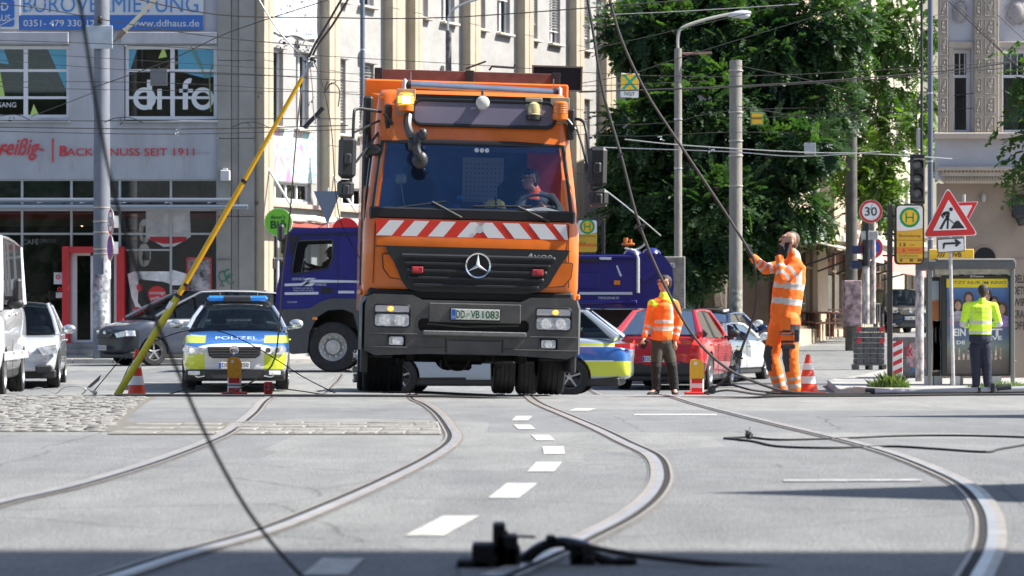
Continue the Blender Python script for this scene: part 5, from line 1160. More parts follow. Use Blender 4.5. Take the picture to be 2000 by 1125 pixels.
def wheel(parent,c,r,w,rim=RIMM,spokes=5,side=1,rz=0,truck=False,n=28):
    """axle along x; outer face towards side*x"""
    hw=w/2;rr=r*(.62 if not truck else .56)
    pr=[(rr,-hw),(r*.93,-hw),(r*.985,-hw*.86)]
    k=4 if truck else 3
    for i in range(k):
        a=-hw*.8+(2*hw*.8)*i/k;b_=a+2*hw*.8/k;pr+=[(r,a+.01*w),(r,b_-.05*w),(r-(.007 if truck else .012),b_-.045*w),(r-(.007 if truck else .012),b_)]
    pr+=[(r*.985,hw*.86),(r*.93,hw),(rr,hw)]
    mb=MB();mb.lathe(pr,axis='X',n=n,cap=False);ty=mb.build('wheel',TYRE,parent,loc=c,rz=rz)
    mb=MB();o_=hw*.75*side
    if truck:
        mb.lathe([(rr,hw*side),(rr*.93,o_),(rr*.55,o_*.4),(rr*.5,o_*1.05),(0,o_*1.1)],axis='X',n=24,cap=False)
        for i in range(10):a=math.pi*2*i/10;mb.cyl((o_*.5,rr*.72*math.cos(a),rr*.72*math.sin(a)),(o_*.95,rr*.72*math.cos(a),rr*.72*math.sin(a)),.03,n=6)
    else:
        mb.lathe([(rr,hw*side),(rr*.94,o_),(rr*.9,0)],axis='X',n=24,cap=False);mb.lathe([(rr*.22,o_*.4),(rr*.2,o_*.95),(0,o_*1.0)],axis='X',n=12)
        for i in range(spokes):
            a=math.pi*2*i/spokes;mb.box((0,0,rr*.55),(abs(o_)*.35,rr*.17,rr*.85),.01,M=Matrix.Translation((o_*.75,0,0))@ Matrix.Rotation(a,4,'X'))
    mb.build('rim',rim,ty)
    if not truck:mb=MB();mb.lathe([(rr*.9,o_*.1),(0,o_*.1)],axis='X',n=20);mb.build('brake_disc',DARKM,ty)
    return ty
def car_paint(name,col,metal=.0,rough=.3):
    return mat(name,col,rough,metal,coat=1.0,var=.04,scale=2)
def livery(name,base,rules,rough=.3):
    """flat print on the bodywork: coloured fields given as boxes in |x|, y, z (with a shear k: z + k*y)"""
    m=bpy.data.materials.new(name);m.use_nodes=True;nt=m.node_tree;N=nt.nodes.new;L=nt.links.new;b=nt.nodes['Principled BSDF']
    b.inputs['Roughness'].default_value=rough;b.inputs['Coat Weight'].default_value=1;b.inputs['Metallic'].default_value=.0
    tc=N('ShaderNodeTexCoord');sp=N('ShaderNodeSeparateXYZ');L(tc.outputs['Object'],sp.inputs[0])
    def M2(op,a,b_,c=None):
        n=N('ShaderNodeMath');n.operation=op
        for i,v in enumerate((a,b_,c)):
            if v is None:continue
            if isinstance(v,(int,float)):n.inputs[i].default_value=v
            else:L(v,n.inputs[i])
        return n.outputs[0]
    ax_=M2('ABSOLUTE',sp.outputs['X'],None);cur=None
    for col,xr,yr,zr,kx,kz in rules:
        msk=None
        xx=M2('MULTIPLY_ADD',sp.outputs['Y'],kx,ax_)if kx else ax_;zz=M2('MULTIPLY_ADD',sp.outputs['Y'],kz,sp.outputs['Z'])if kz else sp.outputs['Z']
        for src,(lo,hi)in((xx,xr),(sp.outputs['Y'],yr),(zz,zr)):
            q=M2('MULTIPLY',M2('GREATER_THAN',src,lo),M2('LESS_THAN',src,hi));msk=q if msk is None else M2('MULTIPLY',msk,q)
        mx=N('ShaderNodeMix');mx.data_type='RGBA';L(msk,mx.inputs[0])
        if cur is None:mx.inputs[6].default_value=(*base,1)
        else:L(cur,mx.inputs[6])
        mx.inputs[7].default_value=(*col,1);cur=mx.outputs[2]
    L(cur,b.inputs['Base Color']);return m
def eval_mesh(o,mods):
    for t_,kw in mods:
        md=o.modifiers.new(t_,t_)
        for k,v in kw.items():setattr(md,k,v)
    tmp=bpy.data.scenes.new('work');tmp.collection.objects.link(o)
    for t_,kw in mods:
        if 'object' in kw:tmp.collection.objects.link(kw['object'])
    vl=tmp.view_layers[0];vl.update();dg=vl.depsgraph;me=bpy.data.meshes.new_from_object(o.evaluated_get(dg),preserve_all_data_layers=False,depsgraph=dg)
    o.modifiers.clear();o.data=me;bpy.data.scenes.remove(tmp);return o
def car(name,label,cat,loc,rz,L=4.5,W=1.82,H=1.48,paint=None,zb=.93,zc=.98,hood=.80,yA0=-.95,yA1=-.25,yD0=1.95,yD1=1.45,wy=(-1.38,1.32),r=.33,ww=.22,
        nose=.62,tail=.80,rear_deck=.95,roof_mat=None,bpil=(.45,),rim=RIMM,spokes=5,mirror=None,lower=PLAST,clad=None,glass=None,bow=.17,pm=None,seats=True,group=None,trim=True,wr_=.66,nose_w=.84,lowz=.2):
    t=thing(name,label,cat,loc,rz,group);h=L/2;wh=W/2
    st=[(-h,nose_w*.93,.34,nose*.82,nose*.88),(-h+.05,nose_w,lowz+.08,nose,nose+.05),(-h+.28,.95,lowz+.02,nose+.08,nose+.12),(wy[0],1.0,lowz,hood,hood+.03),(yA0-.25,1.0,lowz,zb-.05,zc-.08),
          (yA0+.1,1.0,lowz,zb,zc-.03),(0,1.0,lowz,zb,zb+.01),(.8,1.0,lowz,zb+.01,zb+.02),(wy[1],1.0,lowz,zb+.02,zb+.03),(yD0-.1,.97,lowz+.02,rear_deck-.02,rear_deck),(h-.08,.93,lowz+.08,tail,tail+.06),(h,.86,.34,tail*.9,tail*.96)]
    st=[q for i,q in enumerate(sorted(st,key=lambda q:q[0]))if i==0 or q[0]-sorted(st,key=lambda q:q[0])[i-1][0]>.02]
    rings_=[]
    for y,wf,zl,zs,zt in st:
        w=wh*wf;half=[(w*.80,zl),(w*.955,zl+.05),(w,zl+(zs-zl)*.35),(w,zl+(zs-zl)*.72),(w*.972,zs),(w*.84,(zs*.3+zt*.7)),(w*.45,zt+.015)]
        e_=max(0,1-(y+h)/1.1)if y<0 else-.6*max(0,1-(h-y)/.9);q_=lambda a:y+bow*e_*(a/wh)**2
        rings_.append([(-a,q_(a),b_)for a,b_ in half]+[(a,q_(a),b_)for a,b_ in reversed(half)])
    mb=MB();mb.loft(rings_);body=mb.build('body',paint,t,smooth=0)
    cut=MB()
    for yy in wy:
        for sx in(-1,1):cut.cyl((sx*(wh+.2),yy,r+.005),(sx*(wh-ww-.06),yy,r+.005),r*1.13,n=28)
        
    co=cut.build('cutter',PLAST,t);
    eval_mesh(body,[('SUBSURF',dict(levels=2,render_levels=2)),('BOOLEAN',dict(object=co,operation='DIFFERENCE',solver='EXACT'))])
    bpy.data.objects.remove(co);body.data.shade_smooth();body.data.set_sharp_from_angle(angle=R(40));body.data.name='body'
    body.data.materials.append(lower)if len(body.data.materials)<2 else None
    li=len(body.data.materials)-1;body.data.materials[li]=lower;glass=glass or CARGL;t['bow']=bow;t['wh']=wh
    for p in body.data.polygons:
        if p.center.z<lowz+.1 or(clad and clad(p.center)):p.material_index=li
    # sill / bumper cladding
    mb=MB();mb.box((0,0,lowz+.05),(W*.93,L*.9,.16),.03);mb.build('underbody',PLAST,t,smooth=0)
    for yy in wy:
        for sx in(-1,1):wheel(t,(sx*(wh-ww/2-.015),yy,r),r,ww,rim,spokes,sx)
    # greenhouse
    wb,wt=wh*.915,wh*wr_+.02;zr=H-.05;rm=roof_mat or paint
    def A(s_):return(s_*wb,yA0-.16*(1-s_*s_),zc-.02)
    def At(s_):return(s_*wt,yA1-.10*(1-s_*s_),zr+.045*(1-s_*s_))
    def D(s_):return(s_*wb*.95,yD0+.08*(1-s_*s_),rear_deck+.01)
    def Dt(s_):return(s_*wt*.96,yD1+.05*(1-s_*s_),zr-.02+.04*(1-s_*s_))
    S=[-1,-.6,-.2,.2,.6,1]
    mb=MB();nv=6;rows_=[]
    for i in range(nv+1):
        u=i/nv;rows_.append([tuple(At(s_)[k]*(1-u)+Dt(s_)[k]*u+(.035*math.sin(math.pi*u)if k==2 else 0)for k in range(3))for s_ in np.linspace(-1,1,9)])
    n9=9;v=[p for rw in rows_ for p in rw];f=[(i*n9+j,i*n9+j+1,(i+1)*n9+j+1,(i+1)*n9+j)for i in range(nv)for j in range(8)];mb.add(v,f)
    v2=[(p[0]*.97,p[1],p[2]-.04)for p in v];mb.add(v2,f)
    for j in(0,8):mb.add([q for i in range(nv+1)for q in(v[i*n9+j],v2[i*n9+j])],[(2*i,2*i+2,2*i+3,2*i+1)for i in range(nv)])
    mb.build('roof',rm,t,smooth=45)
    for sx in(-1,1):
        mb=MB();mb.tube([A(sx),tuple((np.array(A(sx))+np.array(At(sx)))/2+np.array([sx*.012,-.01,.012])),At(sx)],[.045,.036,.034],8);mb.tube([At(sx),tuple(rows_[2][0 if sx<0 else 8]),tuple(rows_[4][0 if sx<0 else 8]),Dt(sx)],.03,8);mb.tube([D(sx),Dt(sx)],[.075,.05],8)
        mb.build('pillar',pm or paint,t)
        for yb in bpil:
            u=(yb-yA1)/(yD1-yA1);mb=MB();mb.tube([(sx*wb,yb,zb),(sx*wt*.985,yb+.05,zr)],.03,6);mb.build('pillar',PLAST,t)
        ys=[yA0+.12]+list(bpil)+[yD0-.12];yt=[yA1+.06]+[q+.05 for q in bpil]+[yD1-.02]
        for i in range(len(ys)-1):
            mb=MB();mb.quad((sx*(wb+.004),ys[i],zb-.01),(sx*(wb+.004),ys[i+1],zb-.01),(sx*(wt+.0),yt[i+1],zr-.015),(sx*wt,yt[i],zr-.015));mb.build('side_window',glass,t,smooth=0,recalc=False)
    for f0,f1,nm in((A,At,'windscreen'),(D,Dt,'rear_window')):
        v=[f_(s_)for s_ in S for f_ in(f0,f1)];mb=MB();mb.add(v,[(2*i,2*i+2,2*i+3,2*i+1)for i in range(len(S)-1)]);mb.build(nm,glass,t,recalc=False)
    if seats:
        for sx in(-1,1):
            for yy in(yA1+.55,yA1+1.45):
                if yy>yD0-.2:continue
                mb=MB();mb.box((sx*.36,yy,zb-.12),(.46,.16,.5),.06);mb.box((sx*.36,yy+.02,zb+.24),(.25,.1,.18),.04);mb.build('seat',SEAT,t,smooth=40)
        mb=MB();mb.box((0,yA0+.22,zc-.04),(W*.86,.5,.08),.03);mb.build('dashboard',PLAST,t,smooth=0)
        mb=MB();mb.tube([(.36+.17*math.cos(a),yA0+.5-.05*math.sin(a),zc+.0+.15*math.sin(a))for a in np.linspace(0,2*math.pi,20)],.015,5);mb.build('steering_wheel',PLAST,t)
        mb=MB();mb.box((0,yA1+.02,zr-.1),(.24,.03,.07),.01);mb.build('rear_view_mirror',PLAST,t,smooth=0)
    for sx in(-1,1):
        mb=MB();mb.sphere((sx*(wh+.12),yA0+.28,zc+.07),(.125,.06,.085),12,8);mb.box((sx*(wh+.0),yA0+.28,zc+.0),(.14,.05,.05),.01);mb.build('mirror',mirror or paint,t)
    if trim:
        for sx in(-1,1):
            for yy in(yA0+1.18,yA0+2.15):
                if yy<yD0-.4:mb=MB();mb.box((sx*(wh+.004),yy,zb-.13),(.03,.2,.03),.01);mb.build('door_handle',paint,t,smooth=0)
            mb=MB();mb.box((sx*(wh-.002),(bpil[0]if bpil else 0)+.02,.55),(.006,.012,.66));mb.build('door_gap',PLAST,t,smooth=0)
    return t
def drape(t,names,front=True):
    for c in t.children:
        if c.name.split('.')[0]in names:
            for o in[c]+list(c.children):
                for v in o.data.vertices:
                    if(v.co.y<-1.2)==front:v.co.y+=(t['bow']if front else-.6*t['bow'])*(v.co.x/t['wh'])**2-(.012 if front else-.012)
                o.data.update()
def plate_at(t,c,s_,rz=0,w=.52,d=-1,col=None):
    mb=MB();mb.box(c,(w,.012,.11),.003);o=mb.build('number_plate',PLW,t,smooth=0)
    mb=MB();mb.box((c[0]-d*-1*w*.465,c[1]+.008*d,c[2]),(.04,.006,.1));mb.build('plate_band',PLB,t,smooth=0)
    tx=text(s_,t,col or BLACKP,c[0]-w*.40,c[0]+w*.46,c[2],.075,y=0,bold=.01)
    if d>0:tx.rotation_euler.z=math.pi;tx.location=(c[0]*2,c[1]+.012,0)
    else:tx.location.y=c[1]-.012
    return o
# ---------------------------------------------------------------- orange truck
ST=171.0
OT=thing('orange_truck','big orange municipal truck with red and white stripes above its grille','truck',(X(915,28.1),28.1,0.012),R(4.0));OT.rotation_euler.y=R(1.3)
def lx(px):return(px-914)/ST
def lz(py):return(775-py)/ST
ORG=mat('orange_paint',(.66,.145,.012),.36,coat=.5,var=.13,scale=2.2,detail=8)
BUMP_=mat('bumper_plastic',(.052,.056,.062),.5,var=.2,scale=3,col2=(.075,.072,.068),detail=8,bump=.15,bscale=80);GRIL=mat('grille_plastic',(.016,.018,.021),.45,bump=.1)
lv=[(598,1.20,.14,.14),(578,1.235,.06,.16),(560,1.245,.02,.17),(500,1.245,.0,.17),(442,1.24,.0,.16),(432,1.225,.03,.15),(355,1.185,.135,.15),(278,1.135,.25,.15),(262,1.13,.27,.14),(225,1.12,.31,.14),(186,1.10,.35,.14),(174,1.06,.42,.14)]
def cab_ring(py,w,yf,rc,yb=1.95):
    z=lz(py);pts=[(-w,yb)]
    for k in range(5):a=math.pi+math.pi/2*k/4;pts.append((-w+rc+rc*math.cos(a),yf+rc+rc*math.sin(a)*1.0))
    for k in range(5):a=-math.pi/2+math.pi/2*k/4;pts.append((w-rc+rc*math.cos(a),yf+rc+rc*math.sin(a)))
    pts.append((w,yb));return[(x,y,z)for x,y in pts]
rs_=[cab_ring(*q)for q in lv];n=len(rs_[0]);v=[p for r_ in rs_ for p in r_];f=[]
for i in range(len(rs_)-1):
    for k in range(n):
        if i in(5,6)and k in(0,5,10):continue  # windscreen opening
        f.append((i*n+k,i*n+(k+1)% n,(i+1)*n+(k+1)% n,(i+1)*n+k))
f.append(tuple(range(len(v)-n,len(v))))
mb=MB();mb.add(v,f);cab=mb.build('cab',ORG,OT,smooth=50,recalc=False)
# windscreen band
def ring_at(py):
    for a,b_ in zip(lv,lv[1:]):
        if a[0]>=py>=b_[0]:u=(a[0]-py)/(a[0]-b_[0]);return[a[i]*(1-u)+b_[i]*u for i in range(1,4)]
def fy(py):return ring_at(py)[1]
W0,W1=1.075,.985
mb=MB();mb.quad((-W0-.0,fy(430)-.004,lz(430)),(W0,fy(430)-.004,lz(430)),(W1+.02,fy(279)-.004,lz(279)),(-W1-.02,fy(279)-.004,lz(279)))
mb.build('windscreen',glass_mat('truck_glass',(.86,.93,1.0),1.7,1.0,gc=(.35,.6,1.0)),OT,smooth=0,recalc=False)  # mirror colour tinted blue to imitate sky reflected in the windscreen
RUB=mat('seal_black',(.012,.013,.016),.4)
mb=MB();y0_,y1_=fy(430),fy(279)
mb.tube([(-W0-.07,y0_+.03,lz(434)),(-W1-.06,y1_+.02,lz(280)),(-.5,y1_-.012,lz(278)),(.5,y1_-.012,lz(278)),(W1+.06,y1_+.02,lz(280)),(W0+.07,y0_+.03,lz(434))],.03,8)
for sx in(-1,1):mb.add([(sx*(W0+.0),y0_-.006,lz(432)),(sx*(W0+.145),y0_+.09,lz(432)),(sx*(W1+.125),y1_+.085,lz(280)),(sx*(W1+.01),y1_-.006,lz(280))],[(0,1,2,3)])
mb.build('windscreen_seal',RUB,OT,recalc=False)
mb=MB();mb.box((0,.045,lz(421)),(2.36,.05,.135),.02,M=Matrix.Translation((0,0,0)));mb.build('cowl_panel',RUB,OT,smooth=0)
mb=MB();mb.tube([(lx(765),.06,lz(411)),(lx(862),.07,lz(396))],.011,5);mb.tube([(lx(835),.055,lz(398)),(lx(893),.01,lz(428))],.016,6)
mb.build('wiper',DARKM,OT)
mb=MB();mb.tube([(lx(916),.055,lz(404)),(lx(1030),.06,lz(401))],.011,5);mb.tube([(lx(1003),.05,lz(403)),(lx(1065),.005,lz(431))],.016,6)
mb.build('wiper',DARKM,OT)
for sx in(-1,1):
    mb=MB();mb.add([(sx*1.222,.24,lz(431)),(sx*1.222,1.9,lz(431)),(sx*1.132,1.9,lz(279)),(sx*1.132,.42,lz(279))],[(0,1,2,3)]);mb.build('side_window',glass_mat('truck_side_glass',(.8,.85,.9),.8,.95),OT,smooth=0,recalc=False)
    mb=MB();mb.tube([(sx*1.225,1.25,lz(431)),(sx*1.135,1.25,lz(279))],.035,6);mb.build('window_divider',RUB,OT)
# stripes
band=MB();band.prism([(-1.1,lz(467)),(1.1,lz(467)),(1.1,lz(434.5)),(-1.1,lz(434.5))],-.010,-.004);band.build('stripe_band',mat('stripe_red',(.60,.035,.02),.4),OT,smooth=0)
SW=mat('stripe_white',(.66,.66,.67),.4)
for c0 in(735,784,836,893):mb=MB();a=max(lx(c0-9),-1.1);mb.add([(a,-.013,lz(466)),(lx(c0+22),-.013,lz(466)),(lx(c0+46),-.013,lz(436)),(lx(c0+17),-.013,lz(436))],[(0,1,2,3)]);mb.build('white_stripe',SW,OT,smooth=0,recalc=False)
for c0 in(947,999,1050,1098):mb=MB();b_=min(lx(c0+32),1.1);mb.add([(lx(c0-2),-.013,lz(466)),(b_,-.013,lz(466)),(lx(min(c0+6,1098)),-.013,lz(436)),(lx(c0-26),-.013,lz(436))],[(0,1,2,3)]);mb.build('white_stripe',SW,OT,smooth=0,recalc=False)
for sx in(-1,1):
    mb=MB();mb.add([(sx*1.105,.022,lz(467)),(sx*1.235,.12,lz(467)),(sx*1.235,.12,lz(452)),(sx*1.15,.045,lz(436)),(sx*1.105,.022,lz(436))],[tuple(range(5))]);mb.build('white_stripe',SW,OT,smooth=0,recalc=False)
mb=MB();disc(mb,(lx(928),lz(450)),0,.042,20,-.02);mb.build('badge',mat('letter_silver',(.6,.61,.63),.35,.3),OT,smooth=0,recalc=False)
mb=MB();mb.box((0,-.003,lz(487)),(2.2,.008,.012));mb.build('panel_gap',RUB,OT,smooth=0)
# grille
gp=[(lx(746),lz(487)),(lx(1106),lz(487)),(lx(1101),lz(498)),(lx(1086),lz(520)),(lx(1066),lz(556)),(lx(1050),lz(569)),(lx(1020),lz(574)),(lx(812),lz(574)),(lx(790),lz(569)),(lx(778),lz(553)),(lx(763),lz(518)),(lx(749),lz(498))]
mb=MB();mb.prism(gp,-.05,.06);mb.build('grille',GRIL,OT,smooth=20)
for i,(yy,a,b_)in enumerate(((505,775,1078),(519,782,1068),(533,786,1062),(547,790,1056),(561,800,1046))):
    mb=MB();mb.box(((lx(a)+lx(b_))/2,-.06,lz(yy)),(lx(b_)-lx(a),.05,.055),.018);mb.build('grille_bar',GRIL,OT,smooth=0)
mb=MB();mb.lathe([(.128,-.012),(.145,-.02),(.150,-.005),(.143,.012),(.130,.004),(.128,-.012)],(lx(926),-.10,lz(521)),'Y',36);c_=(lx(926),lz(521))
for a in(90,210,330):
    ca,sa=math.cos(R(a)),math.sin(R(a));p0=Vector((c_[0],-.115,c_[1]));tip=Vector((c_[0]+.135*ca,-.105,c_[1]+.135*sa));nx,nz=-sa*.02,ca*.02
    mb.add([tuple(p0),(c_[0]+nx+ca*.012,-.1,c_[1]+nz+sa*.012),tuple(tip),(c_[0]-nx+ca*.012,-.1,c_[1]-nz+sa*.012)],[(0,1,2),(0,2,3)])
mb.build('star_emblem',CHROME,OT,recalc=False)
mb=MB();disc(mb,c_,0,.135,30,-.088);mb.build('emblem_backing',RUB,OT,smooth=0,recalc=False)
text('AXOR',OT,mat('letter_silver',(.6,.61,.63),.35,.3),lx(1019),lx(1071),lz(502),.062,y=-.056,shear=.3)
text('A',OT,mat('letter_silver',(.6,.61,.63),.35,.3),lx(1017),lx(1034),lz(501),.08,y=-.057,shear=.3)
for px in(808,1043):
    mb=MB();mb.box((lx(px),-.09,lz(532)),(.13,.05,.075),.01);mb.build('marker_flag',mat('flag_red',(.28,.02,.03),.5),OT,smooth=0)
    mb=MB();mb.box((lx(px)+(.02 if px>900 else-.02),-.09,lz(532)),(.06,.056,.04),.005);mb.build('flag_patch',mat('flag_red2',(.5,.03,.04),.5),OT,smooth=0)
# air cheeks
for sx,pts in((-1,[(741,503),(762,503),(773,518),(785,552),(756,547),(743,530)]),(1,[(1112,512),(1092,512),(1080,525),(1062,560),(1095,556),(1109,540)])):
    mb=MB();mb.prism([(lx(a),lz(b_))for a,b_ in pts],-.03,.05);mb.build('corner_flap',ORG,OT,smooth=30)
    mb=MB();c2=[(lx(a),lz(b_))for a,b_ in pts];mb.tube([(a,-.012,b_)for a,b_ in c2+c2[:1]],.012,5);mb.build('flap_gap',RUB,OT)
# dark strip + bumper
mb=MB();mb.box((0,.12,lz(580)),(2.36,.2,.14),.03);mb.build('lower_recess',mat('recess_black',(.012,.012,.013),.6),OT,smooth=0)
bo=[(lx(708),lz(603)),(lx(712),lz(586)),(lx(725),lz(580)),(lx(800),lz(581)),(lx(820),lz(590)),(lx(1012),lz(590)),(lx(1032),lz(581)),(lx(1108),lz(580)),(lx(1121),lz(586)),(lx(1125),lz(603)),(lx(1124),lz(690)),(lx(1105),lz(700)),(lx(1000),lz(695)),(lx(830),lz(695)),(lx(728),lz(700)),(lx(708),lz(690))]
ho=[[(lx(816),lz(650)),(lx(812),lz(644)),(lx(812),lz(632)),(lx(818),lz(626)),(lx(1022),lz(626)),(lx(1028),lz(632)),(lx(1028),lz(644)),(lx(1024),lz(650))],rrect(.40,.25,.04,cx=lx(761),cz=lz(622)),rrect(.40,.25,.04,cx=lx(1076),cz=lz(622)),rrect(.20,.125,.03,cx=lx(770),cz=lz(671)),rrect(.20,.125,.03,cx=lx(1067),cz=lz(671))]
mb=MB();plate_holes(mb,bo,ho,-.10,.08);mb.build('bumper',BUMP_,OT,smooth=25)
for sx in(-1,1):  # rounded bumper ends
    mb=MB();x0=sx*1.235;mb.add([(x0,-.10,lz(690)),(x0+sx*.03,.0,lz(690)),(x0+sx*.03,.5,lz(688)),(x0,-.10,lz(600)),(x0+sx*.03,.0,lz(600)),(x0+sx*.03,.5,lz(600)),(x0-sx*.06,-.1,lz(586)),(x0,.02,lz(584)),(x0,.5,lz(584))],[(0,1,4,3),(1,2,5,4),(3,4,7,6),(4,5,8,7)]);mb.build('bumper_corner',BUMP_,OT,recalc=False)
for(a,b_,c2,d2)in((708,812,656,659),(1028,1125,656,659),(708,868,683,684.5),(978,1125,683,684.5)):mb=MB();mb.box(((lx(a)+lx(b_))/2,-.103,lz((c2+d2)/2)),(lx(b_)-lx(a)-.02,.02,.016),.004);mb.build('bumper_crease',BUMP_,OT,smooth=0)
mb=MB();mb.box((lx(922),-.115,lz(654)),(1.18,.07,.055),.01);mb.build('step_strip',mat('step_metal',(.13,.135,.14),.5,.3,bump=.5,bscale=90),OT,smooth=0)
mb=MB();mb.box((lx(922),-.108,lz(680)),(.62,.03,.155),.012);mb.build('tow_cover',BUMP_,OT,smooth=0)
for sx in(-1,1):mb=MB();mb.box((lx(922)+sx*.325,-.099,lz(677)),(.01,.012,.17));mb.build('panel_gap',RUB,OT,smooth=0)
mb=MB();mb.box((lx(922),.02,lz(638)),(1.3,.02,.2));mb.build('radiator_dark',mat('recess_black',(.012,.012,.013),.6),OT,smooth=0)
mb=MB();mb.tube([(lx(830),-.0,lz(636)),(lx(900),-.02,lz(641)),(lx(1010),.0,lz(636))],.012,5);mb.build('hose',mat('hose_grey',(.15,.15,.14),.6),OT)
for sx,px in((-1,761),(1,1076)):
    mb=MB();mb.box((lx(px),-.03,lz(622)),(.38,.02,.235));hl_=mb.build('headlight',mat('reflector',(.5,.51,.53),.2,.3,var=.5,scale=14),OT,smooth=0)
    mb=MB();mb.prism(rrect(.385,.135,.03,cx=lx(px),cz=lz(631)),-.105,-.07);mb.build('lens',LAMPG,hl_)
    for dx in(-.09,.08):mb=MB();mb.lathe([(.058,-.112),(.05,-.10),(0,-.085)],(lx(px)+dx,0,lz(631)),'Y',18);mb.build('reflector_bowl',mat('bowl_bright',(.8,.8,.8),.3,.2,var=.3,scale=30),hl_)
    mb=MB();mb.prism(rrect(.385,.075,.02,cx=lx(px),cz=lz(609)),-.105,-.07);mb.build('indicator_lens',mat('clear_lens',(.55,.55,.56),.1,coat=1),hl_)
    mb=MB();mb.sphere((lx(px)+(-.02 if sx<0 else .02),-.105,lz(609)),(.035,.012,.028));mb.build('indicator_bulb',mat('amber_lit',(.9,.3,.04),.3,emit=(1,.28,.05),es=1.3),hl_)
    mb=MB();q=rrect(.41,.255,.045,cx=lx(px),cz=lz(622));mb.tube([(a,-.102,b_)for a,b_ in q+q[:1]],.009,5);mb.tube([(lx(px)-.2,-.104,lz(616)),(lx(px)+.2,-.104,lz(616))],.009,5);mb.build('lamp_gasket',RUB,hl_)
    px2=770 if sx<0 else 1067
    mb=MB();mb.prism(rrect(.165,.095,.02,cx=lx(px2),cz=lz(671)),-.10,-.05);fl=mb.build('fog_light',LAMPG,OT);mb=MB();mb.lathe([(.045,-.108),(.03,-.1),(0,-.095)],(lx(px2),0,lz(671)),'Y',18);mb.build('lens',mat('bowl_bright',(.8,.8,.8),.3,.2,var=.3,scale=30),fl)
    mb=MB();q=rrect(.21,.135,.03,cx=lx(px2),cz=lz(671));mb.tube([(a,-.102,b_)for a,b_ in q+q[:1]],.008,5);mb.build('lamp_gasket',RUB,fl)
# number plate
mb=MB();mb.box((lx(922),-.106,lz(614)),(1.06*.99,.02,.22),.01);mb.build('plate_recess',BUMP_,OT,smooth=0)
mb=MB();mb.box((lx(922.5),-.12,lz(617)),(.585,.012,.145),.006);mb.build('plate_holder',RUB,OT,smooth=0)
mb=MB();mb.box((lx(922.5),-.128,lz(616.5)),(.55,.008,.12),.003);npl=mb.build('number_plate',mat('plate_pale',(.58,.60,.54),.5),OT,smooth=0)
mb=MB();mb.box((lx(880.5),-.134,lz(616.5)),(.045,.006,.115));mb.build('plate_band',PLB,OT,smooth=0)
PG=mat('plate_green',(.02,.10,.045),.5)
text('DD',OT,PG,lx(885),lx(902),lz(616.5),.088,y=-.134,bold=.02);text('VB',OT,PG,lx(913.5),lx(931),lz(616.5),.088,y=-.134,bold=.02);text('1083',OT,PG,lx(936),lx(969),lz(616.5),.088,y=-.134,bold=.02)
text('D',OT,PLW,lx(878.5),lx(882.5),lz(622),.025,y=-.139);mb=MB();disc(mb,(lx(908),lz(617)),.0,.02,14,-.134);mb.build('plate_seal',mat('seal_dull',(.35,.38,.30),.6),OT,smooth=0,recalc=False)
# forehead: visor window, beacons
mb=MB();q=rrect(1.64,.29,.10,n=6,cx=lx(935),cz=lz(219));vis=[(a,fy(228)-.028+(b_-lz(219))*.18,b_)for a,b_ in q];mb.add(vis,[tuple(range(len(vis)))]);mb.build('visor_panel',mat('visor_violet',(.13,.115,.16),.28,var=.12,scale=1.5,coat=.3),OT,smooth=0,recalc=False)
mb=MB();mb.tube([p for p in vis+vis[:1]],.022,6);mb.build('visor_seal',RUB,OT)
mb=MB();mb.box((lx(932),.34,lz(187)),(1.9,.03,.05));mb.build('roof_strip',RUB,OT,smooth=0)
# raised roof deck in front of the box, sloping up
mb=MB();mb.add([(-1.08,.36,lz(188)),(1.08,.36,lz(188)),(1.17,1.9,lz(178)+.12),(-1.17,1.9,lz(178)+.12),(-1.08,.36,lz(193)),(1.08,.36,lz(193))],[(0,1,2,3),(0,4,5,1)]);mb.build('roof_fairing',ORG,OT,smooth=0,recalc=False)
for px,y_,lit in((780,203,1),(1085,211,0)):
    c=(lx(px),fy(205)-.10,lz(y_));mb=MB();mb.box((c[0],c[1]+.075,c[2]+.02),(.22,.02,.30),.006);bc=mb.build('beacon_bracket',mat('bracket_yellowish',(.33,.30,.22),.5,.3),OT,smooth=0)
    mb=MB();mb.lathe([(.075,-.1),(.088,-.09),(.09,-.03),(.08,-.028),(0,-.028)],c,'Z',20);mb.build('beacon_base',mat('beacon_orange',(.75,.17,.02),.35),bc)
    mb=MB();mb.lathe([(.083,-.028),(.085,.03),(.083,.10),(.07,.112),(0,.114)],c,'Z',20)
    mb.build('beacon_dome',mat('beacon_amber_lit',(.9,.35,.03),.2,emit=(1,.30,.02),es=1.1)if lit else mat('beacon_amber',(.65,.17,.01),.2,coat=.8),bc)
    for k in range(5):mb2=MB();mb2.lathe([(.088,-.006),(.092,0),(.088,.006)],(c[0],c[1],c[2]-.015+k*.026),'Z',20);mb2.build('beacon_rib',mat('rib_lit',(.9,.45,.05),.3,emit=(1,.55,.08),es=(2.6))if lit and 1<=k<=3 else mat('beacon_amber',(.65,.17,.01),.2,coat=.8),bc)
    if lit:mb=MB();mb.box((c[0],c[1]-.088,c[2]+.035),(.09,.012,.09),.005);mb.build('lit_filament',mat('lit_yellow',(1,.8,.3),.3,emit=(1,.72,.22),es=9),bc,smooth=0)
mb=MB();c=(lx(931),fy(200)-.11,lz(198));mb.lathe([(0,-.03),(.05,-.028),(.075,-.01),(.08,.0),(.06,.05),(0,.06)],c,'Y',24);rl=mb.build('work_lamp',mat('lamp_milky',(.55,.56,.52),.2,coat=.6),OT);mb=MB();mb.tube([(c[0],c[1]+.02,c[2]+.07),(c[0],c[1]+.06,c[2]+.13),(c[0],c[1]+.12,c[2]+.12)],.018,6);mb.build('bracket',DARKM,rl)
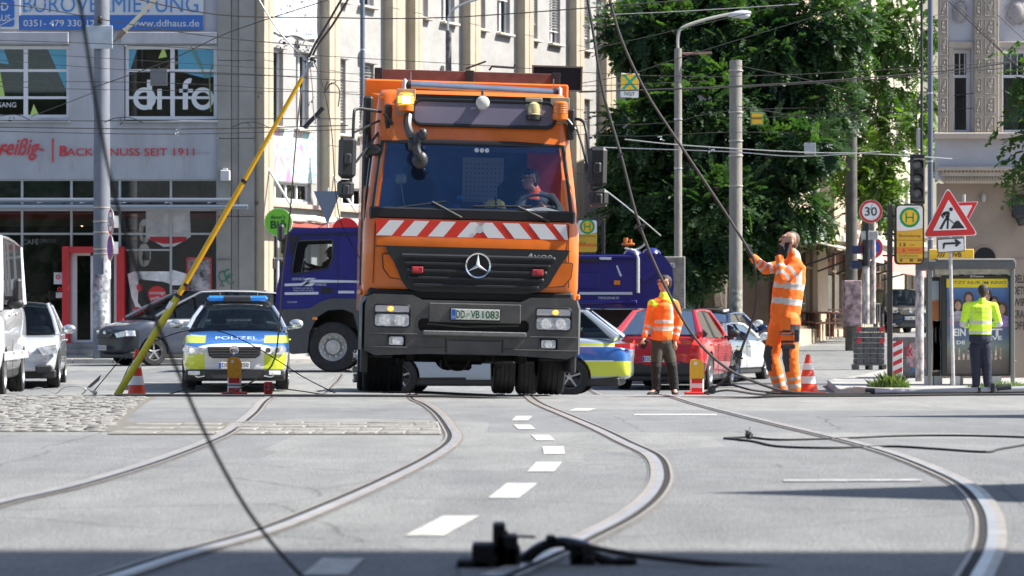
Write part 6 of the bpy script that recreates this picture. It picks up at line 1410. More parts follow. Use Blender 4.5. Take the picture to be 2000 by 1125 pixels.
mb=MB();c=(lx(1033),fy(205)-.08,lz(208));mb.box((c[0],c[1]+.05,c[2]),(.2,.02,.28),.01);bl2=mb.build('lamp_plate',mat('plate_khaki',(.30,.27,.21),.5,.3),OT,smooth=0)
mb=MB();mb.lathe([(.075,-.12),(.08,-.06),(.072,-.05),(.075,0),(.06,.06),(.03,.085),(0,.09)],c,'Z',20);o=mb.build('amber_dome',mat('dome_yellow',(.50,.42,.20),.15,coat=1,var=.2,scale=10),bl2)
mb=MB();mb.lathe([(.08,-.125),(.088,-.12),(.086,-.065),(.07,-.06)],c,'Z',20);mb.build('dome_base',DARKM,bl2)
# roller tube on the roof
y_t=.55
mb=MB();mb.cyl((lx(790),y_t,lz(163)),(lx(1076),y_t,lz(171)),.058,n=20);rt=mb.build('roof_roller',mat('roller_steel',(.42,.46,.52),.3,.9,var=.1,scale=6),OT)
for px,py in((778,163),(1087,170)):
    mb=MB();mb.box((lx(px),y_t,lz(py)),(.06,.14,.16),.03);mb.build('end_bracket',mat('bracket_white',(.55,.56,.58),.4),rt,smooth=0);mb=MB();mb.cyl((lx(px)+.02*(1 if px<900 else-1),y_t,lz(py)),(lx(px)+.07*(1 if px<900 else-1),y_t,lz(py)),.062,n=14);mb.build('end_hub',DARKM,rt)
for px,py in((790,161),(1075,167)):mb=MB();mb.box((lx(px),y_t,lz(py)),(.012,.02,.3));mb.build('end_pin',GALV,rt,smooth=0)
# box body behind the cab
mb=MB();z0,z1=lz(600),lz(172)+.27;mb.box((0,5.2,(z0+z1)/2),(2.5,6.4,z1-z0),.02);mb.build('box_body',ORG,OT,smooth=0)
mb=MB();mb.box((.03,2.35,z1+.06),(2.26,.05,.20),.005);tb=mb.build('tail_board',mat('maroon_board',(.13,.055,.05),.6,var=.3,scale=5),OT,smooth=0)
for x in(-1.08,.05,1.12):mb=MB();mb.box((x,2.31,z1+.06),(.1,.04,.22),.004);mb.build('board_joint',DARKM,tb,smooth=0)
mb=MB();mb.box((1.18,2.9,z1+.16),(.62,.08,.30),.01);scn=mb.build('rear_screen',mat('screen_black',(.012,.014,.02),.3),OT,smooth=0)
mb=MB();
for(a,b_,c2,d2)in((1.18,z1+.31,.64,.02),(1.18,z1+.01,.64,.02),(.87,z1+.16,.02,.32),(1.49,z1+.16,.02,.32)):mb.box((a,2.85,b_),(c2,.03,d2))
mb.build('screen_frame',mat('frame_dull',(.12,.12,.12),.5),scn,smooth=0)
mb=MB();mb.tube([(.0,2.4,z1+.2),(.25,2.4,z1+.3)],.012,5);mb.tube([(.3,2.5,z1+.2),(.33,2.5,z1+.25),(.6,2.5,z1+.24),(.62,2.5,z1+.28)],.015,5);mb.build('roof_clamps',DARKM,OT)
# side gear seen left of the cab
for(px,y0,y1,w_,yy)in((709,255,300,.04,1.2),(706,330,410,.06,2.0),(702,470,560,.05,1.6)):mb=MB();mb.box((lx(px)-.0,yy,(lz(y0)+lz(y1))/2),(w_,.2,lz(y0)-lz(y1)),.01);mb.build('side_rail',DARKM,OT,smooth=0)
mb=MB();mb.box((-1.2,2.02,lz(350)),(.12,.1,2.2),.03);mb.build('air_intake',DARKM,OT,smooth=0)
mb=MB();mb.box((-1.235,.72,lz(470)),(.012,.9,1.2),.005);mb.build('door',ORG,OT,smooth=0)
for sx in(-1,1):mb=MB();mb.tube([(sx*1.108,.002,lz(436)),(sx*1.112,-.002,lz(487)),(sx*1.12,0.0,lz(560))],.006,4);mb.build('panel_gap',RUB,OT)
for sx in(-1,1):mb=MB();mb.box((sx*1.255,.3,lz(577)),(.05,.12,.07),.015);mb.build('side_indicator',mat('amber_glass',(.7,.22,.02),.2,coat=1),OT,smooth=0)
mb=MB();mb.box((-1.2,.5,lz(660)),(.08,.8,.9),.02);mb.box((1.2,.5,lz(660)),(.08,.8,.8),.02);mb.build('entry_step',PLAST,OT,smooth=0)
# mirrors
MIR=mat('mirror_black',(.022,.022,.024),.45,coat=.2)
def mirror_head(c,w_,h_,rz=0):
    mb=MB();mb.box((0,0,0),(w_,.14,h_),.045);o=mb.build('mirror',MIR,OT,smooth=30,loc=c,rz=rz);mb=MB();mb.box((0,.085,0),(w_*.85,.01,h_*.88),.003);mb.build('mirror_glass',CHROME,o,smooth=0)
    mb=MB();mb.box((0,-.08,-.02),(w_*.4,.06,.13),.02);mb.build('mirror_clamp',MIR,o,smooth=0);return o
mirror_head((lx(667),.05,lz(316)),.2,.48,.1);mirror_head((lx(665),.05,lz(377)),.19,.21,.1);mirror_head((lx(1158),.05,lz(320)),.22,.46,-.1);mirror_head((lx(1162),.05,lz(381)),.22,.21,-.1)
mb=MB();mb.tube(crom([(lx(738),.4,lz(220)),(lx(700),.2,lz(218)),(lx(683),.1,lz(220)),(lx(678),.05,lz(232)),(lx(677),.03,lz(300)),(lx(674),.03,lz(385))],4),.018,7);mb.tube([(lx(738),.4,lz(232)),(lx(680),.05,lz(266))],.013,6);mb.tube([(lx(738),.4,lz(246)),(lx(684),.06,lz(324))],.017,6);mb.build('mirror_arm',DARKM,OT)
mb=MB();mb.tube(crom([(lx(1112),.4,lz(222)),(lx(1128),.2,lz(228)),(lx(1135),.08,lz(250)),(lx(1141),.05,lz(300)),(lx(1150),.05,lz(385))],4),.018,7);mb.tube([(lx(1118),.4,lz(232)),(lx(1128),.1,lz(280)),(lx(1140),.06,lz(330))],.014,6);mb.build('mirror_arm',DARKM,OT)
for px in(746,1108):mb=MB();mb.box((lx(px),.32,lz(235)),(.08,.08,.36),.02);mb.tube([(lx(px)-.05,.27,lz(225)),(lx(px)+.05,.27,lz(245))],.02,6);mb.build('arm_mount',DARKM,OT,smooth=0)
mb=MB();mb.sphere((lx(716),.25,lz(297)),(.12,.06,.07),12,8,M=None);mb.tube([(lx(738),.35,lz(281)),(lx(720),.25,lz(288))],.012,5);mb.build('kerb_mirror',MIR,OT)
# curved front mirror hanging before the windscreen
mb=MB();mb.tube(crom([(lx(785),.22,lz(228)),(lx(784),.12,lz(250)),(lx(791),.02,lz(270)),(lx(803),-.03,lz(272)),(lx(800),-.04,lz(292)),(lx(806),-.05,lz(310))],5),[.05]*26,8);
mb.sphere((lx(813),-.05,lz(267)),(.055,.05,.07),12,8);mb.sphere((lx(809),-.05,lz(318)),(.09,.06,.105),14,10);mb.sphere((lx(797),-.03,lz(289)),(.075,.05,.08),12,8);mb.build('front_mirror',MIR,OT)
# three round stickers + interior
mb=MB()
for px in(921,931.5,941.5):disc(mb,(lx(px),lz(292)),0,.026,16,fy(292)-.012)
mb.build('round_stickers',mat('sticker_pale',(.5,.55,.6),.5),OT,smooth=0,recalc=False)
CABD=mat('cab_blue_reflection',(.10,.15,.32),.8,var=.2,scale=3)  # cab lining blued and lightened to stand in for the windscreen's sky reflection
mb=MB();mb.box((0,1.9,lz(355)),(2.2,.04,1.1));mb.build('cab_back_wall',CABD,OT,smooth=0)
mb=MB();mb.box((0,1.05,lz(447)),(2.3,1.9,.05));mb.box((0,1.1,lz(272)),(2.1,1.6,.03));mb.build('cab_floor',CABD,OT,smooth=0)
mb=MB();mb.box((lx(950),1.8,lz(355)),(.5,.03,.8));pf=mb.build('perforated_panel',mat('panel_grey',(.34,.36,.42),.6),OT,smooth=0)
mb=MB()
for i in range(9):
    for j in range(13):disc(mb,(lx(950)-.2+i*.05,lz(355)-.34+j*.055),0,.008,6,1.78)
mb.build('panel_holes',RUB,pf,smooth=0,recalc=False,kind='stuff')
mb=MB();mb.box((.95,1.75,lz(330)),(.42,.05,.75));mb.build('red_jacket',mat('jacket_red',(.50,.03,.02),.7,var=.3,scale=6),OT,smooth=0)
for x in(-.62,.62):mb=MB();mb.box((x,1.35,lz(400)),(.52,.2,.75),.09);mb.box((x,1.3,lz(335)),(.33,.16,.3),.07);mb.build('seat',mat('seat_blue',(.03,.045,.09),.8),OT,smooth=40)
mb=MB();mb.box((0,.38,lz(424)),(2.25,.5,.1),.04);mb.box((lx(905),.62,lz(408)),(.45,.3,.2),.04,M=Matrix.Translation((0,0,0)));mb.build('dashboard',mat('dash_dark',(.05,.055,.07),.6),OT,smooth=0)
mb=MB();mb.add([(lx(1000),.25,lz(422)),(lx(1108),.25,lz(422)),(lx(1100),.42,lz(408)),(lx(1060),.48,lz(398)),(lx(1020),.42,lz(404))],[tuple(range(5))]);mb.build('dash_papers',mat('paper',(.45,.45,.43),.7),OT,smooth=0,recalc=False)
mb=MB();sw=(lx(1052),.78,lz(398));mb.tube([(sw[0]+.23*math.cos(a),sw[1]+.10*math.sin(a),sw[2]+.16*math.sin(a))for a in np.linspace(0,2*math.pi,26)],.018,6);mb.tube([(sw[0]-.22,sw[1],sw[2]),sw,(sw[0]+.22,sw[1],sw[2])],.015,5);mb.build('steering_wheel',PLAST,OT)
hm=thing('helmet','yellow safety helmet lying on the dashboard of the orange truck','helmet',OT.matrix_world @ Vector((0,0,0)))
def to_world(p):M=Matrix.Translation(OT.location)@ OT.rotation_euler.to_matrix().to_4x4();return M @ Vector(p)
hm.location=to_world((lx(962),.40,lz(417)));hm.scale=(1.15,1.15,1.25);hm.rotation_euler=OT.rotation_euler
mb=MB();mb.lathe([(.0,.15),(.05,.145),(.09,.12),(.11,.07),(.115,.01),(.118,0)],(0,0,0),'Z',22);mb.build('shell',mat('helmet_yellow',(.95,.72,.12),.4),hm);mb=MB();mb.lathe([(.115,0),(.135,-.005),(.118,.012)],(0,0,0),'Z',22);mb.build('brim',mat('helmet_yellow',(.95,.72,.12),.4),hm)
mb=MB();mb.tube([(.118*math.cos(a),.118*math.sin(a),.05)for a in np.linspace(0,6.28,20)],.01,5);mb.tube([(-.0,-.12*math.cos(a),.155*math.sin(a))for a in np.linspace(0,3.14,12)],.014,5);mb.build('strap',RUB,hm)
mb=MB();mb.cyl((lx(886),.45,lz(418)),(lx(886),.45,lz(398)),.04,n=10);mb.sphere((lx(893),.45,lz(385)),(.04,.04,.04));mb.build('dash_bottle',mat('bottle_blue',(.03,.15,.4),.4),OT)
mb=MB();mb.box((lx(774),.3,lz(352)),(.12,.04,.12),.02);mb.tube([(lx(774),.28,lz(360)),(lx(780),.26,lz(400)),(lx(790),.24,lz(420))],.008,4);mb.build('windscreen_gadget',mat('gadget',(.35,.36,.36),.5),OT)
# wheels and chassis
for sx in(-1,1):wheel(OT,(sx*1.04,1.35,.49),.49,.32,RIMT,5,sx,truck=True)
for sx in(-1,1):
    for x in(.76,1.09):wheel(OT,(sx*x,5.6,.49-.10),.49,.29,RIMT,5,sx,truck=True)
CH_=mat('chassis_black',(.012,.012,.012),.7,var=.4,scale=8)
for sx in(-1,1):mb=MB();mb.box((sx*.42,4.2,.86),(.09,7.6,.26),.01);mb.build('chassis_rail',CH_,OT,smooth=0)
for(x,y,z,a,b_,c2)in((-.98,.55,.66,.5,.1,.30),(.98,.55,.66,.5,.1,.30),(-.98,1.35,1.06,.5,1.2,.06),(.98,1.35,1.06,.5,1.2,.06),(-.98,2.0,.75,.5,.06,.6),(.98,2.0,.75,.5,.06,.6),(-.66,1.0,.62,.12,.5,.5),(.66,1.0,.62,.12,.5,.5),(-.5,4.7,.5,.3,.9,.3),(.55,3.9,.48,.45,.7,.3)):
    mb=MB();mb.box((x,y,z),(a,b_,c2),.02);mb.build('mudguard',CH_,OT,smooth=0)
mb=MB();mb.cyl((-1.1,1.35,.46),(1.1,1.35,.46),.07,n=10);mb.box((0,1.35,.42),(.5,.2,.16),.04);mb.build('front_axle',CH_,OT)
mb=MB();mb.cyl((-1.1,5.6,.40),(1.1,5.6,.40),.09,n=10);mb.sphere((0,5.6,.42),(.2,.22,.22));mb.build('rear_axle',CH_,OT)
for(x,y,z,a,b_,c2)in((-.62,.9,.60,.5,.5,.26),(.5,.95,.58,.42,.5,.2),(-.08,1.6,.42,.36,.6,.3),(.15,2.4,.5,.8,.4,.2),(-.2,.7,.62,1.9,.3,.2),(.95,2.6,.55,.4,.8,.4),(-.95,2.9,.52,.4,1.0,.45),(0,.35,.58,1.7,.12,.14)):mb=MB();mb.box((x,y,z),(a,b_,c2),.03);mb.build('underside_unit',CH_,OT,smooth=0)
mb=MB();mb.tube(crom([(-.28,.4,.45),(-.2,.4,.30),(-.05,.4,.29),(.02,.4,.4)],5),.01,5);mb.tube(crom([(.3,.5,.5),(.33,.5,.32),(.4,.5,.33)],5),.012,5);mb.build('hanging_hose',CH_,OT)
for x in(-1.05,1.02):mb=MB();mb.box((x,.55,.42),(.36,.25,.02));mb.tube([(x-.17,.45,.42),(x-.17,.45,.6)],.012,5);mb.tube([(x+.17,.45,.42),(x+.17,.45,.6)],.012,5);mb.build('step_bracket',DARKM,OT,smooth=0)
mb=MB();mb.box((0,3.2,1.05),(2.3,3.0,.25));mb.box((0,6.5,1.0),(2.3,3.0,.25));mb.build('subframe',CH_,OT,smooth=0)
# ---------------------------------------------------------------- police cars
SILV=(.50,.53,.57);PBL=(.025,.13,.42);PYL=(.52,.60,.03);WHL=(.8,.8,.8)
NO=(-9,9)
POLF=livery('police_front_livery',(.62,.64,.66),[
    (PYL,(.50,2),(-3,-1.9),(.36,.70),0,0),(PYL,(.2,2),(-3,-1.0),(.66,2),.32,0),
    (PBL,(-1,1.20),(-2.25,-.6),(.66,2),.32,0),(PBL,(.5,2),(-.9,2.3),(.62,.82),0,0),(PYL,(.5,2),(-2.2,2.3),(.82,.95),0,0),(PYL,(.5,2),(1.2,2.4),(.4,.62),0,0)])
POLS=livery('police_side_livery',(.30,.36,.44),[
    (PYL,(.5,2),(-2.2,2.5),(.86,.90),0,0),(PBL,(.5,2),(-1.9,2.5),(.60,.86),0,0),(PYL,(.3,2),(1.45,2.6),(.34,.60),0,0),(PYL,(.3,2),(1.75,2.6),(.34,.75),0,.35),(WHL,(.5,2),(-1.9,2.5),(.84,.86),0,0),(WHL,(.5,2),(-1.9,2.1),(.595,.61),0,0),(PYL,(.2,2),(-3,-1.9),(.36,.62),0,0),(PBL,(-1,.62),(-2.25,-.6),(.66,2),0,0)])
def police_bits(t,H=1.48):
    mb=MB()
    mb.box((0,-.05,H+.105),(1.08,.26,.10),.04)
    lb=mb.build('light_bar',mat('bar_blue',(.02,.16,.48),.15,coat=1,emit=(.02,.15,.5),es=.08),t,smooth=30)
    mb=MB();mb.box((0,-.065,H+.10),(.52,.25,.105),.03);mb.build('bar_centre',PLAST,lb,smooth=0);mb=MB();mb.box((0,-.05,H+.035),(.9,.12,.05),.02)
    mb.box((-.5,-.05,H+.01),(.12,.1,.07),.01);mb.box((.5,-.05,H+.01),(.12,.1,.07),.01);mb.build('bar_mount',PLAST,lb,smooth=0)
    for sx in(-1,1):mb=MB();mb.tube([(sx*.56,-.1,H-.02),(sx*.57,.05,H+.03),(sx*.57,1.3,H+.02),(sx*.55,1.5,H-.03)],.02,6);mb.build('roof_rail',DARKM,t)
def vw_front(t,L,W,plate,chrome=True):
    h=L/2
    for sx in(-1,1):
        mb=MB();mb.prism([(sx*.42,.72),(sx*.84,.78),(sx*.88,.70),(sx*.82,.62),(sx*.47,.64)],-h+.02,-h+.2);hl=mb.build('headlight',LAMPG,t,smooth=0)
        hl.rotation_euler.z=sx*.0
        for dx in(.57,.72):mb=MB();mb.lathe([(.045,-.02),(.03,0),(0,.01)],(sx*dx,-h+.01,.695),'Y',14);mb.build('lens',CHROME,hl)
        mb=MB();mb.box((sx*.66,-h+.03,.305),(.36,.1,.13),.03);fp=mb.build('fog_light_recess',PLAST,t,smooth=0);mb=MB();mb.box((sx*.68,-h-.02,.31),(.2,.02,.07),.02);mb.build('fog_light',LAMPG,fp,smooth=0)
        mb=MB();mb.tube([(sx*.5,-h-.02,.26),(sx*.62,-h-.02,.24),(sx*.85,-h+.07,.38)],.013,6);mb.build('chrome_trim',CHROME,t)
    mb=MB();mb.prism([(-.45,.755),(.45,.755),(.43,.60),(.36,.56),(-.36,.56),(-.43,.60)],-h-.012,-h+.1);g=mb.build('grille',PLAST,t,smooth=0)
    for z in(.735,.69,.645,.60):mb=MB();mb.box((0,-h-.018,z),(.84 if z>.62 else .76,.012,.009));mb.build('grille_bar',CHROME,g,smooth=0)
    mb=MB();mb.lathe([(.062,-.005),(.075,-.01),(.078,.005)],(0,-h-.03,.70),'Y',22);mb.tube([(-.045,-h-.035,.74),(-.02,-h-.035,.665),(0,-h-.035,.70),(.02,-h-.035,.665),(.045,-h-.035,.74)],.008,4);mb.build('emblem',CHROME,t)
    mb=MB();mb.prism([(-.55,.37),(.55,.37),(.48,.22),(-.48,.22)],-h-.015,-h+.1);mb.build('lower_intake',PLAST,t,smooth=0)
    plate_at(t,(0,-h-.03,.44),plate)
    drape(t,('headlight','fog_light_recess','chrome_trim','grille','lower_intake'))
gz_=gz
x_=X(463,43.9)
pc=car('police_car','police car facing the camera, blue bonnet lettered POLIZEI, beside the leaning yellow pole','police car',(x_,44.0,gz(x_,44)-.01),R(5),L=4.78,W=1.85,H=1.5,paint=POLF,mirror=mat('mirror_silver',(.6,.62,.65),.2,.8,coat=1),roof_mat=mat('silver_paint',(.40,.45,.51),.3,.5,coat=1),nose=.74,hood=.95,bpil=(.45,1.3),yD1=1.75,yD0=2.2,rear_deck=.98,zb=1.0,zc=1.08,pm=mat('silver_paint',(.40,.45,.51),.3,.5,coat=1))
police_bits(pc,1.5);vw_front(pc,4.78,1.85,'DD Q 1250')
tx=text('POLIZEI',pc,mat('bonnet_print',(.42,.52,.66),.5),-.33,.33,0,.13,y=0);tx.rotation_euler.x=R(-68);tx.location=(0,-1.98,.905)
mb=MB();
for k in range(9):mb.tube([(-.5+k*.125,1.0,.95),(-.5+k*.125,1.0,1.35)],.006,4)
for k in range(4):mb.tube([(-.52,1.0,.98+k*.11),(.52,1.0,.98+k*.11)],.006,4)
mb.build('cargo_grid',PLAST,pc,kind='stuff')
p2c=car('police_car','second police car standing crosswise behind the orange truck, both ends showing','police car',(-.28,42.7,gz(1.3,42.5)+.02),R(-96),L=4.9,W=1.85,H=1.5,paint=POLS,roof_mat=mat('silver_paint',(.40,.45,.51),.3,.5,coat=1),nose=.74,hood=.95,zb=1.0,zc=1.08,pm=mat('silver_paint',(.40,.45,.51),.3,.5,coat=1),bpil=(.45,1.35),yD1=1.6,yD0=2.15,rear_deck=.98,wy=(-1.58,1.35))
police_bits(p2c,1.5);vw_front(p2c,4.9,1.85,'DD Q 1251')
for sx in(-1,1):
    mb=MB();mb.add([(sx*.885,2.2,.84),(sx*.885,2.2,.90),(sx*.80,2.44,.90),(sx*.6,2.475,.89),(sx*.6,2.475,.80),(sx*.80,2.45,.80)],[(0,1,2,5),(5,2,3,4)]);mb.build('tail_light',TAILR,p2c,smooth=0,recalc=False)
# ---------------------------------------------------------------- other cars
GREYP=car_paint('grey_blue_paint',(.045,.055,.08),.2,.4)
cd_=car('grey_van','grey compact van parked before the bakery, turned to the left','van',(-7.75,59.4,gz(-8,59)+.0),R(-57),L=4.5,W=1.82,H=1.8,paint=GREYP,zb=1.12,zc=1.17,hood=1.04,nose=.84,yA0=-1.35,yA1=-.1,yD0=2.15,yD1=2.0,rear_deck=1.05,tail=.95,wr_=.78,bpil=(.35,1.35),mirror=PLAST,r=.33,spokes=5,lower=mat('bumper_dark',(.014,.017,.024),.5),clad=lambda p:p.y<-1.75 and p.z<.84)
mb=MB();mb.box((0,-2.27,.70),(.8,.05,.1),.02);mb.build('grille',PLAST,cd_,smooth=0)
for sx in(-1,1):mb=MB();mb.prism([(sx*.46,.76),(sx*.86,.83),(sx*.88,.70),(sx*.55,.66)],-2.24,-2.0);mb.build('headlight',LAMPG,cd_,smooth=0);mb=MB();mb.tube([(sx*.62,-.2,1.8),(sx*.62,1.7,1.79)],.02);mb.build('roof_rail',DARKM,cd_)
mb=MB();mb.lathe([(.06,-.01),(.07,0)],(0,-2.26,.76),'Y',16);mb.build('emblem',CHROME,cd_);drape(cd_,('headlight',));plate_at(cd_,(-.1,-2.29,.42),'DD GB 501')
WHP=car_paint('white_car_paint',(.62,.64,.66),0,.3)
vn=car('white_van','tall white van with an orange roof beacon at the left edge','van',(-8.86,38.9,gz(-8,38.9)),R(7),L=5.9,W=2.0,H=2.5,paint=WHP,zb=1.42,zc=1.35,hood=1.12,nose=.85,yA0=-2.05,yA1=-1.35,yD0=2.9,yD1=2.88,rear_deck=1.45,tail=1.35,wr_=.84,bpil=(-.75,-.1,1.2),wy=(-1.95,1.7),r=.36,ww=.24,mirror=PLAST,lowz=.3,glass=mat('van_glass',(.05,.06,.07),.08,coat=.5))
mb=MB();mb.box((.99,-1.78,1.62),(.12,.1,.36),.04);mb.box((.90,-1.78,1.5),(.2,.06,.06));mb.build('mirror',MIR,vn,smooth=30,loc=(.16,0,0));mb=MB();mb.lathe([(.06,0),(.06,.08),(0,.09)],(.55,-1.2,2.53),'Z',14);mb.build('beacon',mat('beacon_orange',(.75,.17,.02),.35),vn)
mb=MB();mb.box((1.0,.1,.62),(.02,4.8,.14),.01);mb.build('side_strip',mat('strip_grey',(.35,.37,.4),.5),vn,smooth=0)
for y in(-.7,1.0,2.4):mb=MB();mb.box((1.012,y,.66),(.01,.1,.04));mb.build('side_marker',mat('amber_glass',(.7,.22,.02),.2,coat=1),vn,smooth=0)
sc=car('silver_car','silver white car queued behind the tall white van','car',(X(60,44.6)-.42,45.3,gz(-8.6,44)-.0),R(8),L=4.2,W=1.76,H=1.55,paint=car_paint('pearl_paint',(.58,.61,.66),.3,.25),mirror=mat('mirror_silver',(.6,.62,.65),.2,.8,coat=1),nose=.66,hood=.88,zb=.98)
for sx in(-1,1):mb=MB();mb.prism([(sx*.5,.72),(sx*.82,.78),(sx*.84,.62),(sx*.6,.58)],-2.08,-1.85);mb.build('headlight',LAMPG,sc,smooth=0);mb=MB();mb.box((sx*.62,-2.06,.34),(.3,.1,.14),.03);mb.build('bumper_intake',PLAST,sc,smooth=0)
REDC=car_paint('red_car_paint',(.50,.012,.02),.2,.25)
rd=car('red_suv','red compact SUV seen from behind with its brake lights on','car',(3.3,49.3,gz(3.5,48)),R(166),L=4.35,W=1.86,H=1.58,paint=REDC,zb=1.0,zc=1.02,hood=.95,nose=.7,tail=.98,rear_deck=1.06,yD0=2.0,yD1=1.35,r=.35,wr_=.64,mirror=PLAST,roof_mat=car_paint('roof_dark_silver',(.22,.24,.27),.5,.3),spokes=6,clad=lambda p:p.y>1.75 and p.z<.52)
for sx in(-1,1):
    mb=MB();mb.add([(sx*.90,1.72,.92),(sx*.91,1.75,.99),(sx*.86,2.08,.98),(sx*.42,2.19,.96),(sx*.42,2.20,.91),(sx*.86,2.12,.86)],[(0,1,2,5),(5,2,3,4)]);mb.build('tail_light',mat('brake_lit',(.6,.02,.02),.2,emit=(1,.03,.03),es=.8),rd,smooth=0,recalc=False)
plate_at(rd,(0,2.23,.60),'DD KC 633',d=1)
mb=MB();mb.prism([(-.75,1.0),(.75,1.0),(.62,.70),(-.62,.70)],2.165,2.175);mb.build('tailgate_crease',REDC,rd,smooth=0)
wc=car('white_car','white hatchback roof showing between the police car and the red SUV','car',(X(1203,57),57.5,gz(2.5,57)),R(176),L=4.1,W=1.78,H=1.5,paint=WHP,rear_deck=1.0,tail=.9,yD1=1.3)
for sx in(-1,1):mb=MB();mb.box((sx*.75,2.0,.95),(.2,.06,.12),.02);mb.build('tail_light',TAILR,wc,smooth=0)
car('white_car','white car with a black soft roof standing far behind the red SUV','car',(X(1400,64),64.5,gz(5.5,64)),R(160),L=4.0,W=1.75,H=1.42,paint=WHP,roof_mat=PLAST,yD1=1.2)
car('dark_blue_car','dark blue car between the red SUV and the white car with the black roof','car',(X(1402,58),58.6,gz(5,58)),R(162),L=4.0,W=1.76,H=1.42,paint=car_paint('navy_paint',(.01,.025,.09),.3,.2),yD1=1.2)
w3=car('white_car','white car whose rounded front wing shows right beside the red SUV','car',(X(1392,54),54,gz(4.4,54)),R(160),L=4.1,W=1.8,H=1.30,paint=WHP,yD1=1.2,zb=.9,zc=.92)
vwc=car('dark_car','dark blue car facing the camera in the side street, behind the stop pole','car',(X(1754,92),92.6,gz(14.4,92)),R(6),L=4.4,W=1.85,H=1.65,paint=car_paint('dark_navy',(.012,.018,.04),.3,.25),nose=.72,hood=.95,zb=1.05,zc=1.08,rear_deck=1.1,wr_=.74);vw_front(vwc,4.4,1.85,'DD MK 322')
for c in vwc.children:
    if c.name.split('.')[0]in('headlight','emblem','grille','number_plate','plate_band','lettering'):c.location.z+=.1
car('purple_red_car','dark red car at the right edge, seen past the shelter','car',(X(2032,55),56.2,gz(11,55)),R(-84),L=4.4,W=1.8,H=1.5,paint=car_paint('wine_paint',(.16,.01,.03),.4,.25),bpil=(.4,1.3))
drape(rd,('tail_light',),False);drape(p2c,('tail_light',),False)
# ---------------------------------------------------------------- blue skip lorry (side on)
YB=51.0;SB=F/YB;gb=-.09
BT=thing('blue_lorry','blue refuse lorry crossing behind the orange truck, driver at the wheel','truck',(X(650,YB),YB,gb))
def bx(px):return(px-650)/SB
def bz(py):return CH+(H0-py)/SB-gb
def BPL(pts):return[(bx(a),bz(b_))for a,b_ in pts]
BLU=mat('lorry_blue',(.012,.013,.15),.32,coat=.4,var=.12,scale=1.5)
out=BPL([(536,606),(540,565),(552,510),(565,462),(572,447),(706,444),(706,600),(650,604)])
win=BPL([(578,479),(584,470),(648,468),(650,474),(650,505),(640,524),(572,536),(570,526)])
mb=MB();plate_holes(mb,out,[win],0,.05);mb.build('cab_side',BLU,BT,smooth=0)
mb=MB();mb.prism(BPL([(536,606),(540,565),(552,510),(553,508),(556,512),(545,566),(541,606)]),.05,2.35);mb.prism(BPL([(564,462),(572,446),(706,443.5),(706,452),(574,455)]),-.02,2.37);mb.build('cab_shell',BLU,BT,smooth=0)
mb=MB();plate_holes(mb,out,[win],2.30,2.35);mb.build('cab_side',BLU,BT,smooth=0)
mb=MB();mb.prism(BPL([(700,455),(706,455),(706,600),(700,600)]),.05,2.3);mb.prism(BPL([(545,545),(700,545),(700,600),(540,600)]),.1,2.25);mb.build('cab_back',mat('cab_dark_inside',(.02,.02,.03),.8),BT,smooth=0)
mb=MB();mb.add([(a,.02,b_)for a,b_ in win],[tuple(range(len(win)))]);mb.build('side_window',glass_mat('lorry_glass',(.7,.8,.8),1.0,.8),BT,smooth=0,recalc=False)
mb=MB();w2w=win+win[:1];mb.tube([(a,-.005,b_)for a,b_ in w2w],.02,5);mb.prism(BPL([(566,462),(590,458),(700,455),(700,458),(592,461),(578,470),(570,500),(566,500)]),-.012,.0);mb.build('window_seal',RUB,BT)
mb=MB();mb.prism(BPL([(553,508),(564,462),(566,463),(556,510)]),.06,2.3);mb.build('windscreen',CARGL,BT,smooth=0)
LW_=mat('lorry_print_white',(.52,.54,.62),.5)
for pts in([(556,554),(588,553),(604,546),(700,548),(700,552),(608,552),(594,558),(556,559)],[(556,571),(622,570),(622,575),(556,576)],[(660,568),(692,568),(692,573),(660,573)],[(594,546),(600,543),(618,543),(600,550)],[(600,550),(616,554),(608,559),(590,558)]):
    mb=MB();mb.add([(a,-.006,b_)for a,b_ in BPL(pts)],[tuple(range(len(pts)))]);mb.build('white_stripe',LW_,BT,smooth=0,recalc=False)
text('SERVICE',BT,LW_,bx(570),bx(596),bz(545),.05,y=-.006,shear=.3);text('OMEGEL',BT,LW_,bx(616),bx(638),bz(556),.045,y=-.006,shear=.2);text('Container und Service',BT,LW_,bx(572),bx(612),bz(562.5),.03,y=-.006);text('Telefon 0351 47 10 01',BT,LW_,bx(572),bx(612),bz(567),.03,y=-.006);text('ACTROS',BT,LW_,bx(561),bx(580),bz(590),.03,y=-.006)
mb=MB();mb.box((bx(638),-.01,bz(567)),(.25,.03,.11),.03);mb.build('door_handle',RUB,BT,smooth=0);mb=MB();mb.box((bx(660),-.004,bz(520)),(.012,.008,1.4));mb.build('door_gap',RUB,BT,smooth=0)
DGR=mat('lorry_grey',(.055,.056,.06),.6,var=.15,scale=4)
arch=[(540,606),(560,604),(605,602),(625,590),(645,583),(705,583),(706,640),(698,640),(690,612),(670,604),(640,606),(618,620),(604,650),(600,690),(570,692),(545,672)]
mb=MB();mb.prism(BPL(arch),-.03,.25);mb.build('wing_panel',DGR,BT,smooth=0);mb=MB();mb.prism(BPL([(536,606),(600,606),(600,690),(548,680),(538,650)]),.25,2.3);mb.build('front_end',DGR,BT,smooth=0)
mb=MB();mb.box((bx(615),-.04,bz(622)),(.1,.03,.06),.01);mb.build('side_marker',mat('amber_glass',(.7,.22,.02),.2,coat=1),BT,smooth=0)
mb=MB();mb.prism(BPL([(604,604),(1250,604),(1250,640),(604,640)]),.7,1.7);mb.build('chassis',CH_,BT,smooth=0)
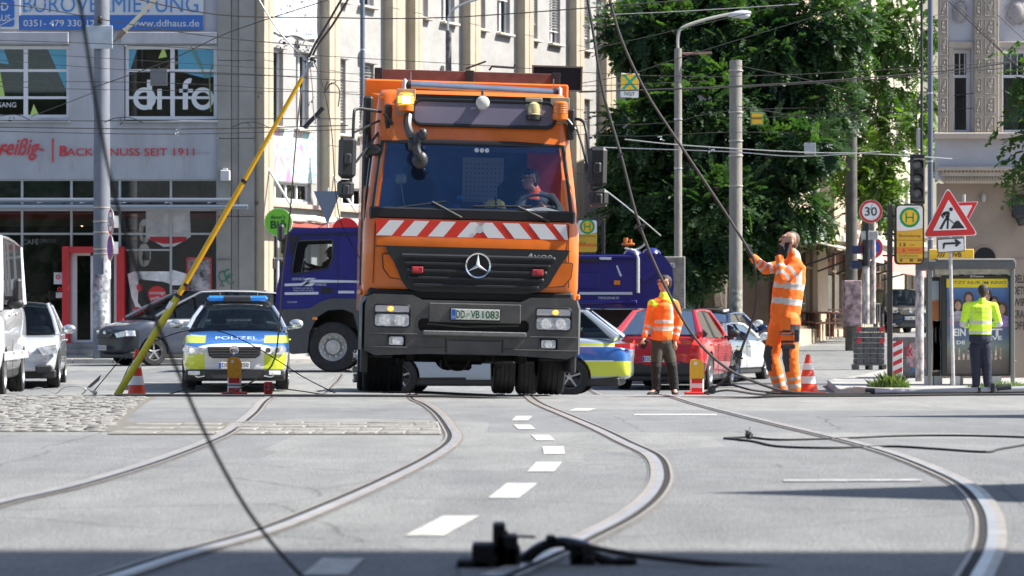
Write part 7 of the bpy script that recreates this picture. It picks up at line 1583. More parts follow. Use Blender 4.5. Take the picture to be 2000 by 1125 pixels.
def side_wheel(px,y,r,w=.32):
    wz=MB();t_=wheel(BT,(bx(px),y,r),r,w,RIMT,5,1,rz=-math.pi/2,truck=True,n=32);return t_
for px in(650,905,1040):side_wheel(px,.18,.525);side_wheel(px,2.1,.525)
mb=MB();mb.box((bx(548),.1,bz(455)),(.14,.2,.35),.04);mb.box((bx(536),-.08,bz(515)),(.06,.12,.25),.03);mb.build('mirror',MIR,BT,smooth=30)
mb=MB();mb.tube([(bx(612),.5,bz(446)),(bx(640),.5,bz(432))],.01,4);mb.tube([(bx(605),.3,bz(447)),(bx(630),.4,bz(444))],.02,5);mb.build('roof_aerial',DARKM,BT)
mb=MB();mb.box((bx(712),.3,bz(520)),(.12,.4,1.5),.03);mb.tube([(bx(711),-.02,bz(470)),(bx(708),-.02,bz(580))],.05,8);mb.build('intake_stack',mat('stack_grey',(.22,.22,.20),.6,.3,var=.3,scale=8),BT)
# container body
cb=BPL([(725,500),(1246,496),(1250,520),(1250,602),(725,602)])
mb=MB();mb.prism(cb,.0,2.4);mb.build('container',BLU,BT,smooth=0)
mb=MB();mb.box((bx(985),-.03,bz(502)),(5.5,.1,.08),.02);mb.box((bx(985),-.03,bz(590)),(5.5,.08,.08),.02);mb.build('container_rim',BLU,BT,smooth=0)
mb=MB();mb.box((bx(1178),-.012,bz(512)),(1.25,.02,.02));mb.box((bx(1146),-.012,bz(548)),(.5,.02,.35),.02);mb.build('container_rib',BLU,BT,smooth=0)
for(a,b_,c2,d2)in((1182,505,23,5),(1183,573,104,5)):mb=MB();mb.box((bx(a),-.084 if d2<6 and b_<510 else-.03,bz(b_)),(c2/SB,.01,d2/SB));mb.build('reflective_tape',LW_,BT,smooth=0)
mb=MB();mb.add([(bx(1203),-.01,bz(519)),(bx(1206),-.01,bz(518)),(bx(1215),-.01,bz(539)),(bx(1211),-.01,bz(540))],[(0,1,2,3)]);mb.build('reflective_tape',LW_,BT,smooth=0,recalc=False)
mb=MB();mb.box((bx(1205),-.02,bz(552)),(.13,.02,.09));mb.build('orange_marker',mat('amber_glass',(.7,.22,.02),.2,coat=1),BT,smooth=0)
mb=MB();mb.box((bx(1150),-.085,bz(509)),(.5,.01,.05));mb.build('black_strip',RUB,BT,smooth=0)
text('TRIDENIUS',BT,LW_,bx(1168),bx(1209),bz(582),.05,y=-.01,bold=.01,shear=.2)
mb=MB();mb.prism(BPL([(1246,497),(1262,492),(1282,490),(1298,500),(1314,522),(1317,560),(1310,602),(1246,602)]),.1,2.3);mb.prism(BPL([(1250,540),(1290,520),(1296,524),(1256,552)]),.0,.1);mb.build('tailgate_hopper',BLU,BT,smooth=0)
mb=MB();mb.tube([(bx(1246),-.04,bz(572)),(bx(1246),-.04,bz(505)),(bx(1240),-.04,bz(490)),(bx(1232),-.04,bz(488))],.035,8);mb.build('hydraulic_ram',mat('ram_white',(.45,.45,.45),.4,.3),BT)
mb=MB();mb.tube(crom([(bx(1262),.0,bz(470)),(bx(1256),.0,bz(480)),(bx(1240),.0,bz(488)),(bx(1220),.02,bz(485))],4),.022,6);mb.build('hose',mat('ram_white',(.45,.45,.45),.4,.3),BT)
mb=MB();mb.box((bx(1228),.4,bz(476)),(.28,.1,.06),.02);mb.cyl((bx(1224),.4,bz(473)),(bx(1224),.4,bz(463)),.05,n=10);mb.cyl((bx(1233),.4,bz(473)),(bx(1233),.4,bz(466)),.04,n=10);mb.box((bx(1228),.45,bz(485)),(.05,.05,.2));mb.build('rear_beacon',mat('beacon_dim',(.55,.14,.02),.4),BT,smooth=0)
for px,h_ in((1274,2),(1237,0)):mb=MB();mb.sphere((bx(px),.25,bz(497-h_)),(.2,.2,.13),10,6);mb.build('lift_hook',BLU,BT)
# ================================================================== PEOPLE
SKIN=mat('skin',(.52,.29,.20),.55,var=.06,scale=9);HIVO=mat('hivis_orange',(.95,.17,.015),.75,var=.10,scale=9,bump=.35,bscale=14)
HIVL=mat('hivis_lime',(.55,.85,.04),.75,var=.08,scale=9,bump=.35,bscale=14);REFL=mat('reflective_band',(.50,.50,.49),.45,var=.1,scale=20)
NAVY=mat('navy_cloth',(.012,.016,.035),.85);CHAR=mat('charcoal_cloth',(.045,.045,.055),.85);OLIVE=mat('olive_cloth',(.048,.048,.038),.85,var=.15,scale=8)
BLK=mat('black_cloth',(.012,.012,.013),.8);HAIRD=mat('hair_dark',(.02,.016,.014),.7);HAIRS=mat('hair_short',(.12,.085,.065),.8)
def ell_hull(bm,a,b,ra,rb):
    """convex hull of two ellipsoids: a tapered limb or trunk piece"""
    vs_=[]
    for c,r in((a,ra),(b,rb)):
        r=r if isinstance(r,(tuple,list))else(r,r,r)
        for j in range(1,8):
            th=math.pi*j/8
            for i in range(12):
                ph=math.pi/6*i;vs_.append(bm.verts.new((c[0]+r[0]*math.sin(th)*math.cos(ph),c[1]+r[1]*math.sin(th)*math.sin(ph),c[2]+r[2]*math.cos(th))))
    g=bmesh.ops.convex_hull(bm,input=vs_);bmesh.ops.delete(bm,geom=list({e for e in g['geom_interior']+g['geom_unused']if isinstance(e,bmesh.types.BMVert)}),context='VERTS')
def fused(name,parts,m,parent,vox=.012,it=5,paint=None,folds=0.0):
    """parts (a, b, ra, rb) fused into one continuous surface"""
    bm=bmesh.new()
    for p in parts:ell_hull(bm,*p)
    me=bpy.data.meshes.new(name);bm.to_mesh(me);bm.free();o=bpy.data.objects.new(name,me);COL.objects.link(o)
    eval_mesh(o,[('REMESH',dict(mode='VOXEL',voxel_size=vox)),('SMOOTH',dict(iterations=it,factor=.5))]);me=o.data;me.name=name;me.materials.clear()
    for q in(m if isinstance(m,list)else[m]):me.materials.append(q)
    if folds:
        nr_=[v.normal.copy()for v in me.vertices]
        for v,n_ in zip(me.vertices,nr_):
            c=v.co.copy();f_=noise.noise(c*9)*folds+noise.noise(Vector((c.x*5,c.y*5,c.z*22)))*folds*.8;v.co=c+n_*f_
    if paint:
        A_=np.array([p[0]for p in parts],float);B_=np.array([p[1]for p in parts],float);D_=B_-A_;DD=np.maximum((D_**2).sum(1),1e-6);Rm=np.array([(np.mean(p[2])+np.mean(p[3]))/2 for p in parts])
        for pl_ in me.polygons:
            c=np.array(pl_.center);t_=np.clip(((c-A_)*D_).sum(1)/DD,0,1);ds=np.linalg.norm(A_+D_*t_[:,None]-c,axis=1)-Rm;k=int(ds.argmin());pl_.material_index=paint(k,t_[k],c)
    me.shade_smooth();o.parent=parent;return o
def hand(parts,w,d,thumb,r=.009,curl=.5,gl=0):
    """palm, four bent fingers of different length and a thumb"""
    w=Vector(w);d=Vector(d).normalized();th=Vector(thumb).normalized();n_=d.cross(th).normalized();s_=n_.cross(d);pc_=w+d*.045
    parts.append((w,w+d*.075,(.022+gl,)*3,(.03+gl,.03+gl,.03+gl)))
    for i,L_ in enumerate((.068,.078,.072,.056)):
        b0=w+d*.085+s_*(.030-i*.021);k1=b0+(d*(1-curl*.3)+n_*curl*.5).normalized()*L_*.5;k2=k1+(d*(1-curl*1.3)+n_*curl).normalized()*L_*.5
        parts.append((b0,k1,r+gl,r*.95+gl));parts.append((k1,k2,r*.95+gl,r*.8+gl))
    b0=w+d*.03+s_*.025;k1=b0+(s_+d*.8).normalized()*.04;parts.append((b0,k1,r*1.2+gl,r+gl));parts.append((k1,k1+(d+n_*curl).normalized()*.032,r+gl,r*.9+gl))
def head_parts(c,f,s=1.0):
    """head centred at c, looking along f"""
    c=Vector(c);f=Vector(f).normalized();u=Vector((0,0,1));u=(u-f*u.dot(f)).normalized();l=u.cross(f)
    q=lambda a,b,d:c+f*a*s+l*b*s+u*d*s
    return[(q(-.015,0,.03),q(.0,0,.01),.092*s,.086*s),(q(.02,0,-.05),q(.045,0,-.085),.064*s,.034*s),(q(.085,0,.012),q(.108,0,-.02),.010*s,.016*s),(q(.075,-.03,.035),q(.075,.03,.035),.018*s,.018*s),
            (q(.078,-.02,-.055),q(.078,.02,-.055),.012*s,.012*s),(q(-.01,.085,.0),q(-.015,.09,-.03),.017*s,.012*s),(q(-.01,-.085,.0),q(-.015,-.09,-.03),.017*s,.012*s)],q
def person(label,base,J,jacket,trousers,face,hairm,hair='short',jr=1.0,paintj=None,paintt=None,gloves=(),shoes=BLK,rz=0,folds=.006,fists=None,seated=False,leg=1.0,depth=.13,hs=1.0,skin=None):
    t=thing('person',label,'person',base,rz);V_={k:Vector(v)for k,v in J.items()};sk=skin or SKIN
    hp,q=head_parts(V_['head'],face,hs);w_=abs((V_['shL']-V_['shR']).length)/2
    T_=(.17,depth,.1)
    body=hp+[(V_['neck'],V_['head']+Vector((0,0,-.04)),.056,.054),(V_['chest']+Vector((0,0,.06)),V_['pelvis'],(.12,.09,.08),(.13,.09,.1)),(V_['neck'],V_['chest'],.055,.08)]
    for s_ in 'LR':
        body+=[(V_['sh'+s_],V_['el'+s_],.048,.04),(V_['el'+s_],V_['wr'+s_],.038,.026),(V_['hip'+s_],V_['kn'+s_],.08,.055),(V_['kn'+s_],V_['an'+s_],.05,.038),(V_['an'+s_],V_['toe'+s_],.04,.03)]
        d=V_['wr'+s_]-V_['el'+s_];hd_,th_,cu_=(fists or{}).get(s_,(d,(0,-1,.2),.5));hand(body,V_['wr'+s_]+Vector(hd_).normalized()*.015,hd_,th_,curl=cu_)
    fused('body',body,sk,t,.0085,3)
    ch=V_['chest'];pel=V_['pelvis'];sm=(V_['shL']+V_['shR'])/2
    jp=[(sm+Vector((0,0,-.03)),ch,(max(.1,w_*.9),depth,.07),(.185*jr,depth*1.05*jr,.12)),(ch,pel+Vector((0,0,.0)),(.185*jr,depth*1.05*jr,.1),(.175*jr,depth*1.1*jr,.06)),(V_['neck']+Vector((0,0,-.06)),V_['neck']+Vector((0,0,.012)),.095,.076)]
    tz=len(jp)
    for s_ in 'LR':jp+=[(sm*.3+V_['sh'+s_]*.7,V_['sh'+s_],.075,.078),(V_['sh'+s_],V_['el'+s_],.078,.066),(V_['el'+s_],V_['el'+s_]*.04+V_['wr'+s_]*.96,.066,.047)]
    for s_ in 'LR':jp.append((V_['neck']+Vector((0,0,-.045)),V_['sh'+s_]+Vector((0,0,.0)),.075,.07))
    fused('jacket',jp,jacket,t,.012,5,paintj,folds)
    tp=[(pel+Vector((0,0,.06)),pel+Vector((0,0,-.06)),(.155,.115,.06),(.165,.12,.09))]
    for s_ in 'LR':tp+=[(V_['hip'+s_],V_['kn'+s_],.105*leg,.082*leg),(V_['kn'+s_],V_['kn'+s_]*.06+V_['an'+s_]*.94,.08*leg,.068*leg)]
    fused('trousers',tp,trousers,t,.013,4,paintt,folds)
    if not seated:
        for s_ in 'LR':fused('shoe',[(V_['an'+s_]+Vector((0,0,.02)),V_['an'+s_]+Vector((0,0,-.03)),.058,.05),(V_['an'+s_]+Vector((0,0,-.04)),V_['toe'+s_],(.05,.05,.045),(.045,.045,.035))],shoes,t,.012,2)
    if hair=='short':fused('hair',[(q(-.03,0,.04),q(-.012,0,.045),.086*hs,.080*hs),(q(-.045,0,-.01),q(-.045,0,-.05),.07*hs,.05*hs)],hairm,t,.008,2)
    elif hair=='full':fused('hair',[(q(-.032,0,.04),q(-.004,0,.052),.094*hs,.084*hs),(q(-.05,0,.0),q(-.055,0,-.06),.078*hs,.05*hs)],hairm,t,.008,2,folds=.005)
    elif hair=='cap':fused('hat',[(q(-.02,0,.055),q(0,0,.055),.105*hs,.1*hs)],hairm,t,.012,3)
    for s_ in gloves:
        gp_=[];d=V_['wr'+s_]-V_['el'+s_];hd_,th_,cu_=(fists or{}).get(s_,(d,(0,-1,.2),.5));hand(gp_,V_['wr'+s_]+Vector(hd_).normalized()*.015,hd_,th_,curl=cu_,gl=.007);gp_.append((V_['wr'+s_]-d.normalized()*.06,V_['wr'+s_],.042,.036));fused('glove',gp_,BLK,t,.009,2)
    return t,q
def eyes(t,q,m=BLK,glasses=None):
    mb=MB()
    for s_ in(-1,1):mb.sphere(q(.088,s_*.031,.018),(.009,.007,.006),8,6)
    mb.build('eyes',m,t)
    mb=MB();mb.tube([q(.09,-.022,-.056),q(.094,0,-.054),q(.09,.022,-.056)],.0035,5);mb.build('mouth',mat('lips',(.35,.12,.1),.6),t)
    if glasses:
        mb=MB()
        for s_ in(-1,1):mb.tube([q(.102,s_*.058,.02),q(.05,s_*.082,.022),q(-.02,s_*.09,.02)],.004,4);mb.sphere(q(.098,s_*.034,.018),(.010,.026,.019)if glasses=='sun' else(.004,.026,.017),10,6)
        mb.tube([q(.104,-.06,.028),q(.11,0,.03),q(.104,.06,.028)],.004,4);mb.build('glasses',mat('sunglass',(.006,.008,.012),.08)if glasses=='sun' else mat('spectacle',(.03,.02,.02),.2),t)
# worker on the phone holding the cable
YP1=28.0;b1_=(X(1530,YP1),YP1,gz(X(1530,YP1),YP1));
def j1(px,py,y=0.0):return((px-1530)/171.4,y,(770.5-py)/171.4)
def pj1(k,t_,c):
    z=c[2];hv=0
    if k>8:return 2 if hv else 0
    if k>=3:
        kk=(k-3)% 3
        if kk==1:return 1 if .35<t_<.52 or .72<t_<.88 else 0
        if kk==2:return 1 if .2<t_<.36 or .55<t_<.70 else 0
        return 0
    zz=z+c[0]*.12
    if 1.235<zz<1.305 or 1.055<zz<1.125:return 1
    if zz>1.29 and abs(c[0]-.165)<.035 and c[1]<.2:return 1
    return 0
def pt1(k,t_,c):
    if k==0:return 2 if c[2]>.93 and c[0]>.0 else 0
    leg=(k-1)// 2;low=(k-1)% 2
    if low and(.62<t_<.72 or .84<t_<.98):return 1
    if(low and t_<.42 or not low and t_>.72)and c[0]<(-.13 if leg else .05):return 2
    if not low and leg==0 and(.28<t_<.34 or .55<t_<.62 or(.12<t_<.3 and c[0]>.06)):return 2
    return 0
J1=dict(head=j1(1541,467),neck=j1(1550,497),chest=j1(1542,545),pelvis=j1(1533,610),shL=j1(1553,515,-.17),elL=j1(1522,541,-.24),wrL=j1(1519,499,-.15),shR=j1(1541,512,.17),elR=j1(1498,520,.14),wrR=j1(1470,497,.02),
          hipL=j1(1541,622,-.09),knL=j1(1541,694,-.13),anL=j1(1551,757,-.1),toeL=j1(1524,767,-.14),hipR=j1(1525,622,.09),knR=j1(1508,692,.1),anR=j1(1526,756,.1),toeR=j1(1503,767,.06))
man1,q1=person('worker in orange hi-vis on the phone, holding up the hanging black cable',b1_,J1,[HIVO,REFL],[HIVO,mat('reflective_dusty',(.42,.38,.33),.6),CHAR],(-.93,-.18,.34),HAIRS,paintj=pj1,paintt=pt1,gloves='LR',shoes=mat('shoe_brown',(.03,.018,.014),.7),
                  fists={'L':((.35,.1,.8),(0,1,.2),.8),'R':((-.55,-.35,.75),(0,-1,.1),1.0)},jr=1.0,depth=.15,leg=1.14)
eyes(man1,q1)
mb=MB();mb.box((0,0,0),(.02,.08,.16),.01);ph=mb.build('phone',BLK,None,smooth=0);tag(ph,'black mobile phone at the ear of the worker in orange','phone');ph.location=Vector(b1_)+Vector(j1(1533,481,-.155));ph.rotation_euler=(0,.5,.9)
mb=MB();mb.add([(j1(1517,618)[0],-.21,j1(1517,618)[2])]*1+[(j1(1545,650)[0],-.215,j1(1545,650)[2]),(j1(1548,628)[0],-.205,j1(1548,628)[2])],[(0,1,2)]);
mb=MB();
for(a,b_,w_,h_)in((1535,672,.17,.05),(1535,648,.19,.015),(1552,650,.06,.15)):p=j1(a,b_,-.225);mb.box(p,(w_,.03,h_),.012)
mb.build('thigh_pocket',CHAR,man1,smooth=0)
# man in orange and lime with olive trousers
YP2=36.0;b2_=(X(1296,YP2),YP2,gz(X(1296,YP2),YP2)+.005)
def j2(px,py,y=0.0):return((px-1296)/133.3,y,(774.5-py)/133.3)
def pj2(k,t_,c):
    hv=c[0]>.03
    if k>8:return 2 if hv else 0
    if k>=3:
        kk=(k-3)% 3
        if kk==2 and(.3<t_<.45 or .66<t_<.82):return 1
        return 2 if kk==0 and k>5 else 0
    z=c[2]
    if 1.075<z<1.125 or .97<z<1.03:return 1
    if .10<c[0]<.155 and z>1.1:return 1
    if k==2:return 2
    if z>1.33 and c[0]>.1 or(c[0]>=.155):return 2
    return 0
def pt2(k,t_,c):return 1 if k in(2,4)or(k in(1,3)and t_>.82)else 0
J2=dict(head=j2(1297,553),neck=j2(1297,579),chest=j2(1295,618),pelvis=j2(1292,662),shR=j2(1275,594,-.02),elR=j2(1267,628,-.02),wrR=j2(1258,658,-.1),shL=j2(1317,594,.02),elL=j2(1326,630,.04),wrL=j2(1319,662,-.02),
          hipR=j2(1285,672,0),knR=j2(1281,716,-.05),anR=j2(1282,760,0),toeR=j2(1268,770,-.1),hipL=j2(1303,672,.02),knL=j2(1312,716,.0),anL=j2(1318,761,.05),toeL=j2(1319,771,-.1))
man2,q2=person('man in orange and lime hi-vis sweater and olive work trousers, beside the red SUV',b2_,J2,[HIVO,REFL,HIVL],[OLIVE,BLK],(-.85,-.5,.05),HAIRD,hair='full',paintj=pj2,paintt=pt2,fists={'R':((-.2,-.5,-.8),(1,0,0),.9),'L':((-.1,-.1,-1),(-1,0,0),.4)},jr=.93,hs=.95)
eyes(man2,q2,glasses='clear')
mb=MB();mb.box((0,0,0),(.075,.02,.15),.01);ph=mb.build('phone',BLK,None,smooth=0);tag(ph,'dark phone in the hand of the man in olive work trousers','phone');ph.location=Vector(b2_)+Vector(j2(1258,672,-.15));ph.rotation_euler=(.4,.5,.2)
# man in the lime jacket seen from behind
YP3=43.6;b3_=(X(1915,YP3),YP3,gz(X(1915,YP3),YP3)+.12)
def j3(px,py,y=0.0):return((px-1915)/110,y,(755-py)/110)
def pj3(k,t_,c):
    z=c[2]
    if k>8:return 0
    if k>=3:return 1 if(k-3)% 3==2 and t_<.2 or(k-3)% 3==1 and t_>.9 else 0
    if z<.965:return 2
    if .975<z<1.03 or 1.15<z<1.21:return 1
    if c[1]<0 and z>1.2 and .165<abs(c[0])<.215:return 1
    return 0
J3=dict(head=j3(1921,566,.03),neck=j3(1918,585),chest=j3(1915,622),pelvis=j3(1914,662),shR=j3(1889,594),elR=j3(1881,628,.0),wrR=j3(1893,632,.22),shL=j3(1941,594),elL=j3(1951,628,.0),wrL=j3(1940,630,.22),
          hipR=j3(1905,674),knR=j3(1906,714,0),anR=j3(1907,747,.02),toeR=j3(1904,752,.15),hipL=j3(1924,674),knL=j3(1927,714),anL=j3(1929,747,.02),toeL=j3(1930,752,.15))
man3,q3=person('man in a lime yellow hi-vis jacket seen from behind, in front of the film poster',b3_,J3,[HIVL,REFL,NAVY],NAVY,(.25,.9,-.25),HAIRD,hair='full',paintj=pj3,jr=1.12,skin=mat('skin_brown',(.20,.10,.06),.6),depth=.145,hs=.98,leg=1.08)
text('DVB AG',man3,mat('print_grey',(.25,.35,.1),.6),-.13,.13,1.43,.055,y=-.172);text('Dienstleister',man3,mat('print_grey',(.25,.35,.1),.6),-.12,.12,1.36,.04,y=-.175)
# walkers in the street
def walker(label,px,Y,h,jm,tm_,hm_,hair,face,top=None):
    b=on(px,Y,.12);s=h/1.75;S_=lambda*a:tuple(v*s for v in a)
    Jw=dict(head=S_(0,0,1.63),neck=S_(0,0,1.46),chest=S_(0,0,1.2),pelvis=S_(0,0,.92),shR=S_(-.19,0,1.4),elR=S_(-.24,.04,1.12),wrR=S_(-.22,-.08,.9),shL=S_(.19,0,1.4),elL=S_(.24,-.02,1.12),wrL=S_(.23,-.1,.88),hipR=S_(-.09,0,.86),knR=S_(-.1,-.05,.48),anR=S_(-.1,.1,.09),toeR=S_(-.1,-.02,.04),hipL=S_(.09,0,.86),knL=S_(.1,-.1,.48),anL=S_(.1,-.12,.09),toeL=S_(.1,-.26,.04))
    return person(label,b,Jw,jm,tm_,face,hm_,hair=hair,jr=.9)
walker('walker in a pale green jacket and grey cap, right of the stout concrete mast',1452,76,1.8,mat('green_jacket',(.10,.17,.12),.85),NAVY,mat('cap_grey',(.2,.2,.2),.8),'cap',(.4,.8,0))
walker('elderly pedestrian in an olive coat standing behind the dark blue parked car',1716,88,1.7,mat('olive_coat',(.12,.12,.08),.85),CHAR,mat('hair_grey',(.3,.29,.27),.8),'short',(.2,-1,0))
# drivers
def dj(px,py,y=0.0):return(lx(px),y,lz(py))
Jd=dict(head=dj(1037,338,1.05),neck=dj(1048,362,1.12),chest=dj(1053,395,1.15),pelvis=dj(1055,445,1.15),shR=dj(1022,375,1.1),elR=dj(1012,412,.95),wrR=dj(1040,402,.8),shL=dj(1083,375,1.15),elL=dj(1100,405,1.0),wrL=dj(1072,398,.82),
          hipR=dj(1042,450,1.1),knR=dj(1040,450,.62),anR=dj(1040,520,.5),toeR=dj(1040,525,.4),hipL=dj(1068,450,1.1),knL=dj(1070,450,.62),anL=dj(1070,520,.5),toeL=dj(1070,525,.4))
dr,qd=person('driver of the orange truck in sunglasses and a dark jacket over an orange shirt',OT.location,Jd,[mat('jacket_grey',(.06,.065,.08),.85),mat('shirt_orange',(.8,.1,.03),.7)],NAVY,(-.8,-.6,.0),HAIRD,hair='full',paintj=lambda k,t_,c:1 if k==2 or(k==0 and c[2]>lz(378)and abs(c[0]-lx(1046))<.07)else 0,seated=True)
dr.rotation_euler=OT.rotation_euler;eyes(dr,qd,glasses='sun')
def bj(px,py,y=1.0):return(bx(px),y,bz(py))
Jb=dict(head=bj(639,489),neck=bj(641,504),chest=bj(641,520),pelvis=bj(641,548),shR=bj(638,510,.8),elR=bj(622,526,.75),wrR=bj(598,524,.85),shL=bj(638,510,1.2),elL=bj(622,526,1.25),wrL=bj(598,516,1.1),hipR=bj(640,552,.9),knR=bj(600,552,.9),anR=bj(590,580,.9),toeR=bj(580,582,.9),hipL=bj(640,552,1.1),knL=bj(600,552,1.1),anL=bj(590,580,1.1),toeL=bj(580,582,1.1))
db,qb=person('driver of the blue lorry in a red shirt, seen through the side window',BT.location,Jb,mat('shirt_red',(.25,.03,.05),.8),NAVY,(-1,-.1,0),HAIRD,hair='short',seated=True,skin=mat('skin_shade',(.36,.2,.14),.6))
# ================================================================== SMALL THINGS, WIRES
CONER=mat('cone_red',(.72,.06,.02),.5,var=.1,scale=8)
def cone(px,Y,top,label,red=CONER):
    b=on(px,Y);h=Z(top,Y)-b[2];t=thing('traffic_cone',label,'cone',b,.2);r=lambda u:.125+(.025-.125)*u
    mb=MB();mb.box((0,0,.02),(.36,.36,.04),.012);mb.build('base',red,t,smooth=0)
    mb=MB();mb.lathe([(r(0),.04),(r(1),h-.01),(.015,h)],(0,0,0),'Z',20);mb.build('cone_body',red,t)
    for u0,u1 in((.22,.42),(.60,.78)):mb=MB();mb.lathe([(r(u0)+.003,.04+(h-.05)*u0),(r(u1)+.003,.04+(h-.05)*u1)],(0,0,0),'Z',20,cap=False);mb.build('white_band',WHITEP,t)
cone(267,34,682,'red and white traffic cone at the foot of the leaning yellow pole');cone(1578,29.5,692,'slim red and white traffic cone behind the boots of the worker on the phone')
def marker(px,Y,top,label,ym):
    b=on(px,Y);h=Z(top,Y)-b[2];t=thing('marker_post',label,'marker post',b);w=.17 if Y<33 else .18
    mb=MB();mb.box((0,0,h*.22+.02),(w,.1,h*.44),.015);bd=mb.build('post_body',WHITEP,t,smooth=0)
    for k in(0,1):mb=MB();mb.box((0,-.052,.06+k*h*.26),(w*.8,.006,h*.13));mb.build('red_stripe',REDP,t,smooth=0)
    mb=MB();mb.prism([(-w/2,h*.45),(w/2,h*.45),(w/2,h*.84),(w*.3,h*.97),(-w*.1,h),(-w*.42,h*.97),(-w/2,h*.9)],-.055,.055);mb.build('reflector_head',ym,t,smooth=20)
    mb=MB();disc(mb,(-.02,h*.88),0,.022,12,-.058);mb.build('seal_disc',WHITEP,t,smooth=0,recalc=False);mb=MB();mb.box((0,0,.02),(.3,.24,.04),.01);mb.build('foot',REDP,t,smooth=0)
marker(458,31,697,'orange topped red and white marker post before the police car number plate',mat('marker_orange',(.85,.36,.02),.45,var=.2,scale=20));marker(1361,30.6,701,'yellow topped red and white marker post right of the man in olive trousers',mat('marker_yellow',(.75,.48,.04),.45))
b=on(524,29.6);t=thing('red_hook_box','small red steel box with a hook lying on the rail by the police car','box',b);mb=MB();mb.box((0,0,.08),(.1,.08,.15),.012);mb.build('box',REDP,t,smooth=0);mb=MB();mb.tube([(.0,-.05,.12),(.02,-.05,.08),(-.01,-.05,.05)],.008,5);mb.build('hook',GALV,t)
# yellow leaning pole
YQ=29.3;pa,pb_,pc_,pd=(P(228,773,YQ),P(348,578,YQ),P(476,354,YQ),P(590,152,YQ));t=thing('yellow_pole','long telescopic yellow pole leaning to the right, propping up the overhead wire joint','pole',pa)
YG=mat('pole_yellow_green',(.58,.50,.03),.4,var=.12,scale=4);YO=mat('pole_yellow',(.78,.42,.01),.4,var=.1,scale=4)
for q0,q1,r_,m_ in((pa,pb_,.044,YG),(pb_,pc_,.033,YO),(pc_,pd,.026,YO)):mb=MB();mb.cyl(q0-pa,q1-pa,r_,n=14);mb.build('pole_section',m_,t)
for q0,r_ in((pb_,.048),(P(362,556,YQ),.036),(pc_,.036)):mb=MB();d=(pd-pa).normalized()*.02;mb.cyl(q0-pa-d,q0-pa+d,r_,n=14);mb.build('collar',BLACKP,t)
mb=MB();q=P(334,598,YQ)-pa;d=(pd-pa).normalized()*.05;mb.cyl(q-d,q+d,.0455,n=14);mb.build('label_band',WHITEP,t)
mb=MB();mb.tube([pd-pa,P(596,142,YQ)-pa,P(604,128,YQ)-pa],.02,8);mb.box(P(606,126,YQ)-pa,(.1,.05,.06),.01);mb.build('pole_tip',GALV,t)
def jb(t,c,s,n,m,seed=1,loc0=Vector((0,0,0))):
    rnd=random.Random(seed);mb=MB()
    for k in range(n):
        p=Vector(c)-loc0+Vector([rnd.uniform(-s,s)for _ in range(3)]);q=p+Vector([rnd.uniform(-s,s)for _ in range(3)])*1.1
        if k % 3:mb.tube([p,(p+q)/2+Vector((0,0,s*.2)),q],s*.12,5)
        else:mb.box(p,(s*rnd.uniform(.3,.8),s*.5,s*rnd.uniform(.3,.7)),s*.08)
    return mb.build('fitting',m,t)
t=thing('wire_clamp','knot of dark clamps where the overhead wires meet atop the yellow pole','clamp',P(605,112,YQ));o_=Vector(t.location)
jb(t,P(606,122,YQ),.06,12,DARKM,3,o_);jb(t,P(596,96,YQ),.05,8,GALV,5,o_);jb(t,P(586,88,YQ),.035,6,DARKM,8,o_)
def wire(pts,Y,r,label,m=WIRE,n=5,name='overhead_wire',cat='wire',group=None,sm=4):
    pp=[P(p[0],p[1],p[2]if len(p)>2 else Y)for p in pts];pp=crom(pp,sm)if len(pp)>2 else pp;o0=pp[0].copy()
    mb=MB();mb.tube([p-o0 for p in pp],r,n);o=mb.build(name,m,loc=o0);tag(o,label,cat,group);return o
# thick double cables up from the clamp, and hanging ropes
wire([(603,112),(616,85),(640,45),(672,-10)],YQ,.014,'left of the two thick black cables rising from the clamp knot',n=8)
wire([(611,108),(622,86),(650,48),(684,-8)],YQ,.014,'right of the two thick black cables rising from the clamp knot',n=8)
wire([(500,-10),(540,55),(580,100),(604,122)],YQ,.009,'grey stay wire slanting down from the top edge to the clamp knot',WIREL)
wire([(605,125),(610,170),(612,215),(617,240),(611,238)],YQ,.006,'short loose wire dangling below the clamp knot',WIREL)
wire([(614,122),(633,175),(648,260),(655,370),(668,440),(700,500,30.5),(712,520,31)],YQ,.006,'thin slack wire sagging from the clamp knot to the truck side')
wire([(588,170),(576,300),(566,420),(552,540),(545,640),(530,715),(470,758),(436,770)],29.2,.010,'long brown rope hanging from the yellow pole down to the road',mat('rope_brown',(.16,.12,.09),.7),n=6,name='hanging_cable')
wire([(238,745),(262,700),(300,668),(370,645),(440,650),(520,690),(590,735),(655,768)],31,.007,'thin cable arching over the bonnet of the police car',name='loose_cable',cat='cable')
wire([(180,768),(205,738),(238,700),(262,682)],29.5,.007,'thin cable rising from the road left of the yellow pole',name='loose_cable',cat='cable')
wire([(330,770),(380,757),(440,752),(520,756),(590,764),(632,771)],29,.007,'low cable bowing across the road under the police car bumper',name='loose_cable',cat='cable')
wire([(60,762),(75,757),(95,763),(110,768),(125,757),(150,754),(168,760),(160,770)],29,.007,'pale loose cable ends on the road beside the white van',WIREL,name='loose_cable',cat='cable')
t=thing('broken_fitting','small broken metal fitting on the road between the van and the yellow pole','fitting',P(185,765,29));jb(t,P(172,760,29),.035,4,GALV,2,Vector(t.location));mb=MB();mb.add([P(170,756,29)-t.location,P(198,731,29)-t.location,P(194,743,29.1)-t.location,P(174,760,29.1)-t.location],[(0,1,2,3)]);mb.tube([P(172,758,29)-t.location,P(185,768,29)-t.location],.012,5);mb.sphere(P(185,767,29)-t.location,.03,8,6);mb.build('fitting_blade',WIREL,t)
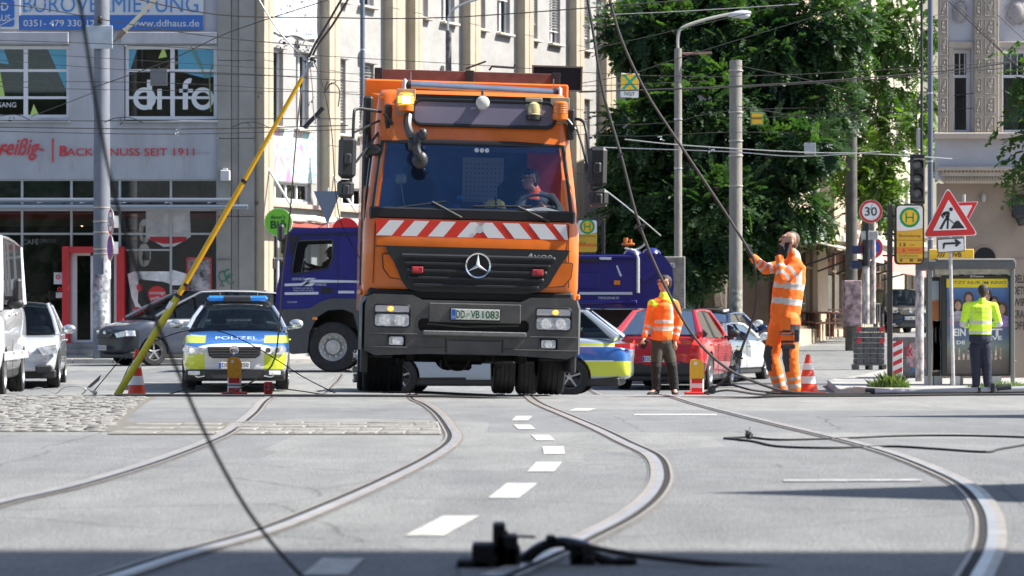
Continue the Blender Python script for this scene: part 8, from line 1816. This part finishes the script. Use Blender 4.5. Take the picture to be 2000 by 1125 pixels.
# big sagging cables right of the truck
wire([(1146,-10),(1158,60),(1178,180),(1212,300),(1246,430),(1290,540),(1350,650),(1410,712),(1470,744),(1540,765),(1640,770),(1700,769)],27.4,.016,'heavy black cable sagging past the man in olive trousers to the road',n=8,name='fallen_cable',cat='cable',sm=6)
wire([(1188,-10),(1215,80),(1262,180),(1320,270),(1370,345),(1412,408),(1442,455),(1462,488),(1474,515),(1477,580),(1468,630),(1452,672),(1440,705),(1422,735),(1392,760),(1375,768)],27.85,.015,'heavy black cable held up by the worker on the phone',n=8,name='fallen_cable',cat='cable',sm=6)
for i,(px,py,Y,s,lab)in enumerate(((1250,443,27.35,.05,'dark clamp on the heavy cable in front of the blue skip'),(1442,692,27.8,.06,'upper round clamp where the held cable bends by the white car'),(1430,722,27.6,.06,'lower clamp linking the two heavy cables'),(1390,762,27.6,.045,'clamp lying at the foot of the yellow topped marker post'),(1190,10,27.8,.04,'small clamp near the top of the held cable'),(1212,303,27.3,.03,'tiny clamp on the sagging cable beside the truck mirror'))):
    t=thing('cable_clamp',lab,'clamp',P(px,py,Y));jb(t,t.location,s*.8,7,DARKM,i+20,Vector(t.location));mb=MB()
    if 0<i<4:mb.lathe([(.02,-.03),(.045,-.025),(.045,.025),(.02,.03)],(0,0,0),'Y',14)
    else:mb.cyl((-s*1.2,0,-.01),(s*1.2,0,.02),.014,n=6)
    mb.build('clamp_body',DARKM,t)
wire([(1385,765),(1410,750),(1435,753),(1470,762),(1530,768),(1600,771)],28,.012,'black cable looping on the road from the marker post to the worker boots',name='fallen_cable',cat='cable')
wire([(1380,770),(1420,762),(1480,770),(1560,773)],27.7,.012,'second black cable loop on the road before the worker boots',name='fallen_cable',cat='cable')
pts=[(225,771),(420,772),(700,772.5),(900,775),(1010,779),(1200,782),(1400,780),(1520,774),(1700,773),(1850,771),(2060,770)]
wire(pts,27.3,.014,'long black cable lying straight across the whole road under the vehicles',n=6,name='fallen_cable',cat='cable')
def ground_wire(pts,r,label,m=BLACKRUB,up=.0):
    pp=crom([Vector((*G(a,b_),r+up))for a,b_ in pts],6);o0=pp[0].copy();mb=MB();mb.tube([p-o0 for p in pp],r,8);o=mb.build('fallen_cable',m,loc=o0);tag(o,label,'cable')
ground_wire([(1414,858),(1462,856),(1520,861),(1640,858),(1770,853),(1900,853),(2060,858)],.0075,'upper strand of the cable loop lying on the right side of the road')
ground_wire([(1414,858),(1470,864),(1520,874),(1620,877),(1740,874),(1830,879),(1925,885),(1960,878),(2060,862)],.0075,'lower strand of the cable loop lying on the right side of the road')
x,y=G(1463,862);t=thing('cable_clamp','black clamp at the left end of the cable loop on the road','clamp',(x,y,.03));jb(t,(x,y,.05),.03,6,DARKM,4,Vector((x,y,.03)));mb=MB();mb.box((0,0,.01),(.05,.06,.05),.012);mb.build('clamp_body',DARKM,t)
# fallen grey boom with coil
t=thing('fallen_boom','long grey pole lying at the kerb with black clamps and a coiled cable','pole',P(1700,766,30.5));o_=Vector(t.location);L0=lambda px,py,Y=30.5:P(px,py,Y)-o_
mb=MB();mb.tube([L0(1706,767),L0(1870,763),L0(2080,758)],[.03,.034,.042],12);mb.build('boom',mat('boom_grey',(.42,.45,.48),.4,.4,var=.1,scale=4),t)
mb=MB();mb.tube([L0(1690,766),L0(1708,766)],.05,10);mb.box(L0(1938,762),(.05,.12,.18),.01);mb.tube([L0(1946,759),L0(1974,757)],.045,10);mb.box(L0(1912,764),(.03,.1,.1),.006);mb.tube([L0(1880,768),L0(1935,766),L0(2060,764)],.015,6);mb.build('clamp',DARKM,t)
mb=MB();mb.tube([L0(1715+190*i/360,771.5-1.6*i/360,30.3)+Vector((0,.022*math.cos(i*.62),.026*math.sin(i*.62)))for i in range(360)],.0045,4);mb.build('coil',BLACKRUB,t)
mb=MB();mb.tube([L0(1735,771,30.2),L0(1690,771,30.2),L0(1640,772,30.2)],.012,6);mb.build('cable_tail',BLACKRUB,t)
# near, out-of-focus things
wire([(140,-40),(158,20),(182,170),(205,300),(240,440),(290,590),(345,720),(400,845),(470,975),(535,1065),(608,1145)],6.95,.0056,'thick blurred black wire hanging close to the lens, left side',n=8,name='near_wire',sm=6)
t=thing('broken_overhead_gear','heap of black broken overhead-line gear lying in the shade at the bottom edge','overhead gear',(0,7.75,.0));YN=7.75
def nx(px,py,Y=YN):q=P(px,py,Y);return Vector((q.x,q.y-7.75,q.z))
BG=mat('gear_black',(.010,.010,.011),.6,.2,bump=.4,bscale=60)
mb=MB();sil=[(893,1128),(915,1100),(935,1092),(948,1098),(950,1078),(955,1068),(968,1070),(972,1050),(970,1030),(978,1024),(984,1040),(992,1036),(993,1052),(1000,1066),(1010,1064),(1006,1078),(1012,1088),(1003,1100),(1008,1128)]
mb.prism([(nx(a,b_).x,nx(a,b_).z)for a,b_ in sil],-.03,.04);mb.build('jagged_plate',BG,t,smooth=0)
for(px,py,w,h)in((958,1085,.10,.07),(990,1076,.06,.09),(925,1108,.09,.05),(975,1050,.035,.08),(1002,1082,.04,.05)):mb=MB();mb.box(nx(px,py)+Vector((0,-.05,0)),(w*1.15,.12,h*1.25),.006);mb.build('gear_block',BG,t,smooth=0)
mb=MB();mb.tube([nx(992,1047),nx(1046,1049)],.0045,6);mb.build('gear_rod',BG,t)
mb=MB();mb.tube(crom([nx(975,1150),nx(1010,1112),nx(1042,1080),(nx(1072,1062)),nx(1108,1060),nx(1140,1075),nx(1175,1092),nx(1215,1104),nx(1240,1112)],5),.017,8);mb.build('curved_arm',BG,t)
mb=MB();mb.tube(crom([nx(960,1150),nx(1000,1108),nx(1040,1070),nx(1075,1055),nx(1110,1053),nx(1150,1062)],5),.007,8);mb.build('bright_strip',mat('gear_steel',(.30,.36,.46),.3,.8),t)
for(px,py,w,h)in((1076,1050,.035,.015),(1128,1085,.05,.06),(1150,1098,.04,.05),(1222,1100,.07,.04),(1120,1066,.06,.03)):mb=MB();mb.box(nx(px,py),(w,.06,h),.008);mb.build('arm_clamp',BG,t,smooth=0)
mb=MB();mb.lathe([(.0,-.03),(.022,-.03),(.024,.02),(0,.025)],tuple(nx(1132,1096)),'Y',14);mb.build('insulator',mat('insulator_dark',(.03,.035,.04),.3),t)
wire([(1125,1062),(1200,1078),(1300,1092),(1450,1105),(1650,1117),(1900,1128),(2060,1136)],7.7,.009,'blurred black wire running right from the broken gear along the bottom edge',n=8,name='near_wire')
# overhead wires
W_=[([(-20,8),(70,15),(240,45),(420,72),(610,90)],45,'from the top left corner past the letting banner to the clamp knot',9),
 ([(240,-8),(420,28),(620,34),(900,33),(1400,-5)],40,'crossing the sunlit wing near the top of the photo',10),
 ([(-20,78),(300,90),(900,125),(1400,150),(2020,118)],50,'spanning the full width just above the truck roof',7),
 ([(-20,100),(500,132),(1100,170)],52,'running over the first-floor windows, upper strand',6),([(-20,116),(300,140),(620,150)],50,'over the first-floor windows, second strand',6),
 ([(-20,160),(400,165),(1100,215)],52,'over the lower window panes',7),([(-20,168),(200,175),(700,180)],48,'just under the lower window panes strand',6),
 ([(-20,235),(250,236),(500,232),(690,232)],47,'along the window sills of the office building, upper',9),([(-20,248),(350,252),(680,245)],47,'below the window sills of the office building',10),([(-20,256),(340,262),(700,252)],46,'lowest of the three along the window sills',8),
 ([(180,172),(330,118),(450,62),(640,0)],40,'climbing from the left mast across the banner',8),([(60,228),(185,180)],45,'short slanting one left of the thick mast',7),
 ([(330,140),(490,145),(700,160)],50,'with a small insulator before the beige corner pier',8),
 ([(1130,100),(1250,75),(1400,40),(1620,-10)],45,'rising to the right across the dark tree top',7),([(1120,165),(1230,145),(1330,112),(1600,30),(1720,-5)],48,'rising over the yellow and green hanging sign',8),
 ([(1130,180),(1500,165),(1830,140),(2020,115)],46,'thick one crossing the tree towards the villa',14),([(1120,178),(1400,172),(1700,155),(2020,128)],47,'thin one just under the thick one across the tree',7),
 ([(1440,207),(1600,225),(1830,190),(2020,172)],52,'from the stout concrete mast to the villa window, upper',9),([(1440,230),(1650,224),(2020,205)],52,'from the stout concrete mast to the villa window, lower',8),
 ([(1440,128),(1560,152),(1650,175)],55,'short one dipping from the top of the stout concrete mast',7),
 ([(1180,288),(1420,296),(1560,305),(1720,296)],50,'pale contact wire across the tree, lower strand',-11),([(1220,272),(1340,284),(1560,297),(1700,300),(1860,310)],50,'pale contact wire across the tree, upper strand',-11),
 ([(1850,0),(1900,48),(1960,105),(2030,165)],44,'bundle of black ones slanting down over the villa, left strand',9),([(1858,0),(1910,50),(1975,120),(2030,180)],44,'bundle of black ones slanting down over the villa, right strand',9),([(1915,-5),(1960,40),(2020,95)],44,'single grey one slanting down over the villa medallion',8),
 ([(1700,410,59),(1722,350,56),(1750,280,52),(1775,160,48),(1790,20,46)],50,'thin one climbing from the 30 sign into the leaves',7),
 ([(1120,245),(1300,240),(1440,215),(1800,208)],53,'level one crossing both concrete masts',6),([(1120,262),(1250,266),(1430,258),(1700,262)],53,'lower level one crossing both concrete masts',6),([(-20,60),(70,14),(110,-8)],42,'pale one over the small house sign',-7),([(1195,28,47),(1330,22,47),(1560,8,47)],47,'pale one near the top of the dark tree',-7),
 ([(1180,370,50),(1225,405,52),(1290,460,56)],50,'slanting stay right of the truck mirror',-16),([(1080,170,46),(1230,165,46),(1380,158,46)],46,'one leaving the black screen on the truck roof for the tree',7)]
for pts,Y,lab,r in W_:wire(pts,Y,abs(r)*.001,'overhead wire '+lab,WIREL if r<0 else WIRE)
for i,(px,py,Y,lab,s)in enumerate(((548,85,29.5,'left of the clamp knot on the short stay',.05),(240,237,47,'under the large office window',.05),(345,257,46,'a long pale insulator below the office window',.05),(510,185,50,'on the corner pier edge',.06),(488,246,50,'below the corner pier window line',.05),(650,160,45,'with a drooping loop right of the yellow pole',.05),(605,200,45,'right of the yellow pole, middle height',.05),(618,228,44,'dark broken piece right of the yellow pole',.06),(1290,270,50,'pale arms in the tree foliage, left',.06),(1390,292,50,'on the contact wire between the concrete masts',.06),(1620,285,50,'on the contact wire below the big tree',.06),(20,232,46,'bowed bracket at the left edge below the window',.05),(1770,297,50,'right end of the contact wire by the traffic light',.05),(1948,47,44,'splice on the wire before the villa',.03),(66,14,44,'joint on the wire by the small house sign',.04))):
    t=thing('wire_fitting','overhead wire fitting, '+lab,'fitting',P(px,py,Y));jb(t,t.location,s,6,GALV if i in(2,8,9,10,12)else DARKM,40+i,Vector(t.location))
    if i in(1,4,11):mb=MB();mb.tube(crom([(-.35,0,-.02),(-.15,0,.06),(.15,0,.07),(.38,0,-.03)],5),.009,6);mb.build('bowed_arm',DARKM,t)
    if i==5:mb=MB();mb.tube(crom([(-.1,0,0),(-.16,0,-.2),(-.02,0,-.02),(.12,0,-.15),(.1,0,-.45)],5),.012,6);mb.build('drooping_loop',DARKM,t)
    if i==7:mb=MB();mb.tube([(-.22,0,-.2),(.12,0,.16)],.04,8);mb.build('insulator',DARKM,t)
# ------------------------------------------------------------------ unseen houses and added shapes that shade the near road and darken reflections
OB=mat('near_house_wall',(.30,.27,.23),.9,var=.1,scale=1)
t=thing('unseen_building','tall house right of the camera, out of the photo, shading the bottom of the road','building',(7,-10,0));mb=MB();mb.box((6,-3,12),(12,41.8,24),.02);mb.build('wall',OB,t,smooth=0);mb=MB();mb.prism([(0,24),(12,24),(6,27)],-23.9,17.8);mb.build('roof',mat('near_roof',(.2,.09,.06),.9),t,smooth=0)
for x0,y0,zt,hw,lab in((10,11.05,9.45,1.7,'unseen pointed roof on the right, shaped to cast the nearer spike shadow'),(11.5,21.3,8.9,1.1,'unseen slim spire added on the right to cast the farther thin shadow')):  # pointed shapes out of view, fitted to cast the thin shadows on the road
    t=thing('shadow_spire',lab,'shadow caster',(x0,y0,0));mb=MB();mb.cyl((0,0,0),(0,0,zt-4),hw*.95,n=8);mb.build('wall',OB,t,smooth=0);mb=MB();mb.cyl((0,0,zt-4),(0,0,zt),hw,.005,n=8);mb.build('roof',mat('near_roof',(.2,.09,.06),.9),t,smooth=0)
t=thing('unseen_building','unseen tall block left of the camera, added to darken the near road','building',(-13,-12,0));mb=MB();mb.box((0,-4,12),(16,36,24),.02);mb.build('wall',OB,t,smooth=0);mb=MB();mb.prism([(-8,24),(8,24),(0,27)],-21.9,13.8);mb.build('roof',mat('near_roof',(.2,.09,.06),.9),t,smooth=0)  # block added out of view to cut sky light over the near road
t=thing('reflection_blocks','unseen row of blocks behind the camera, added to darken mirrored glass','building',(0,-42,0));mb=MB()  # blocks added out of view to darken reflections and ambient light
for k in range(9):mb.box((-48+k*12,0,7.5+(k % 3)),(11.9,8,15+2*(k % 3)))
mb.build('wall',mat('row_wall',(.16,.15,.11),.9,var=.5,scale=.3),t,smooth=0)
bl=[(-14,-26,8,6,4,5,5),(-2,-28,8,6,4,5,5),(9,-24,7,5,4,4,5),(-26,-24,8,6,4,5,5),(22,-26,8,6,4,5,4)]
tree('avenue_tree','leafy trees behind the camera, out of the photo, mirrored in the shop glass',(-2,-28,0),bl,1500,LEAF_M,[[(-2,-28,0),(-2,-28,8)]],.3,L_=1.3,ll=.5,lw=.16)
